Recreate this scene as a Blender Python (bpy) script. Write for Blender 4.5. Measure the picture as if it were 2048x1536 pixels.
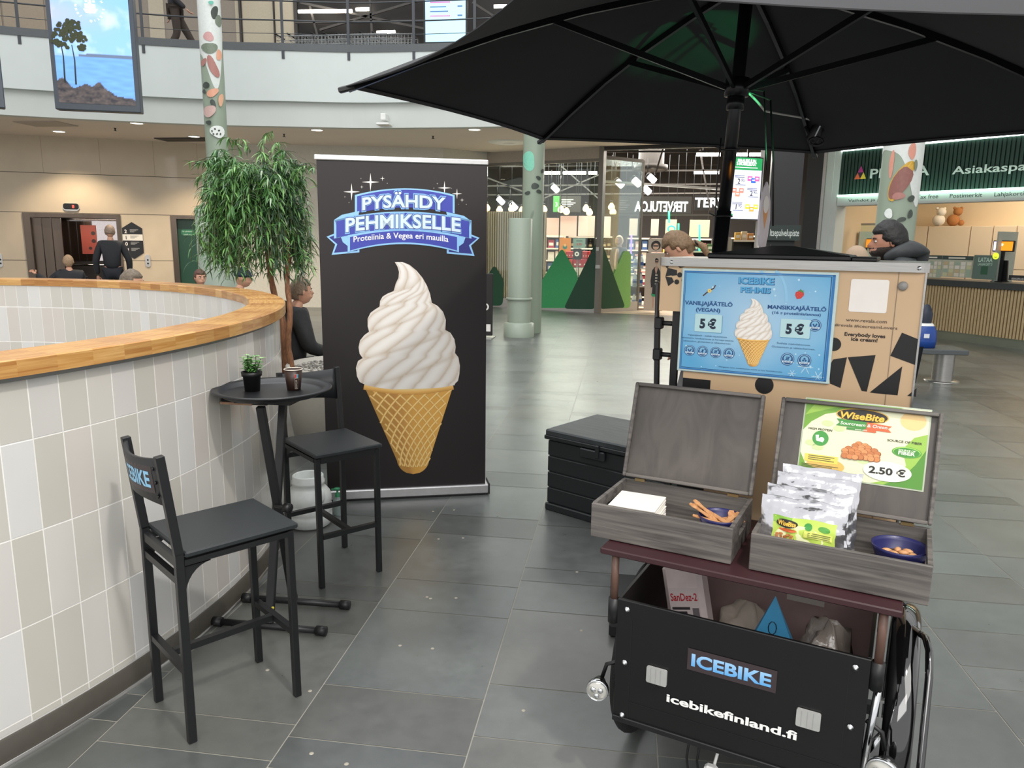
import bpy, math, random
import numpy as np
from mathutils import Vector, Matrix, noise
from math import pi, sin, cos, tan, radians, degrees, hypot, atan2, sqrt
for o in list(bpy.data.objects): bpy.data.objects.remove(o)
SC = bpy.context.scene
COL = SC.collection
rnd = random.Random(7)

# ------------------------------------------------------------------ camera
F = 1500.0; EYE = 1.6
_d1 = np.array([223., -282., F]); _d1 /= np.linalg.norm(_d1)
_up = np.cross(_d1, np.array([1, .0135, 0.])); _up /= np.linalg.norm(_up)
if _up[1] > 0: _up = -_up
_X = np.cross(_d1, _up)
if _X[0] < 0: _X = -_X
RR = np.array([_X, _d1, _up])
cam = bpy.data.cameras.new('camera'); camo = bpy.data.objects.new('camera', cam); COL.objects.link(camo)
cam.sensor_fit = 'HORIZONTAL'; cam.sensor_width = 36; cam.lens = F/2048*36; cam.clip_start = .05; cam.clip_end = 200
camo.matrix_world = Matrix([[RR[i][0], -RR[i][1], -RR[i][2], (0, 0, EYE)[i]] for i in range(3)] + [[0, 0, 0, 1]])
SC.camera = camo
def ray(u, v): return RR @ np.array([u-1024., v-768., F])
def atz(u, v, z=0.): d = ray(u, v); t = (z-EYE)/d[2]; return Vector(d*t + np.array([0, 0, EYE]))
def aty(u, v, y): d = ray(u, v); t = y/d[1]; return Vector(d*t + np.array([0, 0, EYE]))
def atd(u, v, D): d = ray(u, v); t = D/hypot(d[0], d[1]); return Vector(d*t + np.array([0, 0, EYE]))
def onpl(u, v, p0, p1):       # point of a vertical wall through ground points p0, p1
    n = np.array([-(p1[1]-p0[1]), p1[0]-p0[0], 0.]); d = ray(u, v); o = np.array([0, 0, EYE])
    t = np.dot(np.array([p0[0], p0[1], 0])-o, n)/np.dot(d, n); return Vector(o+d*t)

# ------------------------------------------------------------------ world, exposure, big lights
w = bpy.data.worlds.new('world'); SC.world = w; w.use_nodes = True
w.node_tree.nodes['Background'].inputs[0].default_value = (.985, .985, .99, 1)
w.node_tree.nodes['Background'].inputs[1].default_value = .85
SC.view_settings.view_transform = 'Standard'; SC.view_settings.look = 'None'
SC.view_settings.exposure = 0.36; SC.view_settings.gamma = 1; SC.view_settings.use_curve_mapping = False
def area(name, loc, tgt, sx, sy, power, col=(1, 1, 1)):
    l = bpy.data.lights.new(name, 'AREA'); l.shape = 'RECTANGLE'; l.size = sx; l.size_y = sy; l.energy = power; l.color = col
    o = bpy.data.objects.new(name, l); COL.objects.link(o); o.location = loc
    o.rotation_euler = (Vector(tgt)-Vector(loc)).to_track_quat('-Z', 'Y').to_euler(); return o
def spot(name, loc, tgt, power, ang=90, r=.05, col=(1, 1, 1), blend=.6):
    l = bpy.data.lights.new(name, 'SPOT'); l.energy = power; l.spot_size = radians(ang); l.spot_blend = blend; l.shadow_soft_size = r; l.color = col
    o = bpy.data.objects.new(name, l); COL.objects.link(o); o.location = loc
    o.rotation_euler = (Vector(tgt)-Vector(loc)).to_track_quat('-Z', 'Y').to_euler(); return o
area('atrium_roof_light', (-3, 6, 11), (-3, 6, 0), 9, 9, 620, (.95, .98, 1))
area('atrium_roof_light', (4, -3, 8), (1, 3, 0), 5, 5, 220, (1, .97, .93))
area('added_fill_light', (0, -4.5, 5.2), (-4.5, 14, 3.4), 6, 2.5, 190, (1, .97, .94))  # added unseen fill behind the camera, brightens the ceiling under the gallery
spot('gallery_floodlight', (1.75, -.35, 6.3), (-1.2, 2.6, .6), 620, 70, .16, (1, .95, .9))
area('shop_ceiling_light', (0.5, 22, 4.0), (.5, 22, 0), 9, 6, 1500, (1, .93, .84))
area('kiosk_ceiling_light', (7.2, 14.6, 3.2), (7.2, 15.2, 1), 2.5, 1.6, 70, (1, .86, .68))
area('gallery_shop_light', (-4.5, 19, 8.0), (-4.5, 18, 5), 9, 3, 160, (1, .97, .93))

# ------------------------------------------------------------------ materials
def lin(h):
    h = h.lstrip('#'); c = [int(h[i:i+2], 16)/255 for i in (0, 2, 4)]
    return tuple((x/12.92 if x <= .04045 else ((x+.055)/1.055)**2.4) for x in c)
MATS = {}
def mat(name, hexc='#808080', rough=.5, metal=0., emit=0., var=.06, scale=30, bump=0., coat=0., trans=0., alpha=1., vc=False, spec=.5, sheen=0., stretch=None):
    if name in MATS: return MATS[name]
    m = bpy.data.materials.new(name); MATS[name] = m; m.use_nodes = True
    nt = m.node_tree; b = nt.nodes['Principled BSDF']; c = lin(hexc)
    tc = nt.nodes.new('ShaderNodeTexCoord'); mp = nt.nodes.new('ShaderNodeMapping'); nz = nt.nodes.new('ShaderNodeTexNoise')
    nt.links.new(tc.outputs['Object'], mp.inputs[0]); nt.links.new(mp.outputs[0], nz.inputs[0])
    nz.inputs['Scale'].default_value = scale; nz.inputs['Detail'].default_value = 3
    if stretch: mp.inputs['Scale'].default_value = stretch
    mx = nt.nodes.new('ShaderNodeMix'); mx.data_type = 'RGBA'; mx.blend_type = 'MULTIPLY'; mx.inputs[0].default_value = 1
    rp = nt.nodes.new('ShaderNodeMapRange'); rp.inputs[3].default_value = 1-var; rp.inputs[4].default_value = 1+var*.6
    rp.inputs[1].default_value = .3; rp.inputs[2].default_value = .7
    nt.links.new(nz.outputs[0], rp.inputs[0]); nt.links.new(rp.outputs[0], mx.inputs[7])
    if vc:
        at = nt.nodes.new('ShaderNodeVertexColor'); at.layer_name = 'Col'; nt.links.new(at.outputs[0], mx.inputs[6])
    else: mx.inputs[6].default_value = (*c, 1)
    nt.links.new(mx.outputs[2], b.inputs['Base Color'])
    b.inputs['Roughness'].default_value = rough; b.inputs['Metallic'].default_value = metal
    b.inputs['Specular IOR Level'].default_value = spec
    if coat: b.inputs['Coat Weight'].default_value = coat; b.inputs['Coat Roughness'].default_value = .05
    if trans: b.inputs['Transmission Weight'].default_value = trans
    if alpha < 1: b.inputs['Alpha'].default_value = alpha
    if emit:
        b.inputs['Emission Strength'].default_value = emit
        if vc: nt.links.new(mx.outputs[2], b.inputs['Emission Color'])
        else: b.inputs['Emission Color'].default_value = (*c, 1)
    if bump:
        bp = nt.nodes.new('ShaderNodeBump'); bp.inputs['Strength'].default_value = bump; bp.inputs['Distance'].default_value = .01
        nt.links.new(nz.outputs[0], bp.inputs['Height']); nt.links.new(bp.outputs[0], b.inputs['Normal'])
    return m
def ink(h, rough=.45): return mat('print_'+h.strip('#'), h, rough, var=.02)
def glow(h, s=1.): return mat('glow_%s_%g' % (h.strip('#'), s), h, .6, emit=s, var=.0)
def woodmat(name, c1, c2, sc=(1, 12, 12), rough=.5, nscale=3.5, coat=0., dist=1.5):
    if name in MATS: return MATS[name]
    m = mat(name, c1, rough, coat=coat); nt = m.node_tree; b = nt.nodes['Principled BSDF']
    tc = nt.nodes.new('ShaderNodeTexCoord'); mp = nt.nodes.new('ShaderNodeMapping'); mp.inputs['Scale'].default_value = sc
    n = nt.nodes.new('ShaderNodeTexNoise'); n.inputs['Scale'].default_value = nscale; n.inputs['Detail'].default_value = 6; n.inputs['Distortion'].default_value = dist
    r = nt.nodes.new('ShaderNodeValToRGB'); r.color_ramp.elements[0].position = .35; r.color_ramp.elements[1].position = .65
    r.color_ramp.elements[0].color = (*lin(c1), 1); r.color_ramp.elements[1].color = (*lin(c2), 1)
    nt.links.new(tc.outputs['Object'], mp.inputs[0]); nt.links.new(mp.outputs[0], n.inputs[0]); nt.links.new(n.outputs[0], r.inputs[0])
    nt.links.new(r.outputs[0], b.inputs['Base Color'])
    bp = nt.nodes.new('ShaderNodeBump'); bp.inputs['Strength'].default_value = .15; bp.inputs['Distance'].default_value = .004
    nt.links.new(n.outputs[0], bp.inputs['Height']); nt.links.new(bp.outputs[0], b.inputs['Normal'])
    return m
def glassmat(name, col=(.9, .97, .95), mixf=.12, rough=.0):
    if name in MATS: return MATS[name]
    m = bpy.data.materials.new(name); MATS[name] = m; m.use_nodes = True; nt = m.node_tree
    for n in list(nt.nodes): nt.nodes.remove(n)
    o = nt.nodes.new('ShaderNodeOutputMaterial'); t = nt.nodes.new('ShaderNodeBsdfTransparent'); g = nt.nodes.new('ShaderNodeBsdfGlossy')
    t.inputs[0].default_value = (*col, 1); g.inputs['Roughness'].default_value = rough
    mx = nt.nodes.new('ShaderNodeMixShader'); fr = nt.nodes.new('ShaderNodeFresnel'); fr.inputs[0].default_value = 1.45
    ad = nt.nodes.new('ShaderNodeMath'); ad.operation = 'MULTIPLY_ADD'; ad.inputs[1].default_value = .35; ad.inputs[2].default_value = mixf*.3
    nt.links.new(fr.outputs[0], ad.inputs[0]); nt.links.new(ad.outputs[0], mx.inputs[0])
    nt.links.new(t.outputs[0], mx.inputs[1]); nt.links.new(g.outputs[0], mx.inputs[2]); nt.links.new(mx.outputs[0], o.inputs[0])
    return m
BLK = mat('black_powder_coat', '#17181a', .38, var=.12, scale=60)
BLKP = mat('black_plastic', '#101112', .45, var=.1)
CHR = mat('chrome', '#d8dadc', .12, 1.)
STEEL = mat('brushed_steel', '#b4b2ae', .33, .9, var=.1, scale=12, stretch=(1, 1, 20))
ALU = mat('aluminium', '#c9c9c8', .35, .7)
WHITE = mat('white_plastic', '#e9e9e6', .4)

# ------------------------------------------------------------------ mesh building
_tc = {}
def text2d(s, bold=0., shear=0., space=1., res=3):
    k = (s, bold, shear, space, res)
    if k in _tc: return _tc[k]
    c = bpy.data.curves.new('t', 'FONT'); c.body = s; c.offset = bold; c.shear = shear; c.space_character = space
    c.resolution_u = res; c.fill_mode = 'FRONT'; c.size = 1
    o = bpy.data.objects.new('t', c); me = o.to_mesh()
    V = [(v.co.x, v.co.y) for v in me.vertices]; P = [tuple(p.vertices) for p in me.polygons]
    o.to_mesh_clear(); bpy.data.objects.remove(o); bpy.data.curves.remove(c)
    _tc[k] = (V, P); return _tc[k]
class MB:
    def __init__(s, m=None): s.v = []; s.f = []; s.mi = []; s.sm = []; s.mats = []; s.T = Matrix.Identity(4); s.cur = 0; s.smooth = False; s.col = {}; s.uc = False; s.c = (1, 1, 1); s.m(m or BLK)
    def m(s, m):
        if m not in s.mats: s.mats.append(m)
        s.cur = s.mats.index(m); return s
    def add(s, vs, fs, smooth=None, cols=None):
        n = len(s.v); s.v += [s.T @ Vector(p) for p in vs]
        for f in fs: s.f.append(tuple(i+n for i in f)); s.mi.append(s.cur); s.sm.append(s.smooth if smooth is None else smooth)
        if cols is not None:
            for i, c in enumerate(cols): s.col[n+i] = c
            s.uc = True
        elif s.c != (1, 1, 1):
            for i in range(len(vs)): s.col[n+i] = s.c
            s.uc = True
        return s
    def box(s, x0, x1, y0, y1, z0, z1, b=0.):
        if b <= 0:
            return s.add([(x0, y0, z0), (x1, y0, z0), (x1, y1, z0), (x0, y1, z0), (x0, y0, z1), (x1, y0, z1), (x1, y1, z1), (x0, y1, z1)],
                  [(0, 3, 2, 1), (4, 5, 6, 7), (0, 1, 5, 4), (1, 2, 6, 5), (2, 3, 7, 6), (3, 0, 4, 7)], False)
        xs = (x0, x1); ys = (y0, y1); zs = (z0, z1); V = []; idx = {}
        for i in (0, 1):
            for j in (0, 1):
                for k in (0, 1):
                    sx, sy, sz = (1, -1)[i], (1, -1)[j], (1, -1)[k]
                    for ax in range(3):
                        p = [xs[i]+sx*b, ys[j]+sy*b, zs[k]+sz*b]; p[ax] = (xs[i], ys[j], zs[k])[ax]
                        idx[i, j, k, ax] = len(V); V.append(tuple(p))
        Fs = []
        for ax in range(3):
            for e in (0, 1):
                o1, o2 = [a for a in range(3) if a != ax]; q = []
                for (p, r) in ((0, 0), (1, 0), (1, 1), (0, 1)):
                    key = [0, 0, 0]; key[ax] = e; key[o1] = p; key[o2] = r; q.append(idx[key[0], key[1], key[2], ax])
                Fs.append(tuple(q if (e == 1) == (ax != 1) else q[::-1]))
        for ax in range(3):
            o1, o2 = [a for a in range(3) if a != ax]
            for p in (0, 1):
                for r in (0, 1):
                    k0 = [0, 0, 0]; k0[o1] = p; k0[o2] = r; k1 = list(k0); k1[ax] = 1
                    Fs.append((idx[(*k0, o1)], idx[(*k1, o1)], idx[(*k1, o2)], idx[(*k0, o2)]))
        for i in (0, 1):
            for j in (0, 1):
                for k in (0, 1): Fs.append(tuple(idx[i, j, k, a] for a in range(3)))
        return s.add(V, Fs, False)
    def bar(s, p, q, wx, wy=None, up=(0, 0, 1), b=.0):    # box-section bar between two points
        wy = wy or wx; p = Vector(p); q = Vector(q); d = q-p; L = d.length; z = d.normalized(); u = Vector(up)
        if abs(z.dot(u)) > .98: u = Vector((0, 1, 0))
        x = u.cross(z).normalized(); y = z.cross(x); T0 = s.T
        s.T = T0 @ Matrix(((x.x, y.x, z.x, p.x), (x.y, y.y, z.y, p.y), (x.z, y.z, z.z, p.z), (0, 0, 0, 1)))
        s.box(-wx/2, wx/2, -wy/2, wy/2, 0, L, b); s.T = T0; return s
    def tube(s, pts, r, n=10, closed=False, caps=True, smooth=True):
        pts = [Vector(p) for p in pts]; N = len(pts); rs = r if hasattr(r, '__len__') else [r]*N
        vs = []; fs = []; prev = None
        for i, p in enumerate(pts):
            a = pts[(i-1) % N] if (closed or i > 0) else p; c = pts[(i+1) % N] if (closed or i < N-1) else p
            t = (c-a).normalized() if (c-a).length > 1e-9 else Vector((0, 0, 1))
            if prev is None:
                u = Vector((0, 0, 1)) if abs(t.z) < .9 else Vector((1, 0, 0)); u = (u-t*u.dot(t)).normalized()
            else:
                u = prev-t*prev.dot(t); u = u.normalized() if u.length > 1e-6 else prev
            prev = u; w_ = t.cross(u)
            for k in range(n): a_ = 2*pi*k/n; vs.append(p+(u*cos(a_)+w_*sin(a_))*rs[i])
        for i in range(N if closed else N-1):
            j = (i+1) % N
            for k in range(n): fs.append((i*n+k, i*n+(k+1) % n, j*n+(k+1) % n, j*n+k))
        if caps and not closed: fs.append(tuple(range(n))[::-1]); fs.append(tuple((N-1)*n+k for k in range(n)))
        return s.add(vs, fs, smooth)
    def cyl(s, p, q, r, r2=None, n=24): return s.tube([p, q], [r, r if r2 is None else r2], n)
    def lathe(s, prof, c=(0, 0, 0), n=32, a0=0., a1=2*pi, smooth=True, sx=1., sy=1.):
        full = abs(a1-a0-2*pi) < 1e-6; N = n if full else n+1; vs = []; fs = []
        for r, z in prof:
            for k in range(N): a = a0+(a1-a0)*k/n; vs.append((c[0]+r*cos(a)*sx, c[1]+r*sin(a)*sy, c[2]+z))
        for i in range(len(prof)-1):
            for k in range(n): j = (k+1) % N; fs.append((i*N+k, i*N+j, (i+1)*N+j, (i+1)*N+k))
        return s.add(vs, fs, smooth)
    def ball(s, c, r, n=16, sx=1, sy=1, sz=1): return s.lathe([(max(1e-5, r*sin(pi*i/(n//2))), -r*cos(pi*i/(n//2))*sz) for i in range(n//2+1)], c, n, sx=sx, sy=sy)
    def prism(s, poly, z0, z1):
        n = len(poly)
        return s.add([(x, y, z0) for x, y in poly]+[(x, y, z1) for x, y in poly],
              [tuple(range(n))[::-1], tuple(range(n, 2*n))]+[(i, (i+1) % n, n+(i+1) % n, n+i) for i in range(n)], False)
    def poly(s, pts, z=0.): return s.add([(x, y, z) for x, y in pts], [tuple(range(len(pts)))], False)
    def rect(s, x0, y0, x1, y1, z=0., r=0.):
        if r <= 0: return s.poly([(x0, y0), (x1, y0), (x1, y1), (x0, y1)], z)
        P = []
        for cx, cy, a in ((x1-r, y0+r, -90), (x1-r, y1-r, 0), (x0+r, y1-r, 90), (x0+r, y0+r, 180)):
            for k in range(6): t = radians(a+18*k); P.append((cx+r*cos(t), cy+r*sin(t)))
        return s.poly(P, z)
    def disc(s, x, y, r, z=0., n=28, ry=None): return s.poly([(x+r*cos(2*pi*k/n), y+(ry or r)*sin(2*pi*k/n)) for k in range(n)], z)
    def text(s, t, x, y, h, z=0., bold=0., al='C', wid=None, shear=0., warp=None, space=1., res=3, cap=.7):
        V, P = text2d(t, bold, shear, space, res)
        if not V: return s
        xs = [a for a, b in V]; x0, x1 = min(xs), max(xs); k = h/cap; kx = k if wid is None else wid/(x1-x0)
        ox = {'C': (x0+x1)/2, 'L': x0, 'R': x1}[al]
        pts = [(x+(a-ox)*kx, y+b*k) for a, b in V]
        if warp: pts = [warp(*p) for p in pts]
        return s.add([(a, b, z) for a, b in pts], P, False)
    def ribbon(s, pts, wd, z=0., cols=None):   # flat stroke; wd width or list; cols: colours across
        N = len(pts); ws = wd if hasattr(wd, '__len__') else [wd]*N; m = len(cols) if cols else 2; vs = []; cs = []; fs = []
        for i in range(N):
            a = pts[max(0, i-1)]; c = pts[min(N-1, i+1)]; dx, dy = c[0]-a[0], c[1]-a[1]; L = hypot(dx, dy) or 1
            nx, ny = -dy/L, dx/L
            for k in range(m): t = k/(m-1)-.5; vs.append((pts[i][0]+nx*ws[i]*t, pts[i][1]+ny*ws[i]*t, z)); cs.append(cols[k] if cols else None)
        for i in range(N-1):
            for k in range(m-1): fs.append((i*m+k, (i+1)*m+k, (i+1)*m+k+1, i*m+k+1))
        return s.add(vs, fs, False, cs if cols else None)
    def build(s, name, parent=None, label=None, cat=None, group=None, kind=None, mw=None, om=None):
        """mw: matrix that takes the mesh coordinates to the world (default: they are parent-local, or world if top-level)."""
        me = bpy.data.meshes.new(name); V = s.v; loc = None
        if parent is None and not kind:
            lo = [min(v[i] for v in V) for i in range(3)]; hi = [max(v[i] for v in V) for i in range(3)]
            loc = Vector(((lo[0]+hi[0])/2, (lo[1]+hi[1])/2, lo[2])); V = [v-loc for v in V]
        elif parent is not None and mw is not None:
            Mi = PM[parent.name].inverted() @ mw; V = [Mi @ v for v in V]
        if om is not None: Mi = om.inverted(); V = [Mi @ v for v in V]
        me.from_pydata([tuple(v) for v in V], [], s.f)
        for m in s.mats: me.materials.append(m)
        me.polygons.foreach_set('material_index', s.mi); me.polygons.foreach_set('use_smooth', s.sm)
        if s.uc:
            a = me.attributes.new('Col', 'FLOAT_COLOR', 'POINT'); arr = np.ones((len(V), 4), np.float32)
            for i, c in s.col.items(): arr[i, :3] = c
            a.data.foreach_set('color', arr.ravel())
        me.update()
        o = bpy.data.objects.new(name, me); COL.objects.link(o)
        if loc is not None: o.location = loc
        if om is not None: o.matrix_world = om
        if parent is not None:
            o.parent = parent; PM[o.name] = PM[parent.name]
        tag(o, label, cat, group, kind); return o
PM = {}
ID4 = Matrix.Identity(4)
def tag(o, label=None, cat=None, group=None, kind=None):
    if label: o['label'] = label
    if cat: o['category'] = cat
    if group: o['group'] = group
    if kind: o['kind'] = kind
    return o
def thing(name, label, cat, loc=(0, 0, 0), rz=0., group=None):
    o = bpy.data.objects.new(name, None); COL.objects.link(o); o.empty_display_size = .1; o.location = loc; o.rotation_euler = (0, 0, rz)
    PM[o.name] = Matrix.Translation(Vector(loc)) @ Matrix.Rotation(rz, 4, 'Z'); return tag(o, label, cat, group)
def dup(root, loc, rz, label=None, group=None):
    r = root.copy(); COL.objects.link(r); r.location = loc; r.rotation_euler = (0, 0, rz)
    if label: r['label'] = label
    if group: r['group'] = group
    for ch in list(root.children):
        c = ch.copy(); COL.objects.link(c); c.parent = r
        for g in ch.children: d = g.copy(); COL.objects.link(d); d.parent = c
    return r
def frame(o, u, v):   # matrix with local x = u, local y = v, local z = u x v
    u = Vector(u).normalized(); v = Vector(v).normalized(); n = u.cross(v)
    return Matrix(((u.x, v.x, n.x, o[0]), (u.y, v.y, n.y, o[1]), (u.z, v.z, n.z, o[2]), (0, 0, 0, 1)))
def arc(cx, cy, r, a0, a1, n): return [(cx+r*cos(a0+(a1-a0)*i/n), cy+r*sin(a0+(a1-a0)*i/n)) for i in range(n+1)]
def bez(p0, p1, p2, p3, n=12):
    return [tuple(p0[k]*(1-t)**3+3*p1[k]*t*(1-t)**2+3*p2[k]*t*t*(1-t)+p3[k]*t**3 for k in range(len(p0))) for t in [i/n for i in range(n+1)]]
def strip_wall(pts, z0, z1, m, name, kind='structure', thick=.15, **k):   # vertical wall along a polyline, given thickness to its left
    mb = MB(m); n = len(pts); off = []
    for i in range(n):
        a = pts[max(0, i-1)]; c = pts[min(n-1, i+1)]; dx, dy = c[0]-a[0], c[1]-a[1]; L = hypot(dx, dy); off.append((pts[i][0]-dy/L*thick, pts[i][1]+dx/L*thick))
    V = []
    for i in range(n): V += [(*pts[i], z0), (*pts[i], z1), (*off[i], z1), (*off[i], z0)]
    Fs = []
    for i in range(n-1):
        for k_ in range(4): l = (k_+1) % 4; Fs.append((i*4+k_, (i+1)*4+k_, (i+1)*4+l, i*4+l))
    Fs += [(0, 1, 2, 3), (n*4-4, n*4-1, n*4-2, n*4-3)]
    mb.add(V, Fs, False); return mb.build(name, kind=kind, **k)
# ================================================================== SETTING
WC = (-4.601, 2.799); RW = 2.95           # the round parapet: centre and outer radius
# ---- floor of slate tiles
tile = mat('slate_tile', '#5d6261', .36, vc=True, var=.22, scale=2.2, spec=.95)
grout = mat('grout', '#9b998f', .8)
def _tile_extra():
    nt = tile.node_tree; b = nt.nodes['Principled BSDF']; tc = [n for n in nt.nodes if n.type == 'TEX_COORD'][0]
    n2 = nt.nodes.new('ShaderNodeTexNoise'); n2.inputs['Scale'].default_value = 14; n2.inputs['Detail'].default_value = 8; n2.inputs['Roughness'].default_value = .7
    mr = nt.nodes.new('ShaderNodeMapRange'); mr.inputs[1].default_value = .3; mr.inputs[2].default_value = .75; mr.inputs[3].default_value = .27; mr.inputs[4].default_value = .36
    nt.links.new(tc.outputs['Object'], n2.inputs[0]); nt.links.new(n2.outputs[0], mr.inputs[0]); nt.links.new(mr.outputs[0], b.inputs['Roughness'])
    old = b.inputs['Base Color'].links[0].from_socket
    mx = nt.nodes.new('ShaderNodeMix'); mx.data_type = 'RGBA'; mx.blend_type = 'MULTIPLY'; mx.inputs[0].default_value = 1
    r2 = nt.nodes.new('ShaderNodeMapRange'); r2.inputs[1].default_value = .3; r2.inputs[2].default_value = .7; r2.inputs[3].default_value = .86; r2.inputs[4].default_value = 1.12
    nt.links.new(n2.outputs[0], r2.inputs[0]); nt.links.new(old, mx.inputs[6]); nt.links.new(r2.outputs[0], mx.inputs[7]); nt.links.new(mx.outputs[2], b.inputs['Base Color'])
_tile_extra()
fixed = {-2: [.9, 1.05, 1.35, 1.95, 2.13, 2.72, 3.01, 3.15, 3.74, 4.03, 4.62, 4.92, 5.5], -1: [1.33, 1.92, 2.07, 2.37, 2.96, 3.26, 3.85, 4.14, 4.72, 5.02, 5.61, 6.06, 6.66],
         0: [1.3, 1.58, 2.17, 2.47, 3.05, 3.34, 3.49, 4.07, 4.37, 4.96, 5.11, 5.7, 6.0]}
mb = MB(tile); gb = MB(grout); rf = random.Random(3); g = .0023
for k in range(-36, 26):
    x0 = -.425+k*.5965; x1 = x0+.5965
    ys = list(fixed.get(k, []))
    if not ys: ys = [-4+rf.random()*.6]
    else:
        while ys[0] > -4: ys.insert(0, ys[0]-rf.choice((.594, .294)))
    seq = 0
    while ys[-1] < 24:
        st = rf.choice((.594, .294, .594, .294, .15)); y = ys[-1]+st
        if ys[-1] < 9.2 < y+.1: y = 9.2
        ys.append(y)
    for a, b_ in zip(ys, ys[1:]):
        if b_-a < .02: continue
        cx, cy = (x0+x1)/2, (a+b_)/2
        if hypot(cx-WC[0], cy-WC[1]) < RW-.35: continue
        if cx*cx+cy*cy > 30**2: continue
        gb.add([(x0, a, -.002), (x1, a, -.002), (x1, b_, -.002), (x0, b_, -.002)], [(0, 1, 2, 3)])
        t = rf.choice((.82, .92, 1, 1.05, 1.12, .9)) if b_-a > .2 else rf.choice((.66, .75, .9, 1))
        hue = rf.choice(((1, 1, 1), (1.03, 1, .96), (.975, 1.005, 1.01), (.99, 1.0, 1.0)))
        base = lin('#5f6260'); gg = g*(2.2 if abs(b_-9.2) < .01 else 1)
        mb.c = tuple(base[i]*t*hue[i] for i in range(3))
        mb.add([(x0+g, a+g, 0), (x1-g, a+g, 0), (x1-g, b_-gg, 0), (x0+g, b_-gg, 0)], [(0, 1, 2, 3)])
n0 = len(mb.v); fl = mb; fl.m(grout); fl.c = (1, 1, 1); fl.add(gb.v, gb.f, False); floor_o = fl.build('floor', kind='structure')
# spots and screw caps on the floor
sp = MB(mat('floor_speck', '#a39d8e', .7))
for u, v in ((866, 1023), (908, 1020), (877, 1078), (926, 1076), (854, 1194), (861, 1197), (912, 1196), (800, 1291), (865, 1297), (623, 1507), (693, 1528), (1047, 1421), (1154, 1144), (535, 1340), (620, 1382), (1163, 1261)):
    p = atz(u, v); sp.lathe([(.0001, .0012), (.006, .0012), (.0075, 0)], (p.x, p.y, 0.0002), 10)
tag(sp.build('floor_specks', label='small pale spots scattered over the dark floor tiles', cat='spots'), kind='stuff')

# ---- round tiled parapet around the stair well, with oak cap
tw = mat('glazed_wall_tile', '#ffffff', .22, vc=True, var=.03, scale=3, coat=.3)
tg = mat('white_grout', '#efeeea', .7)
mb = MB(tg); tones = ['#cfcbc3', '#d3d0ca', '#c9c6bd', '#d8d7d4', '#cdcbc6', '#d2cfca', '#cfc9c2', '#c7c4ba']
def ring_band(mb, r, z0, z1, m, a0=0, a1=2*pi, n=180):
    mb.m(m); mb.c = (1, 1, 1); mb.lathe([(r, z0), (r, z1)], (*WC, 0), n, a0, a1)
ring_band(mb, RW-.0012, 0, 1.19, tg); ring_band(mb, RW-.1565, -3.5, 1.19, tg)
mb.m(tw); da = .0985/RW; NT = int(2*pi/da); da = 2*pi/NT; off = radians(-17.83)
rows = [(.085, .111), (.111, .403), (.403, .695), (.695, .987), (.987, 1.19)]
rt = random.Random(11)
for j in range(NT):
    a0 = off+j*da
    for (z0, z1) in rows:
        c = lin(rt.choice(tones)); h = .0022/RW; r = RW; V = []
        for (aa, rr_) in ((a0+h, r), (a0+da-h, r)): V += [(WC[0]+rr_*cos(aa), WC[1]+rr_*sin(aa), z0+.0026), (WC[0]+rr_*cos(aa), WC[1]+rr_*sin(aa), z1-.0026)]
        for (aa, rr_) in ((a0+h/2, r-.005), (a0+da-h/2, r-.005)): V += [(WC[0]+rr_*cos(aa), WC[1]+rr_*sin(aa), z0+.0005), (WC[0]+rr_*cos(aa), WC[1]+rr_*sin(aa), z1-.0005)]
        mb.c = c; mb.add(V, [(0, 2, 3, 1), (4, 0, 1, 5), (2, 6, 7, 3), (1, 3, 7, 5), (4, 6, 2, 0)], False)
ri = RW-.157; nin = int(2*pi*ri/.0985); di = 2*pi/nin
for j in range(nin):
    a0 = j*di
    for (z0, z1) in [(-.45, -.158), (-.153, .137), (.142, .432), (.437, .722), (.727, 1.012), (1.017, 1.19)]:
        c = lin(rt.choice(tones)); h = .0014/ri; mb.c = c
        mb.add([(WC[0]+ri*cos(a), WC[1]+ri*sin(a), z) for a, z in ((a0+h, z0), (a0+di-h, z0), (a0+di-h, z1-.003), (a0+h, z1-.003))], [(3, 2, 1, 0)], False)
mb.build('wall_parapet', kind='structure')
mb = MB(mat('dark_skirting', '#4b4740', .45)); mb.lathe([(RW+.004, .085), (RW+.012, .08), (RW+.016, .006)], (*WC, 0), 180)
mb.m(STEEL); mb.lathe([(RW+.014, .0), (RW+.014, .012), (RW+.022, .012), (RW+.024, 0)], (*WC, 0), 180); mb.build('baseboard_parapet', kind='structure')
oak = woodmat('oiled_oak', '#a9733a', '#c99b5c', (6, 6, 6), .38, 4, coat=.15, dist=.6)
oaks = [oak, woodmat('oiled_oak_dark', '#a06a33', '#bd8a4c', (5, 9, 6), .38, 4, coat=.15, dist=.6), woodmat('oiled_oak_pale', '#b6813f', '#d3a666', (9, 5, 6), .38, 4, coat=.15, dist=.6)]
for i_, m_ in enumerate(oaks):
    nt = m_.node_tree; at = nt.nodes.new('ShaderNodeVertexColor'); at.layer_name = 'Col'
    for n_ in nt.nodes:
        if n_.type == 'MAPPING' and n_.inputs['Scale'].default_value[0] in (6, 5, 9): nt.links.new(at.outputs[0], n_.inputs[0]); n_.inputs['Scale'].default_value = (1.0, 22, 22); n_.inputs['Location'].default_value = (i_*3.7, 0, 0)
mb = MB(oak); N = 150; ro, ri_ = RW+.035, RW-.165; zt, zb = 1.243, 1.19
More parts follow.
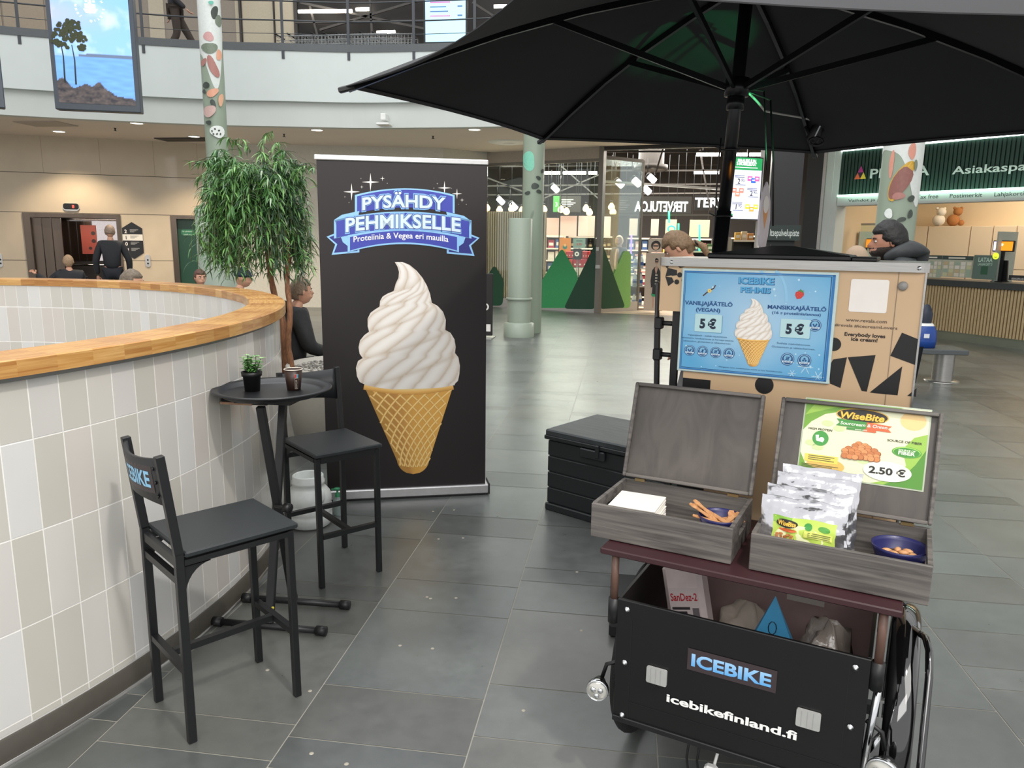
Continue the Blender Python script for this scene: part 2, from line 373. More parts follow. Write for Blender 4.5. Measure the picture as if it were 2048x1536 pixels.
for k in range(N):
    mb.m(rt.choice(oaks)); S = 3; A = [2*pi*(k+i/S)/N for i in range(S+1)]; V = []
    prof = [(ri_, zb), (ri_, zt-.004), (ri_+.004, zt), (ro-.004, zt), (ro, zt-.004), (ro, zb)]
    for a in A: V += [(WC[0]+r*cos(a), WC[1]+r*sin(a), z) for r, z in prof]
    jit = rt.random()*5; CC = [(a*2.9+jit, r+jit, z+jit) for a in A for r, z in prof]
    mb.add(V, [(i*6+j, i*6+(j+1) % 6, (i+1)*6+(j+1) % 6, (i+1)*6+j) for i in range(S) for j in range(6)], False, CC)
mb.build('trim_1', kind='structure')
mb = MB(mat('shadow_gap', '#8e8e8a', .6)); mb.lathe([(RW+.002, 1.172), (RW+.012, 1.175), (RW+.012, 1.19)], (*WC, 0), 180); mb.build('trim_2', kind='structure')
mb = MB(mat('well_floor', '#70706c', .6)); mb.lathe([(.001, -3.5), (RW-.15, -3.5)], (*WC, 0), 64); mb.build('floor_lower', kind='structure')

# ---- columns painted with pebbles
colm = mat('sage_paint', '#8f9c8a', .45, var=.03, scale=4)
def on_col(u, v, c, r):
    d = ray(u, v); ox, oy = -c[0], -c[1]; A = d[0]**2+d[1]**2; B = 2*(ox*d[0]+oy*d[1]); C = ox*ox+oy*oy-r*r; D = B*B-4*A*C
    if D < (.12*B)**2*0+A*r*r*.06: D = A*r*r*.06; t = -B/(2*A); q_ = np.array([0, 0, EYE])+d*t; v_ = q_[:2]-np.array(c); v_ = v_/np.linalg.norm(v_)*r*.985; return Vector((c[0]+v_[0]-d[0]/hypot(d[0], d[1])*r*.17, c[1]+v_[1]-d[1]/hypot(d[0], d[1])*r*.17, q_[2]))
    t = (-B-sqrt(D))/(2*A); return Vector(d*t+np.array([0, 0, EYE]))
def blob(mb, c, r, u, v, ru, rv, rot=0, seed=0, lift=.004):
    q = random.Random(seed); n = 18; ph = [q.random()*6 for _ in range(3)]; V = [on_col(u, v, c, r+lift)]; t0 = radians(rot)
    for ring in (.34, .67, 1):
        for k in range(n):
            a = 2*pi*k/n; s = ring*(1+.12*sin(2*a+ph[0])+.07*sin(3*a+ph[1])); x, y = ru*s*cos(a), rv*s*sin(a)
            V.append(on_col(u+x*cos(t0)-y*sin(t0), v+x*sin(t0)+y*cos(t0), c, r+lift))
    Fs = [(0, 1+k, 1+(k+1) % n) for k in range(n)]
    for ring in (0, 1): Fs += [(1+ring*n+k, 1+(ring+1)*n+k, 1+(ring+1)*n+(k+1) % n, 1+ring*n+(k+1) % n) for k in range(n)]
    # drop pieces that would slide round the silhouette
    mb.add(V, Fs, False)
def column(loc, r, ztop, blobs, name, label, white=None):
    t = thing('column', label, 'column', (*loc, 0)); M = ID4
    mb = MB(colm); mb.lathe([(r, 0), (r, ztop)], (*loc, 0), 48)
    if white:
        mb.m(mat('pebble_white', '#d3d8d3', .45)); z0s, z1 = white; n = 48; V = []
        for k in range(n+1):
            a = 2*pi*k/n; V += [(loc[0]+(r+.002)*cos(a), loc[1]+(r+.002)*sin(a), z0s+.32*sin(a*2+.6)+.14*sin(a*3)), (loc[0]+(r+.002)*cos(a), loc[1]+(r+.002)*sin(a), z1)]
        mb.add(V, [(2*i, 2*i+2, 2*i+3, 2*i+1) for i in range(n)], True)
    mb.build('shaft', t, mw=M)
    pb = MB(ink('#c99a8a'))
    for i, (u, v, ru, rv, rot, hx) in enumerate(blobs):
        pb.m(mat('pebble_'+hx.strip('#'), hx, .45)); blob(pb, loc, r, u, v, ru, rv, rot, i, .004+.0016*i)
    pb.build('painted_pebbles', t, mw=M); return t
CL = (-6.535, 11.75); CM = (-1.59, 13.36); CR = (2.72, 8.25)
PK, GD, GR, BR, SA, WT = '#c58f84', '#3e463f', '#75806f', '#a8756c', '#dca083', '#dfe3de'
column(CL, .17, 9, [(429, 25, 8, 12, 10, GD), (437, 42, 6, 13, 0, GR), (417, 73, 11, 9, 0, '#c79a97'), (419, 96, 15, 12, 0, GR), (438, 110, 5, 12, 0, SA), (407, 124, 5, 8, 20, BR), (426, 133, 9, 22, -25, BR),
   (412, 170, 6, 7, 0, GD), (408, 183, 3, 5, 0, GD), (425, 185, 12, 8, -15, SA), (426, 206, 5, 8, -40, GD), (442, 200, 5, 13, 0, '#d8a888'), (419, 222, 11, 13, 20, '#c7a8a0'), (417, 245, 5, 5, 0, GD), (435, 263, 14, 13, 0, WT),
   (430, 258, 2, 2, 0, GD), (438, 261, 2, 2, 0, GD), (434, 268, 2, 2, 0, GD), (427, 268, 1.6, 2, 0, GD), (441, 268, 1.6, 2, 0, GD), (424, 262, 1.6, 2, 0, GD), (422, 5, 5, 4, 0, '#62b29c')],
   'column', 'painted round column rising past the gallery behind the potted tree', (4.25, 9))
column(CM, .185, 3.7, [(1057, 322, 14, 18, 0, '#7fc9ae'), (1077, 356, 5, 4, 30, GD), (1070, 372, 8, 6, -30, GD), (1055, 386, 5, 4, -20, GD), (1078, 383, 5, 4, 20, GD), (1085, 342, 3, 4, 0, GD), (1064, 428, 2, 7, 20, '#7d8a7a')],
   'column', 'sage green round column beside the glass shop front')
t_ = column(CR, .185, 9, [(1783, 328, 5, 26, 8, '#d0907c'), (1825, 302, 7, 18, 12, '#d0907c'), (1801, 362, 17, 43, 35, '#c9a03a'), (1801, 365, 15, 41, 35, '#8a5b52'), (1797, 392, 12, 8, -10, BR), (1823, 397, 7, 6, 0, GD),
   (1777, 427, 9, 9, 0, WT), (1821, 428, 4, 10, 8, GD), (1803, 439, 9, 5, -15, GD), (1832, 330, 3, 12, 0, GR)], 'column', 'painted round column standing behind the bearded man', (2.35, 9))
# the two service housings in front of columns
def housing(p, label, h=1.98, r=.2, tall_base=True):
    t = thing('column_housing', label, 'housing', (p[0], p[1], 0)); m = mat('sage_metal', '#98a394', .4, var=.02)
    mb = MB(m); mb.lathe([(.001, h), (r*.97, h), (r, h-.01), (r, .2)], n=40); mb.build('casing', t)
    mb = MB(m); mb.lathe([(r+.01, .62), (r+.025, .63), (r+.025, .66), (r+.01, .67)], n=40); mb.build('collar', t)
    mb = MB(m); mb.lathe([(r+.005, .25), (r+.06, .23), (r+.06, .0)], n=40); mb.build('base', t)
    return t
housing((-1.72, 12.72), 'sage green cylindrical housing in front of the column by the shop glass')
housing((-6.32, 11.2), 'wide sage green cylindrical housing left of the potted tree', 2.05, .3)

# ---- gallery edge, railing, ceilings
FS = [(-22, 2), (-18, 6), (-14.6, 9.4), (-12.6, 11.2), (-10.8, 12.4), (-8.8, 13.3), (-7.46, 13.75), (-6.43, 13.95), (-5.16, 14.2), (-4.1, 14.24), (-2.65, 14.2), (-1, 13.95), (1, 13.2), (3.2, 11.9), (5.6, 9.6), (7.4, 7.2), (9, 4)]
def smoothp(P, n=5):
    out = []
    for i in range(len(P)-1):
        p0, p1, p2, p3 = P[max(0, i-1)], P[i], P[i+1], P[min(len(P)-1, i+2)]
        for k in range(n):
            t = k/n; out.append(tuple(.5*((2*p1[a])+(-p0[a]+p2[a])*t+(2*p0[a]-5*p1[a]+4*p2[a]-p3[a])*t*t+(-p0[a]+3*p1[a]-3*p2[a]+p3[a])*t**3) for a in (0, 1)))
    return out+[P[-1]]
FSs = smoothp(FS); off_ = lambda P, d: [(P[i][0]-(P[min(i+1, len(P)-1)][1]-P[max(i-1, 0)][1])/hypot(P[min(i+1, len(P)-1)][0]-P[max(i-1, 0)][0], P[min(i+1, len(P)-1)][1]-P[max(i-1, 0)][1])*d,
                                P[i][1]+(P[min(i+1, len(P)-1)][0]-P[max(i-1, 0)][0])/hypot(P[min(i+1, len(P)-1)][0]-P[max(i-1, 0)][0], P[min(i+1, len(P)-1)][1]-P[max(i-1, 0)][1])*d) for i in range(len(P))]
plaster = mat('white_plaster', '#ccd3d0', .6, var=.02, scale=3)
strip_wall(FSs, 4.12, 5.0, plaster, 'wall_gallery_front', thick=.3)
strip_wall(off_(FSs, .10), 3.68, 4.12, mat('white_plaster_low', '#c6cac5', .6, var=.02, scale=3), 'wall_gallery_lower', thick=.2)
strip_wall(off_(FSs, -.02), 5.0, 5.13, mat('grey_edge', '#565a5c', .5), 'trim_3', thick=.34)
cx_ = lambda P: [(x, y) for x, y in P]
cm = mat('ceiling_paint', '#e4d6c8', .65, var=.02, scale=2)
mb = MB(cm); o1 = off_(FSs, .12); V = []; far = [(p[0]*1.0+(p[0]-(-2))*.9, 30-abs(p[0]+2)*.4 if p[1] > 5 else p[1]) for p in o1]
for a, b_ in zip(o1, far): V += [(a[0], a[1], 3.7), (b_[0], b_[1], 3.7)]
keep = []
for i in range(len(o1)-1):
    keep.append((2*i, 2*i+1, 2*i+3, 2*i+2))
mb.add(V, keep, False)
# cut away the ceiling over the shop: replaced by the shop's own high black ceiling
GA, GB, GC = (-3.35, 18.55), (-.58, 17.46), (.39, 18.41)
mb.v = []; mb.f = []; mb.mi = []; mb.sm = []
wallp = [(-19.5, 11.9), (-13.2, 14.9), (-9.45, 16.7), (-7.4, 16.97), (-4.2, 17.6), GA, GB, (3.6, 16.5), (3.95, 15.19), (6.13, 13.05), (9.5, 9.7), (14, 5)]
inner = [o for o in o1 if o[0] > -19.5]
def near_on(P, k, n): # resample polyline to n points
    L = [0]
    for a, b_ in zip(P, P[1:]): L.append(L[-1]+hypot(b_[0]-a[0], b_[1]-a[1]))
    out = []
    for i in range(n):
        s = L[-1]*i/(n-1); j = 0
        while j < len(P)-2 and L[j+1] < s: j += 1
        t = (s-L[j])/(L[j+1]-L[j]); out.append((P[j][0]+(P[j+1][0]-P[j][0])*t, P[j][1]+(P[j+1][1]-P[j][1])*t))
    return out
A_ = near_on(inner, 0, 60); B_ = near_on(wallp, 0, 60); V = []
for a, b_ in zip(A_, B_): V += [(a[0], a[1], 3.7), (b_[0], b_[1], 3.7)]
mb.add(V, [(2*i, 2*i+2, 2*i+3, 2*i+1) for i in range(59)], False); mb.build('ceiling', kind='structure')
mb = MB(mat('gallery_floor', '#8b8a86', .5)); V = []
Bf = near_on([(-22, 13), (-17, 15.5), (-9.5, 22), (6, 24), (12, 12), (16, 6)], 0, len(FSs))
for a, b_ in zip(off_(FSs, .1), Bf): V += [(a[0], a[1], 5.02), (b_[0], b_[1], 5.02)]
mb.add(V, [(2*i, 2*i+1, 2*i+3, 2*i+2) for i in range(len(FSs)-1)], False); mb.build('floor_gallery', kind='structure')
mb = MB(mat('dark_ceiling', '#2a2826', .8)); mb.box(-24, 16, 17.2, 34, 8.6, 8.7); mb.build('ceiling_gallery', kind='structure')
# railing
rl = thing('gallery_railing', 'dark metal railing along the edge of the upper gallery', 'railing', (-5, 14, 5.1)); dk = mat('railing_metal', '#4a4d50', .4, .5)
P = off_(FSs, .02)[8:]
for z_, r_ in ((5.30, .006), (5.53, .014), (5.86, .014), (6.16, .024)):
    MB(dk).tube([(x, y, z_) for x, y in P], r_, 8).build('rail', rl, mw=ID4)
for u in (-130, 38, 285, 417, 565, 697, 828, 950, 1080):
    best = min(P, key=lambda p: abs(np.dot(RR.T @ np.array([p[0], p[1], 3.4]), [1, 0, 0])/np.dot(RR.T @ np.array([p[0], p[1], 3.4]), [0, 0, 1])*F+1024-u))
    i = P.index(best); q = P[min(i+1, len(P)-1)]; d_ = Vector((q[0]-best[0], q[1]-best[1], 0)).normalized()
    b2 = Vector((best[0], best[1], 0))
    # exact point for the wanted post
    r0 = ray(u, 60); M2 = np.array([[r0[0], -d_.x], [r0[1], -d_.y]]); s_ = np.linalg.solve(M2, np.array([b2.x, b2.y])); pt = Vector((r0[0]*s_[0], r0[1]*s_[0], 0))-Vector((-d_.y, d_.x, 0))*.03
    pb = MB(dk); pb.bar((pt.x, pt.y, 4.86), (pt.x, pt.y, 6.16), .012, .05, up=tuple(d_)); pb.build('post', rl, mw=ID4)
# downlights in the ceiling
dl = [(118, 262, 'downlight in the ceiling above the left lift'), (273, 245, 'downlight in the ceiling right of the hanging screen'), (388, 272, 'bright downlight left of the tall painted column'), (634, 259, 'downlight above the potted tree'), (949, 258, 'downlight above the right end of the black banner')]
for i, (u, v, lb) in enumerate(dl):
    p = atz(u, v, 3.7); t = thing('ceiling_downlight', 'round white '+lb, 'light', (p.x, p.y, 3.66), group='recessed ceiling downlights')
    m_ = MB(WHITE); m_.lathe([(.135, .038), (.14, .03), (.115, .02), (.11, .038)], n=28); m_.build('trim_ring', t)
    m_ = MB(glow('#fff0d8', 9)); m_.lathe([(.0001, .03), (.112, .03)], n=28); m_.build('lamp', t)
    spot('downlight_beam', (p.x, p.y, 3.64), (p.x-.1, p.y+.25, 0), 190, 110, .06, (1, .83, .62))
for u, v, lb in ((230, 258, 'small black sprinkler in the ceiling left of the column'), (568, 270, 'small black sprinkler in the ceiling above the tree'), (866, 274, 'small black sprinkler in the ceiling above the banner')):
    p = atz(u, v-2, 3.7); m_ = MB(BLKP); m_.lathe([(.03, 0), (.012, -.01), (.012, -.05), (.04, -.055), (.0001, -.06)], (p.x, p.y, 3.70), 12); m_.build('sprinkler', label=lb, cat='sprinkler')
p = atz(1017, 284, 3.7); m_ = MB(WHITE); m_.lathe([(.001, .0), (.12, -.01), (.16, -.03), (.22, -.015), (.3, -.03), (.42, -.012), (.45, 0)], (p.x, p.y, 3.699), 36); m_.build('air_vent', label='round white air vent in the ceiling left of the sage column', cat='vent')
p = atz(92, 247, 3.7); m_ = MB(mat('hatch', '#b3a79b', .6)); m_.box(p.x-.45, p.x+.45, p.y-.3, p.y+.3, 3.685, 3.699); m_.build('ceiling_hatch', label='square access hatch in the ceiling above the lift', cat='hatch')
p = atz(398, 278, 3.7); m_ = MB(BLKP); m_.box(p.x-.9, p.x+.5, p.y-.25, p.y+.25, 3.68, 3.699); m_.build('air_slot', label='dark rectangular slot in the ceiling beside the bright downlight', cat='vent')
# smoke detector box on the fascia and sensor
p = onpl(773, 237, (-5.16, 14.3), (-4.1, 14.34)); m_ = MB(WHITE); m_.box(p.x-.05, p.x+.05, 14.1, 14.3, p.z-.06, p.z+.06, .01); m_.box(p.x-.12, p.x+.12, 14.05, 14.3, p.z-.15, p.z-.11, .01); m_.build('wall_sensor', label='small white sensor box on the gallery front above the banner', cat='sensor')

# ---- lift wall
W0, W1 = (-13.2, 14.9), (-9.45, 16.7); wd = Vector((W1[0]-W0[0], W1[1]-W0[1], 0)).normalized(); WM = frame((W0[0], W0[1], 0), wd, (0, 0, 1))
def wl(u, v, M=WM):
    o = M.translation; x = M.col[0].to_3d(); p = onpl(u, v, (o.x, o.y), (o.x+x.x, o.y+x.y)); q = M.inverted() @ p; return q.x, q.y
wm = mat('greige_panel', '#c6b69e', .4, var=.05, scale=2.5, coat=.2)
ltop = wl(140, 427)[1]; lx0 = wl(45, 430)[0]; lx1 = wl(240, 432)[0]; gx0 = wl(341, 435)[0]; gx1 = wl(402, 436)[0]
mb = MB(wm); mb.T = WM; D = -.25
def wpanel(mb, x0, x1, z0, z1, m): mb.m(m); mb.box(x0, x1, z0, z1, D, 0)
xa, xb = -7, 4.16
for (a, b_) in ((xa, lx0), (lx1, gx0), (gx1, xb)): wpanel(mb, a, b_, 0, ltop, wm)
wpanel(mb, xa, xb, ltop, 3.75, wm)
dkj = mat('panel_joint', '#4d4640', .7); mb.m(dkj)
zj1 = wl(250, 352)[1]; zj3 = wl(100, 521)[1]
for z_ in (zj1, ltop+.005): mb.box(xa, xb, z_, z_+.012, 0, .0015)
for (a, b_) in ((xa, lx0), (lx1, gx0)): mb.box(a, b_, zj3, zj3+.012, 0, .0015)
mb.m(mat('panel_joint_pale', '#9c8c78', .7))
for u in (85, 200, 308, 395): x = wl(u, 330)[0]; mb.box(x, x+.007, zj1, 3.7, 0, .001)
for u in (8, 275): x = wl(u, 470)[0]
mb.build('wall_back', kind='structure')
strip_wall([W1, (-7.4, 16.97), (-4.2, 17.6), (-3.35, 18.55)], 0, 3.75, mat('pale_wall', '#cfcabd', .5), 'wall_back_right', thick=.2)
# lift car behind the opening
brz = mat('bronze_steel', '#6b5f55', .28, .85, var=.15, scale=5, stretch=(1, 1, .1)); mir = mat('lift_mirror', '#cfc6c4', .05, 1.)
t = thing('lift', 'glass backed lift with bronze door frame where two people wait', 'lift', tuple(WM @ Vector((lx0, 0, 0))))
mb = MB(brz); mb.T = WM; fw = .14
mb.box(lx0, lx0+fw, 0, ltop, -.22, .03); mb.box(lx1-fw*.6, lx1, 0, ltop, -.22, .03); mb.box(lx0+fw, lx1-fw*.6, ltop-.09, ltop, -.22, .03); mb.build('door_frame', t, mw=ID4)
mb = MB(brz); mb.T = WM; dx = wl(122, 480)[0]
for i in range(3): a = lx0+fw+i*(dx-lx0-fw)/3; mb.box(a+.005, a+(dx-lx0-fw)/3-.005, .02, ltop-.1, -.12-.03*i, -.08-.03*i)
mb.build('door_panel', t, mw=ID4)
mb = MB(mat('lift_lining', '#3d3733', .4, .4)); mb.T = WM
mb.box(lx0, lx1, 0, ltop, -1.75, -1.7); mb.box(lx0, lx0+.03, 0, ltop, -1.7, -.22); mb.box(lx1-.03, lx1, 0, ltop, -1.7, -.22); mb.box(lx0, lx1, -.02, 0, -1.7, -.0); mb.box(lx0, lx1, ltop, ltop+.02, -1.7, -.22); mb.build('car', t, mw=ID4)
mb = MB(mir); mb.T = WM; mb.box(lx0+.1, lx1-.05, 1.0, ltop-.08, -1.70, -1.68); mb.build('mirror', t, mw=ID4)
for z_ in (.9, .35): mb = MB(CHR); mb.T = WM; mb.tube([(lx0+.1, z_, -1.62), (lx1-.08, z_, -1.62)], .02, 8); mb.build('handrail', t, mw=ID4)
mb = MB(glow('#fff1dd', 5)); mb.T = WM; mb.box(lx0+.4, lx1-.2, ltop-.06, ltop-.05, -1.3, -.6); mb.build('ceiling_lamp', t, mw=ID4)
WM2 = WM @ Matrix.Translation((0, 0, -1.66)); px0, pz1 = wl(160, 450, WM2); px1, pz0 = wl(196, 508, WM2)
mb = MB(ink('#a34a3c')); mb.T = WM2; mb.box(px0, px1, pz0, pz1, -.01, 0); mb.m(ink('#3c2a28')); 
for (fx, fz, r_) in ((.8, .72, .05), (.8, .45, .05), (.55, .2, .04)): mb.disc(px0+(px1-px0)*fx, pz0+(pz1-pz0)*fz, r_, .002, 8)
mb.build('poster', label='reflection of a red poster painted on a panel inside the lift', cat='poster')  # red reflection in the lift mirror, painted as a flat sheet
# level indicator, call buttons, level sign, green lift door
def rr(mb, x0, x1, z0, z1, d0, d1, r, m):
    mb.m(m); P = []
    for cx, cy, a in ((x1-r, z0+r, -90), (x1-r, z1-r, 0), (x0+r, z1-r, 90), (x0+r, z0+r, 180)):
        for k in range(6): q = radians(a+18*k); P.append((cx+r*cos(q), cy+r*sin(q)))
    mb.prism(P, d0, d1)
for u0, u1, v0, v1, lb in ((125, 160, 406, 422, 'black lift display above the glass lift'), (408, 430, 415, 424, 'black lift display above the green door')):
    a, z1_ = wl(u0, v0); b_, z0_ = wl(u1, v1); mb = MB(); mb.T = WM; rr(mb, a, b_, z0_, z1_, .0, .03, abs(z1_-z0_)*.45, ALU); rr(mb, a+.01, b_-.01, z0_+.03, z1_-.005, .03, .034, abs(z1_-z0_)*.3, BLKP)
    mb.m(glow('#d23a30', 2)); mb.box(b_-.14, b_-.1, z0_+.06, z1_-.04, .034, .035); mb.build('lift_display', label=lb, cat='display')
for u0, u1, v0, v1, lb in ((-4, 7, 507, 534, 'silver call button panel at the left picture edge'), (290, 302, 509, 534, 'silver call button panel right of the level sign')):
    a, z1_ = wl(u0, v0); b_, z0_ = wl(u1, v1); mb = MB(); mb.T = WM; rr(mb, a, b_, z0_, z1_, .0, .025, (b_-a)*.45, ALU); mb.m(BLKP); mb.disc((a+b_)/2, z0_+.08, .02, .027, 12); mb.disc((a+b_)/2, z0_+.16, .02, .027, 12)
    mb.build('lift_call_panel', label=lb, cat='button')
a, zt_ = wl(244, 456); b_, zb_ = wl(288, 506); H_ = zt_-zb_; W_ = b_-a; c_ = (a+b_)/2
mb = MB(mat('sign_black', '#1c1c1e', .4)); mb.T = WM; e = W_*.33
mb.prism([(c_, zb_-e), (b_, zb_), (b_, zt_), (c_, zt_+e), (a, zt_), (a, zb_)], 0, .012); L = .0135; wt = ink('#e6e2da'); mb.m(wt); q = H_/4
mb.rect(a, zt_-2*q, b_, zt_-q, L)
for i, s in enumerate(('2', '1', '0', '-1')):
    mb.m(wt if i != 1 else ink('#1c1c1e')); zc = zt_-(i+.5)*q; mb.text(s, a+W_*.17, zc-q*.3, q*.55, L+.001, .02)
    mb.m(ink('#9a9a98') if i != 1 else ink('#8d8a84'))
    for k in range(3): mb.rect(a+W_*.38, zc+q*(.2-.17*k), a+W_*(.8-.1*k), zc+q*(.29-.17*k), L+.001)
mb.build('level_sign', label='black hexagonal level sign listing 2, 1, 0 and -1 beside the lift', cat='sign')
t = thing('lift_door', 'dark green lift door with a bronze frame behind the tree', 'door', tuple(WM @ Vector((gx0, 0, 0))))
mb = MB(brz); mb.T = WM; mb.box(gx0, gx0+.12, 0, ltop, -.2, .03); mb.box(gx0+.12, gx1, ltop-.07, ltop, -.2, .03); mb.build('door_frame', t, mw=ID4)
mb = MB(mat('green_door', '#1d4a37', .35)); mb.T = WM; mb.box(gx0+.12, gx1+.6, 0, ltop-.05, -.2, -.15); mb.build('door_panel', t, mw=ID4)
a, z1_ = wl(360, 459); b_, z0_ = wl(388, 471); mb = MB(ink('#2f7a55')); mb.T = WM; mb.rect(a, z0_, b_, z1_, -.148, .05)
mb.m(ink('#d8efe2')); mb.text('Nyt palvelemme', (a+b_)/2, (z0_+z1_)/2+.01, .035, -.147, wid=(b_-a)*.8); mb.text('Lähellä sinua', (a+b_)/2, (z0_+z1_)/2-.06, .035, -.147, wid=(b_-a)*.6); mb.build('green_notice', t, mw=ID4)
# ================================================================== GALLERY (upper floor)
UW = [(-22, 14.6), (-17, 15.2), (-9.6, 18.6), (3, 19.4), (8, 19.4)]
strip_wall(UW, 5.02, 8.6, mat('gallery_wall', '#8f8578', .6), 'wall_gallery_back', thick=.2)
UM = frame((-9.6, 18.6, 5.02), (12.6, .8, 0), (0, 0, 1)); UL = frame((-17, 15.2, 5.02), (7.4, 3.4, 0), (0, 0, 1))
def wq(mb, M, u0, u1, z0, z1, d=.02, d0=0): a = wl(u0, 60, M)[0]; b_ = wl(u1, 60, M)[0]; mb.T = M; mb.box(a, b_, z0, z1, d0, d); return a, b_
mb = MB(mat('beige_screen', '#9c8f7c', .6))
for a, b_ in ((10, 92), (-60, 6)): wq(mb, UL, a, b_, .1, 3)
mb.m(mat('pale_screen', '#b7ad98', .6)); wq(mb, UL, 300, 330, .1, 3); mb.build('wall_panels_left', kind='structure')
mb = MB(mat('cream_panel', '#bdb39c', .6))
for a, b_ in ((455, 480), (487, 548), (552, 590), (380, 392)): wq(mb, UM, a, b_, 0, 3)
mb.m(mat('frame_dark', '#3b3936', .5))
for a, b_ in ((481, 485), (549, 551), (590, 597), (376, 379)): wq(mb, UM, a, b_, 0, 3.4, .06)
mb.build('wall_panels_middle', kind='structure')
# dark shop hall seen through the gallery shop front
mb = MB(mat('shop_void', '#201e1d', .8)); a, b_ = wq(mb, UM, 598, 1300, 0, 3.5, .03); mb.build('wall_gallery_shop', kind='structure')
t = thing('shopping_trolleys', 'long row of wire shopping trolleys parked on the upper gallery', 'shopping trolleys', (-5.5, 17, 5.02)); t['kind'] = 'stuff'
bpy.data.objects.remove(t)
ORD = ['first', 'second', 'third', 'fourth', 'fifth', 'sixth', 'seventh', 'eighth', 'ninth', 'tenth', 'eleventh', 'twelfth', 'thirteenth', 'fourteenth', 'fifteenth', 'sixteenth', 'seventeenth', 'eighteenth', 'nineteenth', 'twentieth']
wire = mat('trolley_wire', '#a3a7a8', .35, .8); TR = []
def trolley(x, y, label):
    t = thing('shopping_trolley', label, 'shopping trolley', (x, y, 5.02), 0, 'shopping trolleys parked on the upper gallery')
    m_ = MB(wire)
    for k in range(7): z_ = .45+.09*k; m_.tube([(-.4+.02*k*-1, -.25, z_), (.35, -.25, z_), (.35, .25, z_), (-.4-.02*k, .25, z_)], .006, 4, closed=True)
    for k in range(10): a = -.38+k*.08; m_.tube([(a, -.25, .42), (a, -.25, 1.0)], .004, 4); m_.tube([(a, .25, .42), (a, .25, 1.0)], .004, 4)
    m_.build('basket', t)
    MB(BLKP).tube([(-.55, -.25, 1.05), (-.55, .25, 1.05)], .018, 8).build('handle', t)
    MB(wire).tube([(-.4, -.22, .45), (-.45, -.22, .12), (.35, -.22, .12), (.35, .22, .12), (-.45, .22, .12), (-.4, .22, .45)], .012, 6).build('chassis', t)
    for a, b in ((-.42, -.22), (.33, -.22), (.33, .22), (-.42, .22)): w_ = MB(BLKP); w_.cyl((a, b-.015, .06), (a, b+.015, .06), .06, n=12); w_.build('wheel', t)
    return t
tr0 = None
for i in range(9):
    u = 606+24*i; p = aty(u, 95, 17.1)
    lb = 'wire shopping trolley, %s from the left in the parked row on the upper gallery' % ORD[i]
    if tr0 is None: tr0 = trolley(p.x, p.y, lb)
    else: dup(tr0, (p.x, p.y+.04*(i % 3), 5.02), 0, lb)
tb = glow('#fff6e8', 9)
def tube_lamp(u0, v0, u1, v1, Y, label, r=.045, group=None, Y1=None):
    a = aty(u0, v0, Y); b_ = aty(u1, v1, Y1 or Y); m_ = MB(tb); m_.cyl(a, b_, r, n=8); m_.build('tube_lamp', label=label, cat='lamp', group=group)
for i, (a, b_, v, Y) in enumerate(((597, 704, 23, 18.7), (712, 742, 19, 18.9), (754, 790, 65, 18.7), (870, 905, 18, 18.7), (988, 1025, 13, 18.8))):
    tube_lamp(a, v, b_, v-1, Y-.25, ('long tube lamp over the trolleys upstairs', 'short tube lamp right of the long one upstairs', 'small tube lamp low over the trolleys', 'tube lamp left of the pale blue price screen top', 'tube lamp upstairs beside the parasol edge')[i], .04)
mb = MB(mat('beam_steel', '#4a4744', .6))
for a, b_, c_, d_ in ((600, 5, 860, 60), (640, 60, 840, 0), (590, 45, 860, 42), (620, 12, 640, 90), (740, 0, 745, 80), (905, 0, 930, 90), (945, 5, 1030, 60)): mb.bar(aty(a, b_, 18.55), aty(c_, d_, 18.55), .05)
mb.build('trim_4', kind='structure')
p0 = aty(851, 84, 16.4); p1 = aty(931, -60, 16.4); SM = frame((p0.x, p0.y, p0.z), (1, .02, 0), (0, 0, 1)); wS = p1.x-p0.x; hS = p1.z-p0.z
t = thing('price_screen', 'pale blue price list screen on the upper gallery', 'screen', tuple(p0))
mb = MB(BLKP); mb.T = SM; mb.box(-.04, wS+.04, -.04, hS, -.08, -.005); mb.build('housing', t, mw=ID4)
mb = MB(glow('#9fd0ea', 1.0)); mb.T = SM; mb.rect(0, 0, wS, hS, .0)
for k in range(9):
    y_ = hS*(.36+.065*k); mb.m(glow('#b05a9a', .8) if k % 3 == 0 else glow('#4a6a98', .7)); mb.rect(wS*.12, y_, wS*(.62-.05*(k % 3)), y_+.022, .003)
    if k % 2 == 0: mb.m(glow('#4a6a98', .7)); mb.rect(wS*.8, y_, wS*.92, y_+.03, .003)
mb.build('display', t, mw=ID4)

# ---- hanging advertising screens
def adscreen(c0, c1, c2, Y, label):  # bottom-left, bottom-right, top pixels -> upright frame
    a = atd(*c0, Y); b_ = atd(*c1, Y*.985)
    return a, b_
t = thing('advertising_screen', 'tall hanging screen showing a lake with two pine trees under a blue sky', 'screen', (-7.4, 10, 3.7))
a = atd(110, 218, 12.5); b_ = atd(282, 226, 12.2); M = frame((a.x, a.y, a.z), (b_.x-a.x, b_.y-a.y, 0), (0, 0, 1)); W_ = (Vector((b_.x-a.x, b_.y-a.y, 0))).length; H_ = 2.35
mb = MB(mat('screen_casing', '#4a5058', .4, .3)); mb.T = M; mb.box(0, W_, 0, H_, -.16, -.004, .01); mb.build('housing', t, mw=ID4)
n = 40; x0, x1, z0, z1 = .06, W_-.06, .09, H_-.06; V = []; Cc = []; nx, nz = 90, 150; q = random.Random(5)
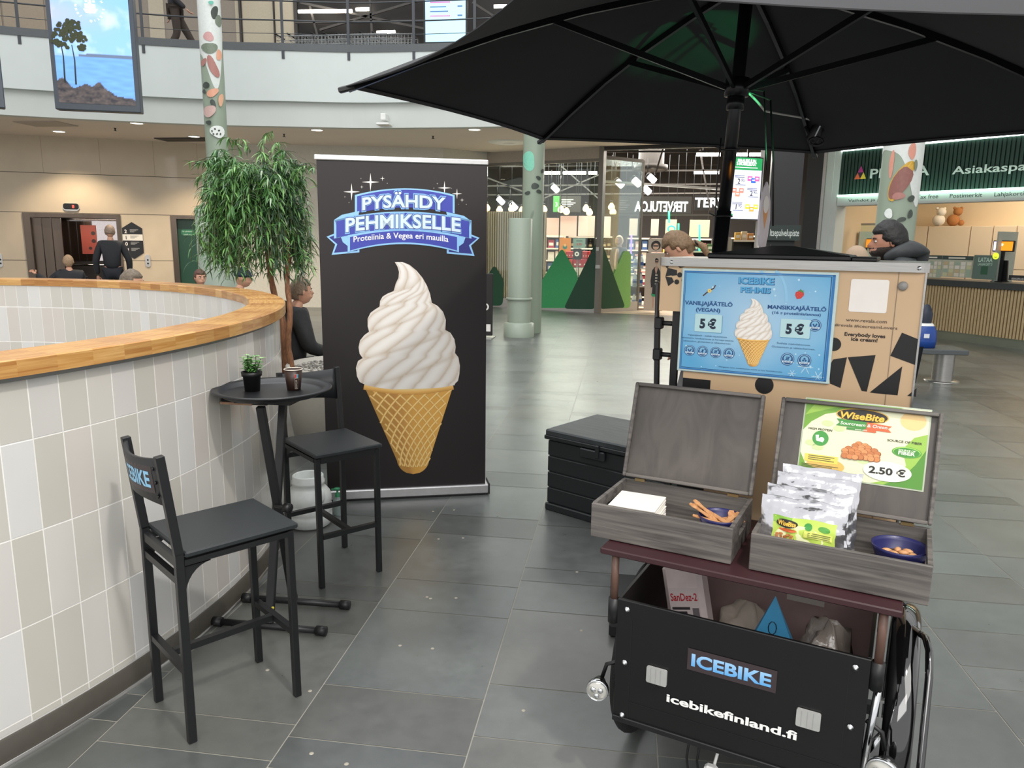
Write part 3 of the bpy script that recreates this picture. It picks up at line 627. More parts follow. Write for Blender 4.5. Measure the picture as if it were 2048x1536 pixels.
for j in range(nz+1):
    for i in range(nx+1):
        fx, fz = i/nx, j/nz; V.append((x0+(x1-x0)*fx, z0+(z1-z0)*fz, 0))
        nn = noise.fractal(Vector((fx*3, fz*7, 2)), 1, 2, 4)
        rock = .13-.10*fx+.045*noise.noise(Vector((fx*7, 1, 0)))+ (.05*math.exp(-((fx-.55)/.12)**2))
        if fz < rock: n3 = noise.noise(Vector((fx*9, fz*45, 3)))+.6*noise.noise(Vector((fx*30, fz*110, 3))); h = (.055+.06*n3, .045+.045*n3, .045+.035*n3)
        elif fz < .275: s_ = .5+.5*noise.noise(Vector((fx*6, fz*60, 0))); h = (.10+.05*s_, .24+.12*s_, .62+.18*s_)
        elif fz < .288+.012*(fx > .4): h = (.10, .14, .22) if fx > .3 else (.24, .4, .75)
        else:
            g_ = (fz-.28)/.72; h = (.22-.08*g_, .42-.06*g_, .86); cl = min(.4, max(0, nn*.55))*(1-.6*g_); pk = math.exp(-((fz-.52)/.1)**2)*(1-fx)*.5
            h = tuple(h[k]*(1-cl)+(.78, .80, .92)[k]*cl for k in range(3)); h = (h[0]+.28*pk, h[1]-.02*pk, h[2])
        Cc.append(tuple(max(0, x) for x in h))
em = mat('screen_picture', '#ffffff', .5, vc=True, emit=.6, var=0)
em.node_tree.nodes['Principled BSDF'].inputs['Roughness'].default_value = .4
mb = MB(em); mb.T = M; mb.add(V, [(j*(nx+1)+i, j*(nx+1)+i+1, (j+1)*(nx+1)+i+1, (j+1)*(nx+1)+i) for j in range(nz) for i in range(nx)], False, Cc)
gl = glow('#f2f6ff', 1.1); X = lambda f: x0+(x1-x0)*f; Z = lambda f: z0+(z1-z0)*f
mb.m(glow('#1c2013', .5))
for tx, tz, h in ((.10, .12, .30), (.24, .11, .29)):
    mb.ribbon([(X(tx), Z(tz)), (X(tx+.01), Z(tz+h*.5)), (X(tx-.01), Z(tz+h*.8))], [.022, .016, .01], .004)
mb.m(glow('#2a3018', .6))
for tx, tz, r_ in ((.06, .40, .08), (.13, .43, .10), (.22, .45, .11), (.30, .42, .08), (.36, .38, .06), (.10, .33, .07), (.36, .33, .05), (.20, .38, .07), (.03, .35, .05), (.27, .47, .07)):
    for k in range(16):
        a_ = q.random()*6.3; d_ = q.random()**.5; mb.disc(X(tx)+cos(a_)*d_*r_*1.1, Z(tz)+sin(a_)*d_*r_*.7, .018+.014*q.random(), .005+.0002*k, 6)
mb.m(gl); mb.text('OCEAN', X(.5), Z(.815), .085, .006, .03); mb.rect(X(.32), Z(.755), X(.72), Z(.7575), .006)
mb.text('Itämeren puolesta.', X(.5), Z(.70), .06, .006, .0, wid=W_*.52); mb.ribbon(arc(X(.46), Z(.93), .10, 0, 2*pi, 30), .012, .006); mb.ribbon(arc(X(.58), Z(.93), .10, 0, 2*pi, 30), .012, .0062)
for k, ch in enumerate('JOHN NURMISEN SÄÄTIÖ'):
    an = radians(225-k*16.5); mb.T = M @ Matrix.Translation((X(.5)+.16*cos(an), Z(.565)+.16*sin(an), .006)) @ Matrix.Rotation(an-pi/2, 4, 'Z'); mb.text(ch, 0, 0, .026, 0, .02)
mb.T = M; mb.poly([(X(.5)-.08, Z(.555)), (X(.5)-.05, Z(.532)), (X(.5)+.06, Z(.532)), (X(.5)+.10, Z(.557))], .006)
for k in range(3): mb.rect(X(.5)-.06+.045*k, Z(.56), X(.5)-.02+.045*k, Z(.562)+.05+.02*(k == 1), .0062)
for k in range(3): mb.rect(X(.5)-.05+.045*k, Z(.56)+.075, X(.5)-.02+.045*k, Z(.56)+.10, .0062)
mb.build('display', t, mw=ID4)
mb = MB(dk); 
for f_ in (.2, .8): p = M @ Vector((W_*f_, H_, -.08)); mb.cyl(p, p+Vector((0, 0, 3)), .012, n=8)
mb.build('suspension', t, mw=ID4)
a = atd(-60, 210, 12.5); b_ = atd(11, 214, 12.5); M = frame((a.x, a.y, a.z), (b_.x-a.x, b_.y-a.y, 0), (0, 0, 1)); W_ = (Vector((b_.x-a.x, b_.y-a.y, 0))).length
t = thing('advertising_screen', 'second hanging screen cut off by the left picture edge', 'screen', tuple(a))
mb = MB(mat('screen_casing', '')) if False else MB(MATS['screen_casing']); mb.T = M; mb.box(0, W_, 0, H_, -.16, -.004, .01); mb.build('housing', t, mw=ID4)
mb = MB(glow('#a9bfe8', 1)); mb.T = M; mb.rect(.06, .09, W_-.06, H_-.06, .0); mb.build('display', t, mw=ID4)
for f_ in (.2, .8): p = M @ Vector((W_*f_, H_, -.08)); m_ = MB(dk); m_.cyl(p, p+Vector((0, 0, 3)), .012, n=8); m_.build('suspension', t, mw=ID4)

# ================================================================== SHOP
mb = MB(mat('black_ceiling', '#1d1b1a', .85)); mb.box(-6, 5.2, 16.2, 30, 4.7, 4.8); mb.box(5.2, 12, 19, 30, 4.7, 4.8); mb.build('ceiling_shop', kind='structure')
strip_wall([(-6, 28), (6, 29), (11, 29)], 0, 4.7, mat('shop_back', '#2d2926', .7), 'wall_shop_back', thick=.1)
strip_wall([(-6, 18.4), (-6, 28)], 0, 4.7, mat('shop_side', '#4a443e', .7), 'wall_shop_left', thick=-.1)
mb = MB(mat('shop_floor', '#c8b49a', .35, var=.05)); mb.add([(-5, 18.42, .003), (-3.35, 18.6, .003), (-.58, 17.5, .003), (3.3, 16.9, .003), (9, 20, .003), (9, 29, .003), (-6, 29, .003)], [(0, 1, 2, 3, 4, 5, 6)], False); mb.build('floor_shop', kind='structure')
gls = glassmat('window_glass')
strip_wall([GA, GB], 3.45, 4.75, mat('header', '#a89e90', .5), 'trim_5', thick=.15); strip_wall([GB, (3.7, 16.5)], 3.62, 4.75, mat('header_dark', '#282625', .5), 'trim_6', thick=.15)
def glazing(name, a, b, z0, z1, n, posts=()):
    mb = MB(gls); d = Vector((b[0]-a[0], b[1]-a[1], 0)); L = d.length; M = frame((*a, 0), d, (0, 0, 1)); mb.T = M
    for i in range(n): mb.box(L*i/n+.008, L*(i+1)/n-.008, z0, z1, -.03, -.018)
    mb.m(STEEL); mb.box(0, L, 0, z0, -.06, .0); mb.m(mat('mullion', '#77736c', .4, .6)); mb.box(0, L, z1, z1+.07, -.06, 0)
    for i in range(1, n): mb.box(L*i/n-.007, L*i/n+.007, z0, z1, -.035, -.012)
    mb.build(name, kind='structure'); return M, L
G1, L1 = glazing('window_1', GA, GB, .22, 3.38, 3); G2, L2 = glazing('window_2', GB, GC, .22, 3.45, 1)
mb = MB(mat('mullion', '')); mb.T = G1; mb.box(L1-.02, L1+.09, 0, 3.7, -.12, .04); mb.m(STEEL); mb.box(L1+.0, L1+.1, 1.02, 1.1, .04, .09); mb.box(L1+.0, L1+.07, 1.42, 1.5, .04, .09); mb.build('trim_7', kind='structure')
mb = MB(mat('mullion', '')); mb.T = G2; mb.box(L2, L2+.05, 0, 3.5, -.05, .0); mb.build('trim_8', kind='structure')
def decal(M, pts, hx, label, d=.006):
    mb = MB(mat('decal_'+hx.strip('#'), hx, .5)); mb.T = M; P = [wl(960+x/3.658, 260+y/3.658, M) for x, y in pts]
    # round the corners
    R_ = []
    n = len(P)
    for i in range(n):
        a, b_, c = Vector(P[i-1]), Vector(P[i]), Vector(P[(i+1) % n]); k = min(.12, (a-b_).length*.4, (c-b_).length*.4)
        u_ = b_+(a-b_).normalized()*k; v_ = b_+(c-b_).normalized()*k
        for s in range(6): tt = s/5; R_.append(tuple(u_*(1-tt)**2+b_*2*tt*(1-tt)+v_*tt*tt))
    mb.prism(R_, d-.003, d); mb.build('tree_decal', label=label, cat='window decal')
decal(G1, [(20, 1285), (165, 1285), (178, 1100), (105, 985), (35, 1100)], '#12472f', 'small dark green tree shaped decal left of the sage column')
decal(G1, [(420, 1302), (648, 1302), (722, 1072), (600, 860), (440, 1120)], '#2f8f56', 'mid green tree shaped decal on the glass right of the sage column', .004)
decal(G1, [(612, 1308), (848, 1310), (848, 820)], '#0f3b27', 'left half of the large dark green tree decal', .009)
decal(G2, [(872, 1310), (1062, 1300), (894, 830), (872, 850)], '#16482b', 'right half of the large dark green tree decal beyond the steel post', .009)
decal(G2, [(960, 1100), (1058, 880), (1104, 895), (1100, 1302), (960, 1302)], '#7fb560', 'light green tree shaped decal on the last glass pane', .004)
# wooden slat partition
t = thing('slat_partition', 'pale vertical slat partition behind the sage column', 'partition', (-2.3, 19.4, 0)); a = aty(940, 423, 19.4).x; b_ = aty(1093, 423, 19.4).x
mb = MB(mat('slat_backing', '#6f6455', .7)); mb.box(a, b_, 19.45, 19.5, 0, 2.35); mb.build('backing', t, mw=ID4)
mb = MB(mat('slat_wood', '#b8a58b', .6)); x = a
while x < b_-.03: mb.box(x, x+.035, 19.40, 19.45, 0, 2.35); x += .06
mb.build('slats', t, mw=ID4)
# tube lamps, beams, duct, spots, pendants
sp_lab = ('over the left shop glass', 'second row left of the steel post, left piece', 'second row left of the steel post, middle piece', 'second row touching the steel post', 'left of the parasol pole', 'just right of the parasol pole', 'above the promotion screen', 'low left of the parasol pole')
for i, (a, b_, v, Y) in enumerate(((1088, 1190, 311, 19.5), (1082, 1122, 346, 22), (1126, 1172, 346, 22), (1177, 1194, 346, 22), (1393, 1441, 309, 18.6), (1466, 1495, 309, 18.6), (1499, 1522, 309, 18.6), (1388, 1438, 345, 21))):
    tube_lamp(a, v, b_, v, Y, 'bright tube lamp in the shop '+sp_lab[i], .04)
mb = MB(mat('beam_steel', ''))
for a, b_, c_, d_, Y in ((960, 372, 1440, 368, 21), (960, 390, 1440, 386, 23), (960, 350, 1090, 400, 21), (1120, 330, 1200, 400, 24), (1080, 400, 1220, 340, 24), (1210, 303, 1430, 303, 18.2), (1205, 341, 1440, 341, 20), (1210, 430, 1430, 430, 20), (1330, 285, 1310, 350, 19), (1400, 300, 1420, 420, 20)): mb.bar(aty(a, b_, Y), aty(c_, d_, Y), .04)
mb.m(mat('duct_metal', '#35322f', .4, .5)); mb.bar(aty(960, 325, 25), aty(1440, 318, 25), .35); mb.build('trim_9', kind='structure')
p = aty(1302, 330, 20); m_ = MB(mat('duct_metal', '')); m_.lathe([(.32, 1.2), (.32, .02), (.42, .0), (.42, -.12), (.30, -.16), (.001, -.16)], (p.x, p.y, p.z), 28); m_.build('ventilation_duct', label='large dark round duct outlet under the shop ceiling', cat='duct')
mb = MB(mat('metal_trim_strip', '#a9a49b', .3, .8)); mb.bar(aty(1210, 363, 18.8), aty(1440, 378, 18.8), .14, .05); mb.build('light_track', label='metal lighting track slanting across the shop entrance', cat='light track')
for u, v, Y, lb in ((1110, 378, 21, 'left'), (1001, 402, 21, 'left behind the banner edge'), (1027, 413, 21, 'low left behind the slat partition'), (1303, 358, 19.5, 'upper entrance'), (1293, 381, 19.5, 'lower entrance'), (1239, 368, 20, 'near the steel post'), (1273, 365, 18.7, 'on the slanting track')):
    p = aty(u, v, Y); t = thing('spotlight', 'small bright spotlight hanging in the shop, '+lb, 'lamp', tuple(p)); m_ = MB(glow('#fff8ea', 8)); m_.cyl((-.06, 0, .07), (.08, -.05, -.06), .075, n=12); m_.build('lamp', t)
    m_ = MB(BLKP); m_.cyl((-.1, .02, .11), (-.062, .0, .072), .08, n=12); m_.cyl((-.1, 0, .1), (-.1, 0, .5), .012, n=6); m_.build('bracket', t)
bulb = glow('#ffcf8c', 3); b0 = None
for i, (u, v) in enumerate(((974, 415), (999, 419), (1023, 417), (1044, 420), (1088, 418), (1122, 418), (1133, 422), (1172, 416), (1179, 424), (1223, 413), (1226, 423))):
    p = aty(u, v, 20.2)
    lb = '%s round glowing pendant bulb from the left over the shop' % ORD[i]
    if b0 is None:
        b0 = thing('pendant_bulb', lb, 'lamp', tuple(p), 0, 'pendant bulbs over the shop'); m_ = MB(bulb); m_.lathe([(.001, -.1), (.06, -.085), (.085, -.04), (.085, 0), (.05, .06), (.025, .09)], n=14); m_.build('bulb', b0)
        m_ = MB(BLKP); m_.cyl((0, 0, .09), (0, 0, .15), .025, n=8); m_.cyl((0, 0, .15), (0, 0, 1.6), .005, n=4); m_.build('cord', b0)
    else: dup(b0, tuple(p), 0, lb)
def board(name, u0, v0, u1, v1, Y, m, label, cat, th=.02, extra=None, hang=0, **k):   # upright board facing the hall
    a = aty(u0, v1, Y); b_ = aty(u1, v0, Y); mb = MB(m); M = frame((a.x, a.y, a.z), (1, 0, 0), (0, 0, 1)); mb.T = M; W, H = b_.x-a.x, b_.z-a.z
    mb.box(0, W, 0, H, -th, 0)
    if extra: extra(mb, W, H)
    if hang == 1: mb.m(dk); mb.cyl((W*.1, H, -th/2), (W*.1, 4.7-a.z, -th/2), .006, n=6); mb.cyl((W*.9, H, -th/2), (W*.9, 4.7-a.z, -th/2), .006, n=6)
    if hang == -1: mb.m(dk); mb.cyl((W*.5, 0, -th/2-.02), (W*.5, .003-a.z, -th/2-.02), .012, n=6)
    return mb.build(name, label=label, cat=cat, **k)
def ex(mb, W, H):
    mb.m(glow('#f4fbf4', 4)); V, P = text2d('TERVETULOA', .02); 
    xs = [a for a, b in V]; w_ = max(xs)-min(xs); mb.add([(W*.95-(a-min(xs))/w_*W*.72, H*.12+b*H*.82, .01) for a, b in V], P, False)
    mb.m(ink('#7b7a77'))
    for k in range(5): mb.rect(W*.02, H*(.2+.13*k), W*(.1+.03*(k % 3)), H*(.23+.13*k), .002)
board('welcome_sign', 1236, 393, 1384, 426, 20.5, ink('#3c3a38'), 'dark hanging sign with the white welcome word seen mirrored', 'sign', extra=ex, hang=1)
def ex(mb, W, H): mb.m(glow('#f4fbf4', 4)); mb.text('TERVETULOA', W*.01, H*.2, H*.6, .01, .02, al='L')
board('welcome_sign', 1388, 390, 1500, 420, 20.0, ink('#2d2b2a'), 'dark hanging sign with the welcome word running behind the parasol pole', 'sign', extra=ex, hang=1)
def ex(mb, W, H):
    mb.m(ink('#4f9a4d')); mb.rect(0, 0, W*.25, H, .002); mb.m(ink('#e8efe6')); mb.text('3', W*.12, H*.35, H*.25, .004, .02)
    for k in range(5): mb.rect(W*.3, H*(.35+.1*k), W*(.65+.08*(k % 3)), H*(.39+.1*k), .003)
board('aisle_sign', 1106, 392, 1162, 424, 21.5, ink('#3e3b37'), 'aisle sign with a green field and the number 3', 'sign', extra=ex, hang=1)
for i, (u0, v0, u1, v1, hx, lb) in enumerate(((1092, 436, 1118, 472, '#c9a79a', 'behind the mid green tree decal'), (1120, 432, 1154, 472, '#d2aea2', 'left of the steel post'), (1156, 432, 1190, 472, '#d9b7ab', 'touching the steel post from the left'),
     (1203, 433, 1222, 472, '#dcc0b5', 'just right of the steel post'), (1258, 437, 1276, 471, '#c8bcae', 'above the bottle shelf'), (1301, 438, 1318, 471, '#c3b9a9', 'above the fashion poster'), (1330, 439, 1354, 471, '#bdb7a0', 'above the woman with the ponytail'), (1378, 440, 1420, 474, '#aeb299', 'left of the parasol pole'))):
    board('hanging_banner', u0, v0, u1, v1, 21.8, ink(hx), 'pale fabric banner hanging in the shop '+lb, 'banner', .01, hang=1)
# shelving with goods
def shelf_unit(u0, u1, vt, Y, label, levels=5, hx='#3a3632', D_=.45):
    a = aty(u0, vt, Y); b_ = aty(u1, vt, Y); t = thing('shelf_unit', label, 'shelf', ((a.x+b_.x)/2, Y, 0)); H = a.z; W = b_.x-a.x; m = mat('shelf_'+hx.strip('#'), hx, .5)
    mb = MB(m); mb.box(-W/2, W/2, D_-.02, D_, 0, H); mb.build('back_panel', t)
    for s in (-1, 1): mb = MB(m); mb.box(s*W/2-.015, s*W/2+.015, 0, D_, 0, H); mb.build('side_panel', t)
    zs = [.1+i*(H-.15)/levels for i in range(levels+1)]
    for z_ in zs: mb = MB(m); mb.box(-W/2+.016, W/2-.016, .0, D_-.025, z_, z_+.025); mb.m(ink('#e8e2d6')); mb.box(-W/2+.016, W/2-.016, -.012, 0, z_-.01, z_+.03); mb.build('shelf', t)
    return (a.x+b_.x)/2, W, zs, H
pal = ['#b5473a', '#d8c6a2', '#c98a3e', '#8a5a3a', '#e3ddd0', '#a33a4a', '#4a6aa0', '#d4a7a0', '#5c7a4c', '#e0b34c', '#7d4f7a', '#c86a4a']
PN = ['brick red', 'cream', 'amber', 'brown', 'off-white', 'crimson', 'blue', 'pale pink', 'green', 'yellow', 'purple', 'orange']
protoB = {}
def goods(cx, W, zs, Y, h, grp, seed, kind='box', what='carton'):
    q = random.Random(seed); n = max(2, int(W/.17)); s_ = (W-.08)/n
    for iz, z_ in enumerate(zs):
        for i in range(n):
            k = (kind, q.randrange(6), round(h*q.choice((.8, .9, 1)), 3), round(s_, 3), seed % 12); lev = ('lowest', 'second', 'third', 'fourth', 'fifth', 'sixth')[iz]
            lbl_ = '%s, %s shelf up, %s from left' % (grp[0].replace('small coloured', PN[(k[1]+seed) % 12]).replace('coloured', PN[(k[1]+seed) % 12]).replace('bright', PN[(k[1]+seed) % 12]).replace('small item', 'small '+PN[(k[1]+seed) % 12]+' box'), lev, ORD[i])
            x = cx-W/2+.04+s_*(i+.5); loc = (x, Y+.12, z_+.026)
            if k in protoB: o = protoB[k].copy(); COL.objects.link(o); o.location = loc; o['label'] = lbl_; o['group'] = grp[1]; continue
            mb = MB(mat('goods_'+pal[(k[1]+seed) % 12].strip('#'), pal[(k[1]+seed) % 12], .5)); w_ = s_*.42
            if kind == 'box':
                mb.box(-w_, w_, -.08, .08, 0, k[2], .006); mb.m(ink('#ece7da')); mb.box(-w_*.7, w_*.7, -.082, -.08, k[2]*.3, k[2]*.65)
            else:
                mb.m(glassish if kind == 'bottle' else ink('#241a18')); r_ = min(w_, .05); mb.lathe([(.001, 0), (r_, .0), (r_, k[2]*.62), (r_*.4, k[2]*.82), (r_*.35, k[2]*.96), (.001, k[2]*.96)], n=10)
                mb.m(ink('#2f5ea8' if kind == 'bottle' else '#c9b48a')); mb.lathe([(r_+.001, k[2]*.2), (r_+.001, k[2]*.45)], n=10); mb.lathe([(r_*.42, k[2]*.93), (r_*.42, k[2]), (.001, k[2])], n=8)
            o = mb.build({'box': 'product_box', 'bottle': 'water_bottle', 'wine': 'wine_bottle'}[kind], label=lbl_, cat={'box': 'box', 'bottle': 'bottle', 'wine': 'bottle'}[kind], group=grp[1]); o.location = loc; protoB[k] = o
glassish = mat('bottle_plastic', '#c3d3df', .15, spec=.6)
cx, W, zs, H = shelf_unit(1092, 1128, 470, 21, 'tall pale shelf unit left of the orange poster in the shop', 5, '#cbb9a0'); goods(cx, W, zs[:5], 21, .28, ('small coloured box on the pale shelf', 'boxes on the pale shop shelf'), 1)
cx, W, zs, H = shelf_unit(1136, 1190, 471, 22, 'black wine shelf unit left of the steel post', 5, '#231f1e'); goods(cx, W, zs[:5], 22, .3, ('dark bottle left of the steel post', 'dark bottles on the left black shelf'), 2, 'wine')
cx, W, zs, H = shelf_unit(1202, 1226, 471, 22, 'narrow black shelf unit just right of the steel post', 5, '#231f1e'); goods(cx, W, zs[:5], 22, .3, ('dark bottle right of the steel post', 'dark bottles on the right black shelf'), 5, 'wine')
cx, W, zs, H = shelf_unit(1254, 1300, 474, 21.5, 'long shelf unit behind the bottled water', 5, '#6a5a50'); goods(cx, W, zs[1:5], 21.5, .26, ('coloured box behind the bottled water', 'boxes behind the bottled water'), 3)
cx, W, zs, H = shelf_unit(1380, 1432, 500, 19.5, 'produce rack left of the parasol pole', 3, '#3a3a34')
goods(cx, W, zs[1:], 19.5, .2, ('bright box left of the parasol pole', 'boxes on the produce rack'), 4)
cx, W, zs, H = shelf_unit(1466, 1512, 478, 18.5, 'produce rack right of the parasol pole', 3, '#3a3a34'); goods(cx, W, zs[1:], 18.5, .2, ('bright box right of the parasol pole', 'boxes on the right produce rack'), 9)
for i, (u0, u1, Y, vt) in enumerate(((1302, 1340, 23, 476), (1342, 1378, 23.5, 478), (1380, 1424, 24, 476), (1462, 1500, 24, 474), (1190, 1204, 23, 474), (1504, 1528, 23, 470), (1000, 1040, 24, 470), (1618, 1640, 24, 440))):
    lb_i = ('behind the fashion poster', 'behind the woman with the ponytail', 'far behind the produce rack', 'right of the parasol pole', 'directly behind the steel post', 'beside the promotion screen', 'behind the slat partition', 'seen past the totem')[i]
    cx, W, zs, H = shelf_unit(u0, u1, vt, Y, 'far shop shelf unit '+lb_i, 4, '#4a433c'); goods(cx, W, zs[:4], Y, .3, ('small item '+lb_i, 'items on the far shelf '+lb_i), 20+i)
# bottled water in the glass-sided display
t = thing('display_stand', 'steel stand filled with bottled water beside the shop entrance', 'display stand', (aty(1282, 600, 18.6).x, 18.6, 0)); a = aty(1257, 540, 18.6).x-aty(1282, 600, 18.6).x; b_ = aty(1303, 540, 18.6).x-aty(1282, 600, 18.6).x
for z_ in (.08, .55, .98): mb = MB(STEEL); mb.box(a, b_, 0, .5, z_, z_+.03); mb.build('shelf', t)
for s in (a, b_-.03):
    for y_ in (0, .47): mb = MB(STEEL); mb.box(s, s+.03, y_, y_+.03, 0, 1.35); mb.build('post', t)
goods(aty(1280, 600, 18.6).x, (b_-a)*.94, (.08, .55, .98), 18.62, .36, ('clear water bottle by the entrance', 'water bottles on the steel stand'), 6, 'bottle')
def ex(mb, W, H):
    mb.m(ink('#2f7a6e')); mb.disc(W/2, H*.45, W*.2, .002); mb.m(ink('#e9b070')); mb.disc(W/2, H*.55, W*.12, .003)
board('wall_poster', 1118, 476, 1142, 508, 20.6, ink('#d98a3e'), 'orange poster standing between the shelves', 'poster', extra=ex)
def ex(mb, W, H): mb.m(ink('#c23a3a')); mb.text('6.95', W/2, H*.3, H*.22, .002, .02); mb.m(ink('#3d5a55')); mb.rect(W*.25, H*.7, W*.75, H*.78, .002)
board('price_sign', 1146, 477, 1171, 496, 20.4, ink('#7d9a90'), 'grey green price sign above the red crates', 'sign', extra=ex, hang=-1)
def ex(mb, W, H): mb.m(ink('#e4e0d8')); mb.disc(W*.45, H*.5, W*.28, .002); mb.m(ink('#222')) if False else mb.m(ink('#1b1b1d')); mb.disc(W*.45, H*.5, W*.12, .003, 8)
board('price_sign', 1146, 497, 1163, 519, 20.3, ink('#1d2026'), 'small black sign with a white disc on the red crates', 'sign', extra=ex, hang=-1)
for i, (u0, u1, v0, v1, hx, lb) in enumerate(((1131, 1148, 502, 516, '#b3262c', 'upper left red drink crate'), (1164, 1180, 502, 517, '#b3262c', 'upper right red drink crate'), (1146, 1176, 518, 534, '#a81f27', 'lower red drink crate'), (1128, 1145, 518, 534, '#c0392f', 'red drink crate behind the mid green decal'))):
    a = aty(u0, v1, 20.5); b_ = aty(u1, v0, 20.5); mb = MB(ink(hx)); mb.box(a.x, b_.x, 20.5, 20.9, a.z, b_.z-.01, .01); mb.m(ink('#e8dcd8'))
    for k in range(3): mb.box(a.x+.03+(b_.x-a.x)*k/3, a.x+(b_.x-a.x)*(k+.6)/3, 20.49, 20.5, a.z+.05, a.z+.09)
    mb.build('drink_crate', label=lb+' in the shop', cat='crate')
a = aty(1146, 562, 20.5); b_ = aty(1172, 535, 20.5); mb = MB(ink('#ded6cc')); mb.box(a.x, b_.x, 20.5, 20.9, 0, b_.z-.01); mb.m(ink('#2a2a2c')); mb.T = frame((a.x, 20.498, 0), (1, 0, 0), (0, 0, 1)); mb.text('ON KIVA', (b_.x-a.x)/2, .62, .12, .002, .02, wid=(b_.x-a.x)*.8); mb.build('display_plinth', label='white plinth with black lettering under the red crates', cat='plinth')
# shoulder-high fashion posters
def ex(mb, W, H):
    d = ink('#1c1d1e'); sk = ink('#c39a84')
    mb.m(d); mb.poly([(W*.30, H*.52), (W*.36, H*.70), (W*.50, H*.76), (W*.68, H*.75), (W*.80, H*.68), (W*.84, H*.50), (W*.76, H*.34), (W*.62, H*.42), (W*.44, H*.42), (W*.34, H*.40)], .002)
    mb.m(sk); mb.poly([(W*.50, H*.72), (W*.58, H*.62), (W*.66, H*.73), (W*.62, H*.78), (W*.54, H*.78)], .003); mb.disc(W*.58, H*.845, W*.075, .004, ry=H*.045)
    mb.m(d); mb.poly([(W*.48, H*.85), (W*.5, H*.90), (W*.58, H*.915), (W*.67, H*.89), (W*.68, H*.85), (W*.63, H*.875), (W*.53, H*.875)], .005); mb.rect(W*.50, H*.838, W*.67, H*.858, .006)
    mb.m(ink('#d8d4c4')); 
    for k in range(4): mb.rect(W*.54, H*(.46+.05*k), W*.66, H*(.48+.05*k), .005)
    mb.m(d); mb.poly([(W*.42, H*.42), (W*.68, H*.42), (W*.74, H*.26), (W*.40, H*.26)], .0045); mb.m(ink('#24a36a')); mb.poly([(W*.36, H*.30), (W*.70, H*.28), (W*.72, H*.24), (W*.40, H*.25)], .006)
    mb.m(sk); mb.poly([(W*.44, H*.25), (W*.54, H*.25), (W*.52, H*.05), (W*.46, H*.05)], .003); mb.poly([(W*.60, H*.25), (W*.70, H*.25), (W*.68, H*.05), (W*.62, H*.05)], .003)
board('fashion_poster', 1287, 506, 1330, 621, 17.9, ink('#c9b8a6'), 'tall pale poster of a model in a black open shirt and sunglasses', 'poster', .04, extra=ex)
def ex(mb, W, H): mb.m(ink('#1c1c1c')); mb.disc(W*.55, H*.5, W*.35, .002); mb.m(ink('#d8b8a4')); mb.disc(W*.55, H*.42, W*.22, .003, ry=H*.25); mb.m(ink('#1c1c1c')); mb.rect(W*.35, H*.42, W*.75, H*.52, .004)
board('fashion_poster', 1296, 478, 1325, 504, 18.6, ink('#bfb9b0'), 'small poster of a face in sunglasses above the tall fashion poster', 'poster', extra=ex)
mb = MB(glow('#2bff7a', 3))
for u, v0, v1, Y in ((1399, 449, 502, 19.2), (1357, 447, 470, 19.8), (1338, 422, 446, 19.8)): mb.cyl(aty(u, v0, Y), aty(u, v1, Y), .022, n=8)
mb.tube([aty(1343+7*cos(k*pi/6), 458+6*sin(k*pi/6), 19.8) for k in range(12)], .02, 6, closed=True); mb.build('neon_sign', label='green neon strokes glowing in the shop left of the parasol pole', cat='neon sign')
mb = MB(glow('#8a6bff', 2.5)); mb.cyl(aty(1263, 470, 19.0), aty(1262, 508, 19.0), .02, n=8); mb.build('neon_tube', label='thin violet neon tube left of the water bottles', cat='neon sign')
# little standing sign right of the banner
a = aty(970, 657, 12.3); b_ = aty(986, 547, 12.3); t = thing('floor_sign', 'narrow black floor sign peeping out right of the banner', 'sign', (b_.x-.3, 12.3, 0))
mb = MB(ink('#221f1e')); mb.box(b_.x-.7, b_.x, 12.28, 12.32, .05, b_.z, .01); mb.T = frame((b_.x-.7, 12.278, 0), (1, 0, 0), (0, 0, 1)); mb.m(ink('#e4e0da')); mb.text('DISCO', .64, .47, .12, .002, .02, al='R'); mb.rect(.5, .12, .67, .24, .002); mb.build('panel', t, mw=ID4)
mb = MB(STEEL); mb.box(b_.x-.75, b_.x+.02, 12.1, 12.5, 0, .02, .005); mb.build('foot', t, mw=ID4)

# ================================================================== SELF-SERVICE TOTEM, PROMOTION SCREEN
a = aty(1530, 480, 12.6); b_ = aty(1614, 300, 12.6); t = thing('self_service_totem', 'black self-service totem rising behind the freezer', 'totem', ((a.x+b_.x)/2, 12.6, 0)); TM = frame((a.x, 12.6, 0), (1, 0, 0), (0, 0, 1)); W_ = b_.x-a.x
z45 = aty(1570, 450, 12.6).z; z48 = aty(1570, 481, 12.6).z; zt = aty(1570, 292, 12.6).z
mb = MB(mat('totem_black', '#17181b', .3)); mb.T = TM; mb.box(.02, W_-.03, z45, zt+.9, -.12, 0); mb.build('screen_back', t, mw=ID4)
mb = MB(mat('totem_sign', '#20302b', .4)); mb.T = TM; mb.box(0, W_, z48, z45, -.14, .02); mb.m(ink('#cfd6d0')); mb.text('/ Itsepalvelupiste', W_/2, z48+.07, .105, .022, .01, wid=W_*.93); mb.build('sign_band', t, mw=ID4)
mb = MB(mat('totem_dark', '#1d2422', .5)); mb.T = TM; mb.box(.05, W_-.05, 0, z48, -.4, -.1); mb.m(ink('#8d8f8a')); mb.box(W_*.6, W_*.8, z48-.2, z48-.1, -.1, -.08); mb.m(ink('#6f675c')); mb.box(.1, W_*.2, z48-.22, z48-.06, -.1, -.08); mb.build('cabinet', t, mw=ID4)
a = aty(1457, 437, 12.0); b_ = aty(1524, 318, 12.3); M = frame(tuple(a), (b_.x-a.x, .25, 0), (0, 0, 1)); W_ = hypot(b_.x-a.x, .25); H_ = b_.z-a.z
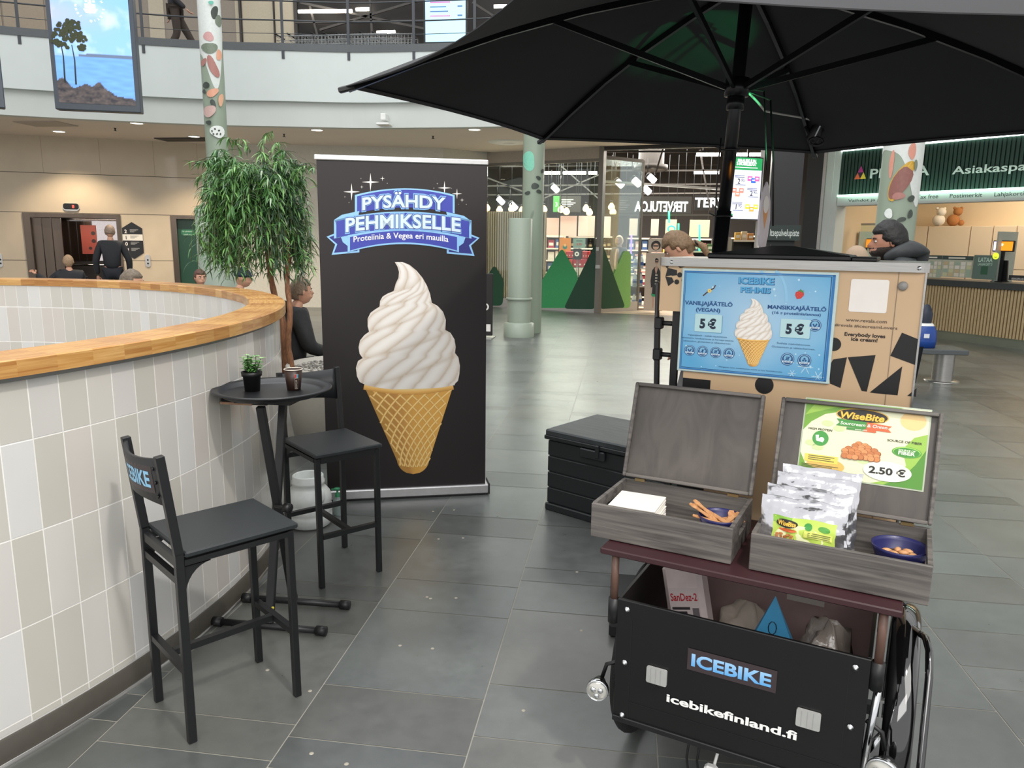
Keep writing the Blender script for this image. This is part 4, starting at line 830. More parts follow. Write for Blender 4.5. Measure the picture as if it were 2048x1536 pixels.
t = thing('promotion_screen', 'portrait screen with green header and three grocery offers', 'screen', tuple(a))
mb = MB(BLKP); mb.T = M; mb.box(-.015, W_+.02, -.015, H_+.015, -.08, -.002); mb.build('housing', t, mw=ID4); mb = MB(mat('screen_post', '#b9b4ae', .4, .5)); mb.T = M; mb.box(W_+.02, W_+.06, -a.z, H_+.25, -.08, -.03); mb.box(W_-.15, W_+.22, -a.z, -a.z+.02, -.3, .2); mb.build('stand_post', t, mw=ID4)
mb = MB(glow('#d9dcf2', 1.05)); mb.T = M; mb.rect(0, 0, W_, H_, 0); mb.m(glow('#1d8a4b', .8)); mb.rect(0, H_*.8, W_, H_, .002); wg = glow('#ffffff', 1.2); dg = glow('#23252e', .5); mb.m(wg)
mb.text('MAALISKUUN', W_*.48, H_*.925, .045, .004, .03, wid=W_*.6); mb.text('S-MOBIILIEDUT', W_*.48, H_*.875, .045, .004, .03, wid=W_*.66); mb.rect(W_*.1, H_*.835, W_*.85, H_*.845, .004)
mb.m(dg)
for x, y, s in ((.26, .575, '2'), (.70, .385, '2'), (.22, .155, '1')): mb.text(s, W_*x, H_*y, .075, .004, .02); mb.text('95.', W_*(x+.14), H_*y+.03, .045, .004, .01)
mb.m(glow('#6a6e88', .6))
for x, y in ((.1, .7), (.1, .675), (.55, .5), (.55, .475), (.08, .265), (.08, .24), (.15, .55), (.6, .36), (.12, .13)): mb.rect(W_*x, H_*y, W_*(x+.34), H_*(y+.012), .004)
for x, y, h in ((.62, .66, '#d85a9a'), (.74, .63, '#2b5fc4'), (.86, .66, '#d85a9a'), (.12, .46, '#e07a6a'), (.36, .46, '#e07a6a'), (.24, .40, '#e0846a'), (.6, .2, '#c9b83a'), (.74, .16, '#d89a4a'), (.88, .2, '#b9c23a')):
    mb.m(glow(h, .9)); mb.rect(W_*(x-.08), H_*(y-.035), W_*(x+.08), H_*(y+.045), .004+.0004*x)
    mb.m(wg); mb.rect(W_*(x-.04), H_*(y), W_*(x+.04), H_*(y+.02), .006)
mb.m(glow('#1d8a4b', .8)); mb.disc(W_*.09, H_*.06, .02, .004); mb.build('display', t, mw=ID4)

# ================================================================== KIOSK
S0, S1 = (3.95, 15.19), (6.13, 13.05); sd = Vector((S1[0]-S0[0], S1[1]-S0[1], 0)).normalized(); KM = frame((*S0, 0), sd, (0, 0, 1)); LK = 5.6
def kl(u, v, d=0): return wl(u, v, KM @ Matrix.Translation((0, 0, d)))
zb_ = kl(1800, 389)[1]; ztp = kl(1850, 288)[1]; zlow = kl(1800, 408)[1]
dg_ = mat('dark_green_slats', '#17352c', .5); mb = MB(mat('sign_backing', '#10241e', .7)); mb.T = KM; mb.box(0, LK, zb_, ztp, -.3, 0); mb.m(dg_); x = .02
while x < LK: mb.box(x, x+.045, zb_+.01, ztp-.01, 0, .025); x += .065
mb.build('wall_kiosk_fascia', kind='structure')
mb = MB(plaster); mb.T = KM; mb.box(-.02, LK, zlow, zb_-.005, -.3, .03); mb.box(-.12, 0.0, 0, 3.9, -.3, .03); mb.box(-.12, LK, ztp+.06, 4.6, -.3, .05); mb.build('trim_10', kind='structure')
mb = MB(glow('#eafff4', 7)); mb.T = KM; mb.box(0, LK, ztp, ztp+.045, .0, .05); mb.build('light_strip', label='white light strip along the top of the dark green kiosk sign', cat='light strip')
mb = MB(glow('#c9ffe0', 2.2)); mb.T = KM; mb.box(0, LK, zb_-.002, zb_+.035, .031, .05); mb.build('light_strip', label='greenish light strip under the dark green kiosk sign', cat='light strip')
for f_ in (.2, .5, .8):
    p = KM @ Vector((LK*f_*.6, zb_-.03, .25)); area('kiosk_strip_glow', tuple(p), tuple(p+Vector((0, 0, 1))+(KM.col[2].to_3d()*-.5)), 1, .05, 2, (.6, 1, .78))
ltr = mat('sign_letters', '#c9cfcb', .45)
def kt(s, u0, v0, u1, v1, m, bold, name, label, d=.045):
    mb = MB(m); mb.T = KM; a, z0 = kl(u0, v1); b_, z1 = kl(u1, v0); V, P = text2d(s, bold); xs = [x for x, y in V]; k = (b_-a)/(max(xs)-min(xs))
    for dd in (0, 1): mb.T = KM @ Matrix.Translation((0, 0, d+.0*dd)); 
    mb.T = KM; n_ = len(V); h = (z1-z0)/.72
    mb.add([(a+(x-min(xs))*k, z0+y*h, d) for x, y in V], P, False); mb.build(name, label=label, cat='lettering')
kt('PRISMA', 1742, 330, 1863, 357, ltr, .02, 'sign_lettering', 'grey block capital letters beside the triangle emblem on the dark green fascia')
kt('Asiakaspalvelu', 1906, 318, 2133, 349, ltr, .015, 'sign_lettering', 'grey letters reading Asiakaspalvelu on the dark green fascia')
dkt = ink('#2a2d2c')
for s, u0, u1, v0, v1 in (('Vaihdot ja palautukset', 1698, 1822, 394, 404), ('Tax free', 1835, 1879, 388, 398), ('Postimerkit', 1901, 1967, 385, 396), ('Lahjakortit', 1990, 2056, 382, 393)):
    kt(s, u0, v0, u1, v1, dkt, .004, 'sign_lettering', 'small dark letters reading %s on the white strip' % s, .036)
a, z0 = kl(1711, 359); b_, z1 = kl(1737, 331); mb = MB(ink('#c04a8a')); mb.T = KM; w_ = (b_-a); h_ = z1-z0; c_ = (a+b_)/2
T3 = lambda p, q_, r_: mb.poly([p, q_, r_], .046)
top = (c_, z1); bl = (a, z0); br = (b_, z0); ml = ((a+c_)/2, (z0+z1)/2); mr = ((b_+c_)/2, (z0+z1)/2); mm = (c_, z0)
mb.m(ink('#b02a7a')); T3(ml, mr, top); mb.m(ink('#d8603a')); T3(bl, mm, ml); mb.m(ink('#d9b83a')); T3(mm, br, mr); mb.m(ink('#2a1830')); T3(mm, mr, ml); mb.build('shop_emblem', label='small triangle emblem in pink, orange and yellow before the grey letters', cat='emblem')
# kiosk room: side wall, back wall with cabinets, glass, pillar
mb = MB(mat('pillar_dark', '#26282a', .4)); pa, _ = kl(1612, 400); mb.T = KM; mb.box(pa, -.32, 0, 4.6, -.5, .05); mb.build('wall_kiosk_end', kind='structure')
mb = MB(STEEL); mb.T = KM; mb.box(-.32, -.26, 0, 4.6, -.5, .07); mb.m(plaster); mb.box(-.26, -.12, 0, 4.6, -.3, .04); mb.build('trim_11', kind='structure')
cream = mat('cream_wall', '#d8c3a2', .5, var=.02, scale=2); DB = -3.2
mb = MB(cream); mb.T = KM; mb.box(-.3, LK+3, 0, 4.6, DB-.1, DB); mb.build('wall_kiosk_back', kind='structure', om=KM); mb = MB(cream); mb.T = KM; mb.box(-.3, -.2, 0, 4.6, DB, -.3); mb.build('wall_kiosk_side', kind='structure', om=KM)
mb = MB(mat('white_ceiling', '#e2ddd2', .6)); mb.T = KM; mb.box(-.3, LK+3, 3.55, 3.6, DB, -.3); mb.build('ceiling_kiosk', kind='structure')
cab = mat('cream_cabinet', '#dcc9ae', .45, var=.02, scale=2); CMx = KM @ Matrix.Translation((0, 0, DB+.5)); zc1 = wl(1900, 452, CMx)[1]
for i, (u0, u1) in enumerate(((1823, 1851), (1852, 1936), (1937, 1981), (1982, 2028), (2029, 2080))):
    a = wl(u0, 500, CMx)[0]; b_ = wl(u1, 500, CMx)[0]; t = thing('storage_cabinet', ('narrow tall cream cabinet just right of the bearded man', 'tall cream cabinet under the plush animals', 'tall cream cabinet in the middle of the kiosk back wall', 'tall cream cabinet behind the right monitor', 'tall cream cabinet at the right picture edge')[i], 'cabinet', tuple(CMx @ Vector(((a+b_)/2, 0, 0))), atan2(sd.y, sd.x))
    mb = MB(cab); mb.T = CMx; mb.box(a, b_-.005, 0, zc1, -.5, -.02); mb.build('carcass', t, mw=ID4)
    for (z0, z1) in ((.05, 1.2), (1.21, zc1)): mb = MB(cab); mb.T = CMx; mb.box(a+.004, b_-.012, z0, z1-.01, -.018, 0, .002); mb.build('door', t, mw=ID4)
p = CMx @ Vector((wl(1895, 445, CMx)[0], zc1, -.25)); t = thing('plush_toy', 'brown and white plush animals sitting on the cream cabinets', 'plush toy', tuple(p)); fur = mat('plush_brown', '#a8703e', .9, bump=.4, scale=80); fw_ = mat('plush_white', '#e0d6c4', .9, bump=.4, scale=80)
for m_, L_ in ((fur, [(0, 0, .12, .12), (.06, -.02, .29, .085), (.13, -.05, .07, .06), (.0, .0, .36, .03), (.13, 0, .36, .03)]), (fw_, [(-.28, 0, .12, .12), (-.26, -.04, .28, .09), (-.33, 0, .35, .03), (-.19, 0, .35, .03)])):
    mb = MB(m_)
    for x, y, z_, r_ in L_: mb.ball((x, y, z_), r_, 14)
    mb.build('body', t)
# lower glazing beside the column and green screen wall
mb = MB(gls); mb.T = KM; a = kl(1700, 480)[0]; b_ = kl(1758, 480)[0]; mb.box(.02, b_, .1, kl(1720, 448)[1], -.9, -.885); mb.m(STEEL); mb.box(b_, b_+.03, 0, kl(1720, 448)[1], -.92, -.87); mb.box(.02, b_, kl(1720, 448)[1], kl(1720, 446)[1]+.02, -.92, -.87); mb.build('window_3', kind='structure')
mb = MB(mat('green_wall', '#3f8a45', .5)); mb.T = KM; a = wl(1712, 480, KM @ Matrix.Translation((0, 0, -2)))[0]; b_ = wl(1756, 480, KM @ Matrix.Translation((0, 0, -2)))[0]; mb.box(a, b_, 0, 2.05, -2.05, -2); mb.build('wall_kiosk_green', kind='structure')
mb = MB(mat('frosted_panel', '#9a957f', .4)); mb.T = KM; a = wl(1676, 480, KM @ Matrix.Translation((0, 0, -2)))[0]; b_ = wl(1711, 480, KM @ Matrix.Translation((0, 0, -2)))[0]; mb.box(a, b_, 0, 2.1, -2.05, -2); mb.build('wall_kiosk_frosted', kind='structure')
# counter
K0, K1 = (5.6, 14.26), (6.42, 12.98); kd = Vector((K1[0]-K0[0], K1[1]-K0[1], 0)).normalized(); CT = frame((*K0, 0), kd, (0, 0, 1))
t = thing('service_counter', 'long service counter with pale vertical slats and dark grey top', 'counter', (*K0, 0)); c0, c1 = -1.4, 3.6
zt_ = wl(1950, 563, CT)[1]; zs_ = wl(1950, 573, CT)[1]; zp = wl(1950, 669, CT)[1]
mb = MB(mat('counter_dark', '#34393a', .4)); mb.T = CT; mb.box(c0, c1, zs_-.02, zt_, -.75, .05, .004); mb.build('worktop', t, mw=ID4)
mb = MB(mat('counter_backing', '#4f4231', .7)); mb.T = CT; mb.box(c0+.03, c1, zp, zs_-.021, -.7, -.02); mb.build('body', t, mw=ID4)
mb = MB(mat('counter_slat', '#b39d76', .55, var=.08)); mb.T = CT; x = c0+.03
while x < c1: mb.box(x, x+.036, zp, zs_-.022, -.019, .01); x += .056
mb.build('slats', t, mw=ID4)
mb = MB(mat('plinth_steel', '#9aa192', .28, .8, var=.15, scale=2)); mb.T = CT; mb.box(c0+.05, c1, 0, zp-.002, -.66, -.03); mb.build('plinth', t, mw=ID4)
mb = MB(gls); mb.T = CT
def cbox(name, u0, u1, v0, v1, d, label, cat, m, extra=None, th=.02, **k):
    Q = CT @ Matrix.Translation((0, 0, d)); a, z1 = wl(u0, v0, Q); b_, z0 = wl(u1, v1, Q); mb = MB(m); mb.T = Q; z0 = max(z0, zt_+.002) if v1 > 540 else z0; mb.box(a, b_, z0, z1, -th, 0)
    if extra: extra(mb, a, b_, z0, z1)
    return mb.build(name, label=label, cat=cat, **k)
def ex(mb, a, b_, z0, z1):
    mb.m(ink('#3e4c4a')); mb.rect(a, z1-.07, b_, z1, .002); mb.m(ink('#e2ded2')); mb.rect(a+(b_-a)*.2, z1-.05, a+(b_-a)*.75, z1-.025, .003); q = random.Random(4)
    for i in range(5):
        for j in range(4): mb.m(ink(q.choice(('#d8d2c0', '#c9c8a0', '#9fb3a0', '#c7b48c', '#dedad0')))); x = a+(b_-a)*(.06+.19*i); z_ = z0+(z1-z0-.1)*(.05+.24*j); mb.rect(x, z_, x+(b_-a)*.15, z_+.06, .003)
cbox('leaflet_display', 1886, 1942, 511, 556, -.15, 'acrylic leaflet stand full of small cards on the counter', 'leaflet stand', mat('acrylic', '#b5b9a8', .2), ex)
cbox('leaflet_display', 1846, 1880, 510, 556, -.15, 'partly hidden leaflet stand at the left end of the counter', 'leaflet stand', mat('acrylic', ''), ex)
def ex(mb, a, b_, z0, z1): mb.m(ink('#b9d6c6')); mb.text('LATAA', (a+b_)/2, z1-.11, .07, .002, .02, wid=(b_-a)*.6); mb.text('LAHJAKORTTI', (a+b_)/2, z1-.17, .04, .002, .01, wid=(b_-a)*.6); mb.m(ink('#2f5a44')); mb.rect(a+(b_-a)*.35, z0+.08, a+(b_-a)*.65, z0+.22, .002)
cbox('counter_sign', 1949, 1990, 510, 560, -.1, 'grey green upright sign reading LATAA on the counter', 'sign', ink('#5e736b'), ex)
def ex(mb, a, b_, z0, z1): mb.m(ink('#d8d8d4')); mb.text('ASIAKASPALVELU', (a+b_)/2, z1-.07, .03, .002, .01, wid=(b_-a)*.7)
cbox('counter_sign', 2018, 2056, 550, 562, -.1, 'low black name plate at the right end of the counter', 'sign', ink('#26282a'), ex, .1)
mb = MB(glow('#d8e63a', .7)); p = CT @ Vector((wl(1986, 512, CT)[0], wl(1986, 512, CT)[1], -.07)); mb.T = frame(tuple(p), kd, (0, 0, 1)); mb.disc(0, 0, .055, .0); mb.add([(0, 0, -.003)], []); mb.m(ink('#4a6a2a')); mb.ribbon(arc(0, 0, .025, 3.6, 5.8, 8), .008, .002); mb.build('round_sticker', label='round yellow green sticker at the top corner of the LATAA sign', cat='sticker')
def monitor(u0, u1, v0, v1, d, label):
    Q = CT @ Matrix.Translation((0, 0, d)); a, z1 = wl(u0, v0, Q); b_, z0 = wl(u1, v1, Q); t = thing('monitor', label, 'monitor', tuple(Q @ Vector(((a+b_)/2, zt_, 0))), atan2(kd.y, kd.x))
    mb = MB(BLKP); mb.T = Q; mb.box(a, b_, z0, z1, -.04, -.002, .004); mb.build('casing', t, mw=ID4)
    mb = MB(glow('#f08a1e', 1.0)); mb.T = Q; mb.rect(a+.015, z0+.02, b_-.015, z1-.015, 0); mb.m(glow('#ffe0c0', 1)); mb.ribbon([(a+(b_-a)*.1, z0+(z1-z0)*.35), (a+(b_-a)*.35, z0+(z1-z0)*.7), (a+(b_-a)*.5, z0+(z1-z0)*.6)], .04, .002); mb.m(glow('#c8ccf0', 1)); mb.rect(a+.015, z0+.02, a+(b_-a)*.15, z1-.015, .001); mb.build('display', t, mw=ID4)
    mb = MB(BLKP); mb.T = Q; c_ = (a+b_)/2; mb.box(c_-.025, c_+.025, zt_+.001, z0, -.04, -.01); mb.box(c_-.1, c_+.1, zt_+.001, zt_+.015, -.12, .06); mb.build('stand', t, mw=ID4)
monitor(1987, 2026, 481, 504, -.3, 'monitor with orange screen at the right end of the counter')
monitor(1716, 1746, 477, 497, -.4, 'monitor with orange screen left of the bearded man')
for u, lb in ((1996, 'upright clear acrylic guard beside the right monitor'), (1718, 'upright clear acrylic guard beside the left monitor')):
    Q = CT @ Matrix.Translation((0, 0, -.2)); a, z1 = wl(u, 463, Q); mb = MB(mat('acrylic_edge', '#a9b3ac', .2)); mb.T = Q; mb.box(a, a+.025, zt_+.001, z1, -.5, -.0) ; mb.build('acrylic_guard', label=lb, cat='guard')
Q = CT @ Matrix.Translation((0, 0, -.35)); a = wl(2008, 520, Q)[0]; mb = MB(BLKP); mb.T = Q; mb.prism([(a-.09, zt_+.001), (a+.09, zt_+.001), (a+.06, zt_+.36), (a-.06, zt_+.36)], -.03, 0); mb.build('card_terminal', label='black card terminal back beside the right monitor stand', cat='terminal')
# bench
t = thing('bench', 'grey metal bench on a round steel pedestal behind the freezer', 'bench', (3.9, 9.65, 0)); bl_ = atz(1846, 762); a = aty(1925, 697, 9.6); zt = vert_ = a.z
mb = MB(STEEL); mb.lathe([(.001, .012), (.19, .012), (.195, 0)], n=28); mb.build('foot_disc', t); mb = MB(STEEL); mb.lathe([(.115, .012), (.115, zt-.06)], n=28); mb.build('pedestal', t)
mb = MB(mat('bench_grey', '#5b5f60', .4, .3)); mb.box(-1.9, a.x-3.9, -.24, .24, zt-.06, zt, .008); mb.build('seat', t)
mb = MB(STEEL); mb.lathe([(.115, .012), (.115, zt-.06)], (-1.5, 0, 0), 28); mb.lathe([(.001, .012), (.19, .012), (.195, 0)], (-1.5, 0, 0), 28); mb.build('pedestal', t)
p = aty(1856, 688, 9.6); mb = MB(mat('blue_bag', '#1f4a9a', .4, bump=.3, scale=40)); mb.T = Matrix.Translation((p.x-.06, 9.6, zt+.002))
mb.lathe([(.001, 0), (.14, 0), (.15, .08), (.14, .2), (.11, .26)], n=16, sy=.6); mb.m(WHITE); mb.lathe([(.112, .255), (.09, .29), (.001, .29)], n=16, sy=.6); mb.m(ink('#e6e9f0')); mb.box(-.03, .03, -.095, -.09, .12, .17); mb.m(ink('#222a3a')); mb.lathe([(.07, .29), (.08, .4), (.04, .5), (.001, .52)], n=12, sy=.6); mb.build('shopping_bag', label='blue shopping bag standing on the grey bench', cat='bag')
# ================================================================== FOREGROUND
def topl(M, u, v):   # pixel -> local x, y on the plane of frame M (a real surface in the place)
    o = np.array([0, 0, EYE]); n = np.array(M.col[2].to_3d()); p0 = np.array(M.translation); d = ray(u, v)
    t = np.dot(p0-o, n)/np.dot(d, n); q = M.inverted() @ Vector(o+d*t); return (q.x, q.y)
# ---- soft ice cream artwork (printed): all points in a 2-D map pm()
CRM = [(.62, .53, .40), (.74, .67, .56), (.86, .82, .75), (.92, .90, .86), (.93, .91, .88), (.90, .87, .82), (.80, .75, .66), (.60, .52, .41)][::-1]
vcm = mat('print_multicolour', '#ffffff', .45, vc=True, var=0)
def icecream(mb, pm, z, k, outline=False):
    out = [(362, 478), (395, 478), (425, 490), (455, 515), (480, 545), (500, 580), (513, 615), (520, 652), (545, 665), (568, 690), (580, 725), (578, 768), (600, 780), (617, 808), (622, 840), (619, 866), (634, 885), (640, 920), (638, 955), (632, 985), (612, 1004),
           (560, 1014), (490, 1018), (420, 1020), (350, 1022), (290, 1014), (240, 1004), (212, 990), (200, 965), (196, 930), (205, 900), (225, 888), (212, 870), (207, 842), (214, 812), (232, 790), (252, 775), (246, 752), (246, 720), (258, 695), (278, 680), (297, 668), (299, 645), (310, 625), (332, 612), (357, 602), (366, 570), (378, 545), (380, 520), (374, 498)]
    # cone first
    def cone_pt(s, t): # s across 0..1, t down 0..1
        xl = 236+(372-236)*min(t, .86)/.86; xr = 608+(508-608)*min(t, .86)/.86; y = 1018+t*360+18*sin(pi*s)*(1-t*.3)
        if t > .86: q = (t-.86)/.14; w_ = sqrt(max(0, 1-q*q))*.9+.1*(1-q); c = (xl+xr)/2; hw = (xr-xl)/2*w_; return (c+(2*s-1)*hw, 1018+.86*360+q*56+13*sin(pi*s)*(1-q))
        return (xl+(xr-xl)*s, y)
    NS, NT_ = 16, 64; V = []; Cc = []
    for j in range(NT_+1):
        for i in range(NS+1):
            s = i/NS; x, y = cone_pt(s, j/NT_); V.append((*pm(x, y), z)); b = .62+.38*s+.10*sin(pi*s); dk_ = max(0, .25-abs(s-.32))*1.6; c = (.80*b-.25*dk_, .42*b-.20*dk_, .085*b-.02*dk_); Cc.append(c)
    mb.m(vcm); mb.add(V, [(j*(NS+1)+i, (j+1)*(NS+1)+i, (j+1)*(NS+1)+i+1, j*(NS+1)+i+1) for j in range(NT_) for i in range(NS)], False, Cc)
    LC = [(.55, .27, .06), (.88, .55, .16), (.95, .70, .30), (.62, .33, .08)]; LC2 = [tuple(min(1, x*1.12) for x in c) for c in LC]
    for fam in (1, -1):
        for q in range(-9, 12):
            P = []
            for m_ in range(13):
                t = m_/12; s = (q+.5)/7.+fam*t*1.15*(.9) if fam > 0 else (q+9)/7.-t*1.03
                ww = 1
                if t > .99: continue
                if -.001 <= s <= 1.001: P.append(cone_pt(s, t*.985))
            if len(P) > 1: mb.ribbon([pm(*p) for p in P], k*9, z+.0004 if fam > 0 else z+.0007, LC if fam > 0 else LC2)
    # rounded rim
    R_ = [(230+(612-230)*i/16, 1010+22*sin(pi*i/16)) for i in range(17)]; mb.ribbon([pm(*p) for p in R_], k*26, z+.001, [(.95, .72, .32), (.90, .52, .14), (.62, .30, .06)][::-1] if False else [(.62, .30, .06), (.90, .52, .14), (.95, .72, .32)])
    # cream: one printed silhouette, coloured point by point
    YL = [602, 668, 775, 888, 1015, 1200]; YR = [540, 588, 652, 768, 868, 1040]; N_ = len(out); itip = 0; ir = out.index((612, 1004)); il = out.index((212, 990))
    Rt = out[:ir+1]; Lt = [out[0]]+out[il:][::-1]; Bt = out[ir:il+1]
    def xat(P, y):
        for p, q_ in zip(P, P[1:]):
            if (p[1]-y)*(q_[1]-y) <= 0 and abs(p[1]-q_[1]) > 1e-6: return p[0]+(q_[0]-p[0])*(y-p[1])/(q_[1]-p[1])
        return P[-1][0]
    def ybot(x): return xat([(p[1], p[0]) for p in Bt], x) if 212 <= x <= 612 else 1004
    A_, B_ = (96, 150) if outline else (60, 96); V = []; Cc = []
    for j in range(B_+1):
        y = 478+(1022-478)*j/B_
        yy = min(y, 998); xl, xr = xat(Lt, yy), xat(Rt, yy)
        for i in range(A_+1):
            s = i/A_; x = xl+(xr-xl)*s; y2 = min(y, ybot(x)) if y > 985 else y; V.append((*pm(x, y2), z+.0014)); th = math.asin(max(-1, min(1, 2*s-1)))/pi+.5
            Yk = [a_+(b_-a_)*s+14*sin(pi*s) for a_, b_ in zip(YL, YR)]; k_ = sum(1 for q_ in Yk if y2 >= q_); y0 = Yk[k_-1] if k_ else 478-(60); y1 = Yk[min(k_, 5)]; tau = (y2-y0)/(y1-y0)
            ph = k_*.37+(1.5 if k_ else .9)*tau+(4.6 if k_ else 2.6)*th+.25*sin(3*th+k_); sc = abs(sin(pi*ph)); y1s = y1-10*(1-sc) ; f = ph-math.floor(ph); r_ = sin(pi*f)**.55
            w_ = .30+.70*r_*(1-.25*f); w_ *= 1-.38*max(0, min(1, (tau-.80)/.2))**1.5; w_ *= 1-.45*max(0, 1-tau/.10)*(1 if k_ else 0); w_ *= 1-.22*abs(2*s-1)**5
            if f < .07: w_ *= .72
            c_ = tuple(d_*(1-w_)+e_*w_ for d_, e_ in zip((.50, .37, .23), (.93, .91, .87))); Cc.append(c_)
    mb.m(vcm); mb.add(V, [(j*(A_+1)+i, (j+1)*(A_+1)+i, (j+1)*(A_+1)+i+1, j*(A_+1)+i+1) for j in range(B_) for i in range(A_)], False, Cc)

# ---- roll-up banner
BD = Vector((.957, .322, 0)).normalized(); BM = frame((-1.75, 4.226, 0), BD, (0, 0, 1)); BN = BM.col[2].to_3d()
t = thing('rollup_banner', 'tall black roll-up banner with a giant soft ice cream cone', 'banner', (-1.27, 4.39, 0))
mb = MB(mat('banner_print', '#1a1414', .5, var=.03, scale=3)); mb.T = BM; mb.box(.0, .985, .07, 2.045, -.006, -.004)
bp2 = lambda x, y: topl(BM, 500+x*.3906, y*.3906); bp5 = lambda x, y: topl(BM, 620+x*.4685, 300+y*.4688)
blue, lb_, db_ = ink('#3c46a8'), ink('#8fc4ee'), ink('#2b2f7e')
def ppoly(pts, m, z, f=bp2): mb.m(m); mb.poly([f(*p) for p in pts][::-1], z)
def arcband(x0, x1, yt, yb, sag_t, sag_b, m, z, f=bp2, n=16):
    mb.m(m); T_ = []; B_ = []
    for i in range(n+1):
        s = i/n; x = x0+(x1-x0)*s; q = 1-(2*s-1)**2; T_.append(f(x, yt-sag_t*q)); B_.append(f(x, yb-sag_b*q))
    V = [(*p, z) for p in T_+B_]; mb.add(V, [(i, n+1+i, n+2+i, i+1) for i in range(n)], False)
Zb = -.0035
for sgn in (1, -1):   # side tails
    X_ = (lambda x: x) if sgn > 0 else (lambda x: 1568-x)
    dy = 0 if sgn > 0 else 6
    pts = [(X_(392), 1212+dy), (X_(470), 1180+dy), (X_(560), 1185+dy), (X_(560), 1292+dy), (X_(418), 1305+dy), (X_(436), 1252+dy)]
    if sgn < 0: pts = pts[::-1]
    mb.m(lb_); mb.poly([bp2(*p) for p in pts][::-1], Zb)
    pts2 = [(X_(405), 1215+dy), (X_(472), 1190+dy), (X_(550), 1192+dy), (X_(550), 1284+dy), (X_(430), 1294+dy), (X_(447), 1250+dy)]
    if sgn < 0: pts2 = pts2[::-1]
    mb.m(db_); mb.poly([bp2(*p) for p in pts2][::-1], Zb+.0005)
arcband(537, 1048, 998, 1092, 34, 30, lb_, Zb+.001); arcband(548, 1038, 1005, 1092, 34, 30, blue, Zb+.0015)
ppoly([(432, 1125), (470, 1100), (560, 1080), (520, 1275), (475, 1240)], lb_, Zb+.002); ppoly([(1133, 1132), (1095, 1105), (1005, 1085), (1045, 1280), (1093, 1245)][::-1], lb_, Zb+.002)
arcband(430, 1134, 1128, 1222, 45, 42, lb_, Zb+.002); arcband(442, 1122, 1134, 1218, 45, 42, blue, Zb+.0025)
arcband(500, 1070, 1205, 1292, 32, 42, lb_, Zb+.003); arcband(512, 1060, 1214, 1283, 32, 42, blue, Zb+.0035)
def arch(cx, half, sag, f=bp2): return lambda x, y: f(x, y-sag*(1-((x-cx)/half)**2))
def btext(s, x0, x1, ybase, hcap, bold, m, z, sag, cx=786, half=260, f=bp2, grow=0):
    V, P = text2d(s, bold); xs = [a for a, b in V]; w_ = max(xs)-min(xs); A_ = arch(cx, half, sag, f); mb.m(m)
    mb.add([(*A_(x0-grow+(a-min(xs))/w_*(x1-x0+2*grow), ybase+grow-b*(hcap+2*grow)/.72), z) for a, b in V], P, False)
for (s, x0, x1, yb_, hc, sg, hf) in (('PYSÄHDY', 575, 1002, 1084, 64, 24, 260), ('PEHMIKSELLE', 490, 1078, 1192, 70, 26, 330)):
    btext(s, x0, x1, yb_, hc, .075, ink('#7fb2e4'), Zb+.0042, sg, 786, hf, grow=4); btext(s, x0, x1, yb_, hc, .05, ink('#2d3486'), Zb+.0046, sg, 786, hf, grow=1); btext(s, x0, x1, yb_, hc, .028, ink('#cfe2f2'), Zb+.005, sg, 786, hf)
btext('Proteiinia & Vegea eri mauilla', 530, 1016, 1244, 30, .012, ink('#f2f4fa'), Zb+.005, 24, 775, 270)
mb.m(ink('#f4efe6'))
def star(x, y, r):
    P = []
    for k in range(8): a = pi/4*k; q = r if k % 2 == 0 else r*.14; P.append(bp2(x+q*cos(a), y+q*sin(a)*1.05))
    c = bp2(x, y); mb.add([(*c, Zb)]+[(*p, Zb) for p in P], [(0, 1+(k+1) % 8, 1+k) for k in range(8)], False)
for s in ((617, 932, 45), (520, 982, 42), (996, 962, 34), (1060, 992, 26), (678, 914, 13), (572, 957, 9), (1086, 1024, 11), (703, 938, 4), (568, 914, 4), (486, 1008, 5), (507, 1037, 4), (959, 940, 5), (942, 963, 4), (1108, 1047, 4), (1068, 1046, 3), (1032, 964, 3)): star(*s)
s_ = abs(bp5(500, 800)[0]-bp5(400, 800)[0])/100
icecream(mb, bp5, Zb, s_, True); mb.build('printed_sheet', t, mw=ID4)
mb = MB(ALU); mb.T = BM; mb.box(-.012, .99, 2.043, 2.072, -.016, .006, .004); mb.build('top_rail', t, mw=ID4)
mb = MB(mat('banner_base', '#c4c3c4', .3, .6)); mb.T = BM; mb.box(-.01, 1.005, .012, .07, -.11, .02, .006); mb.build('base_case', t, mw=ID4)
mb = MB(BLKP); mb.T = BM; mb.box(1.005, 1.012, .006, .078, -.112, .022, .003); mb.box(-.017, -.01, .006, .078, -.112, .022, .003); mb.box(.02, .98, 0, .012, -.1, .01); mb.build('end_cap', t, mw=ID4)
mb = MB(ALU); mb.T = BM; mb.cyl((.49, .07, -.03), (.49, 2.05, -.012), .008, n=8); mb.build('support_pole', t, mw=ID4)

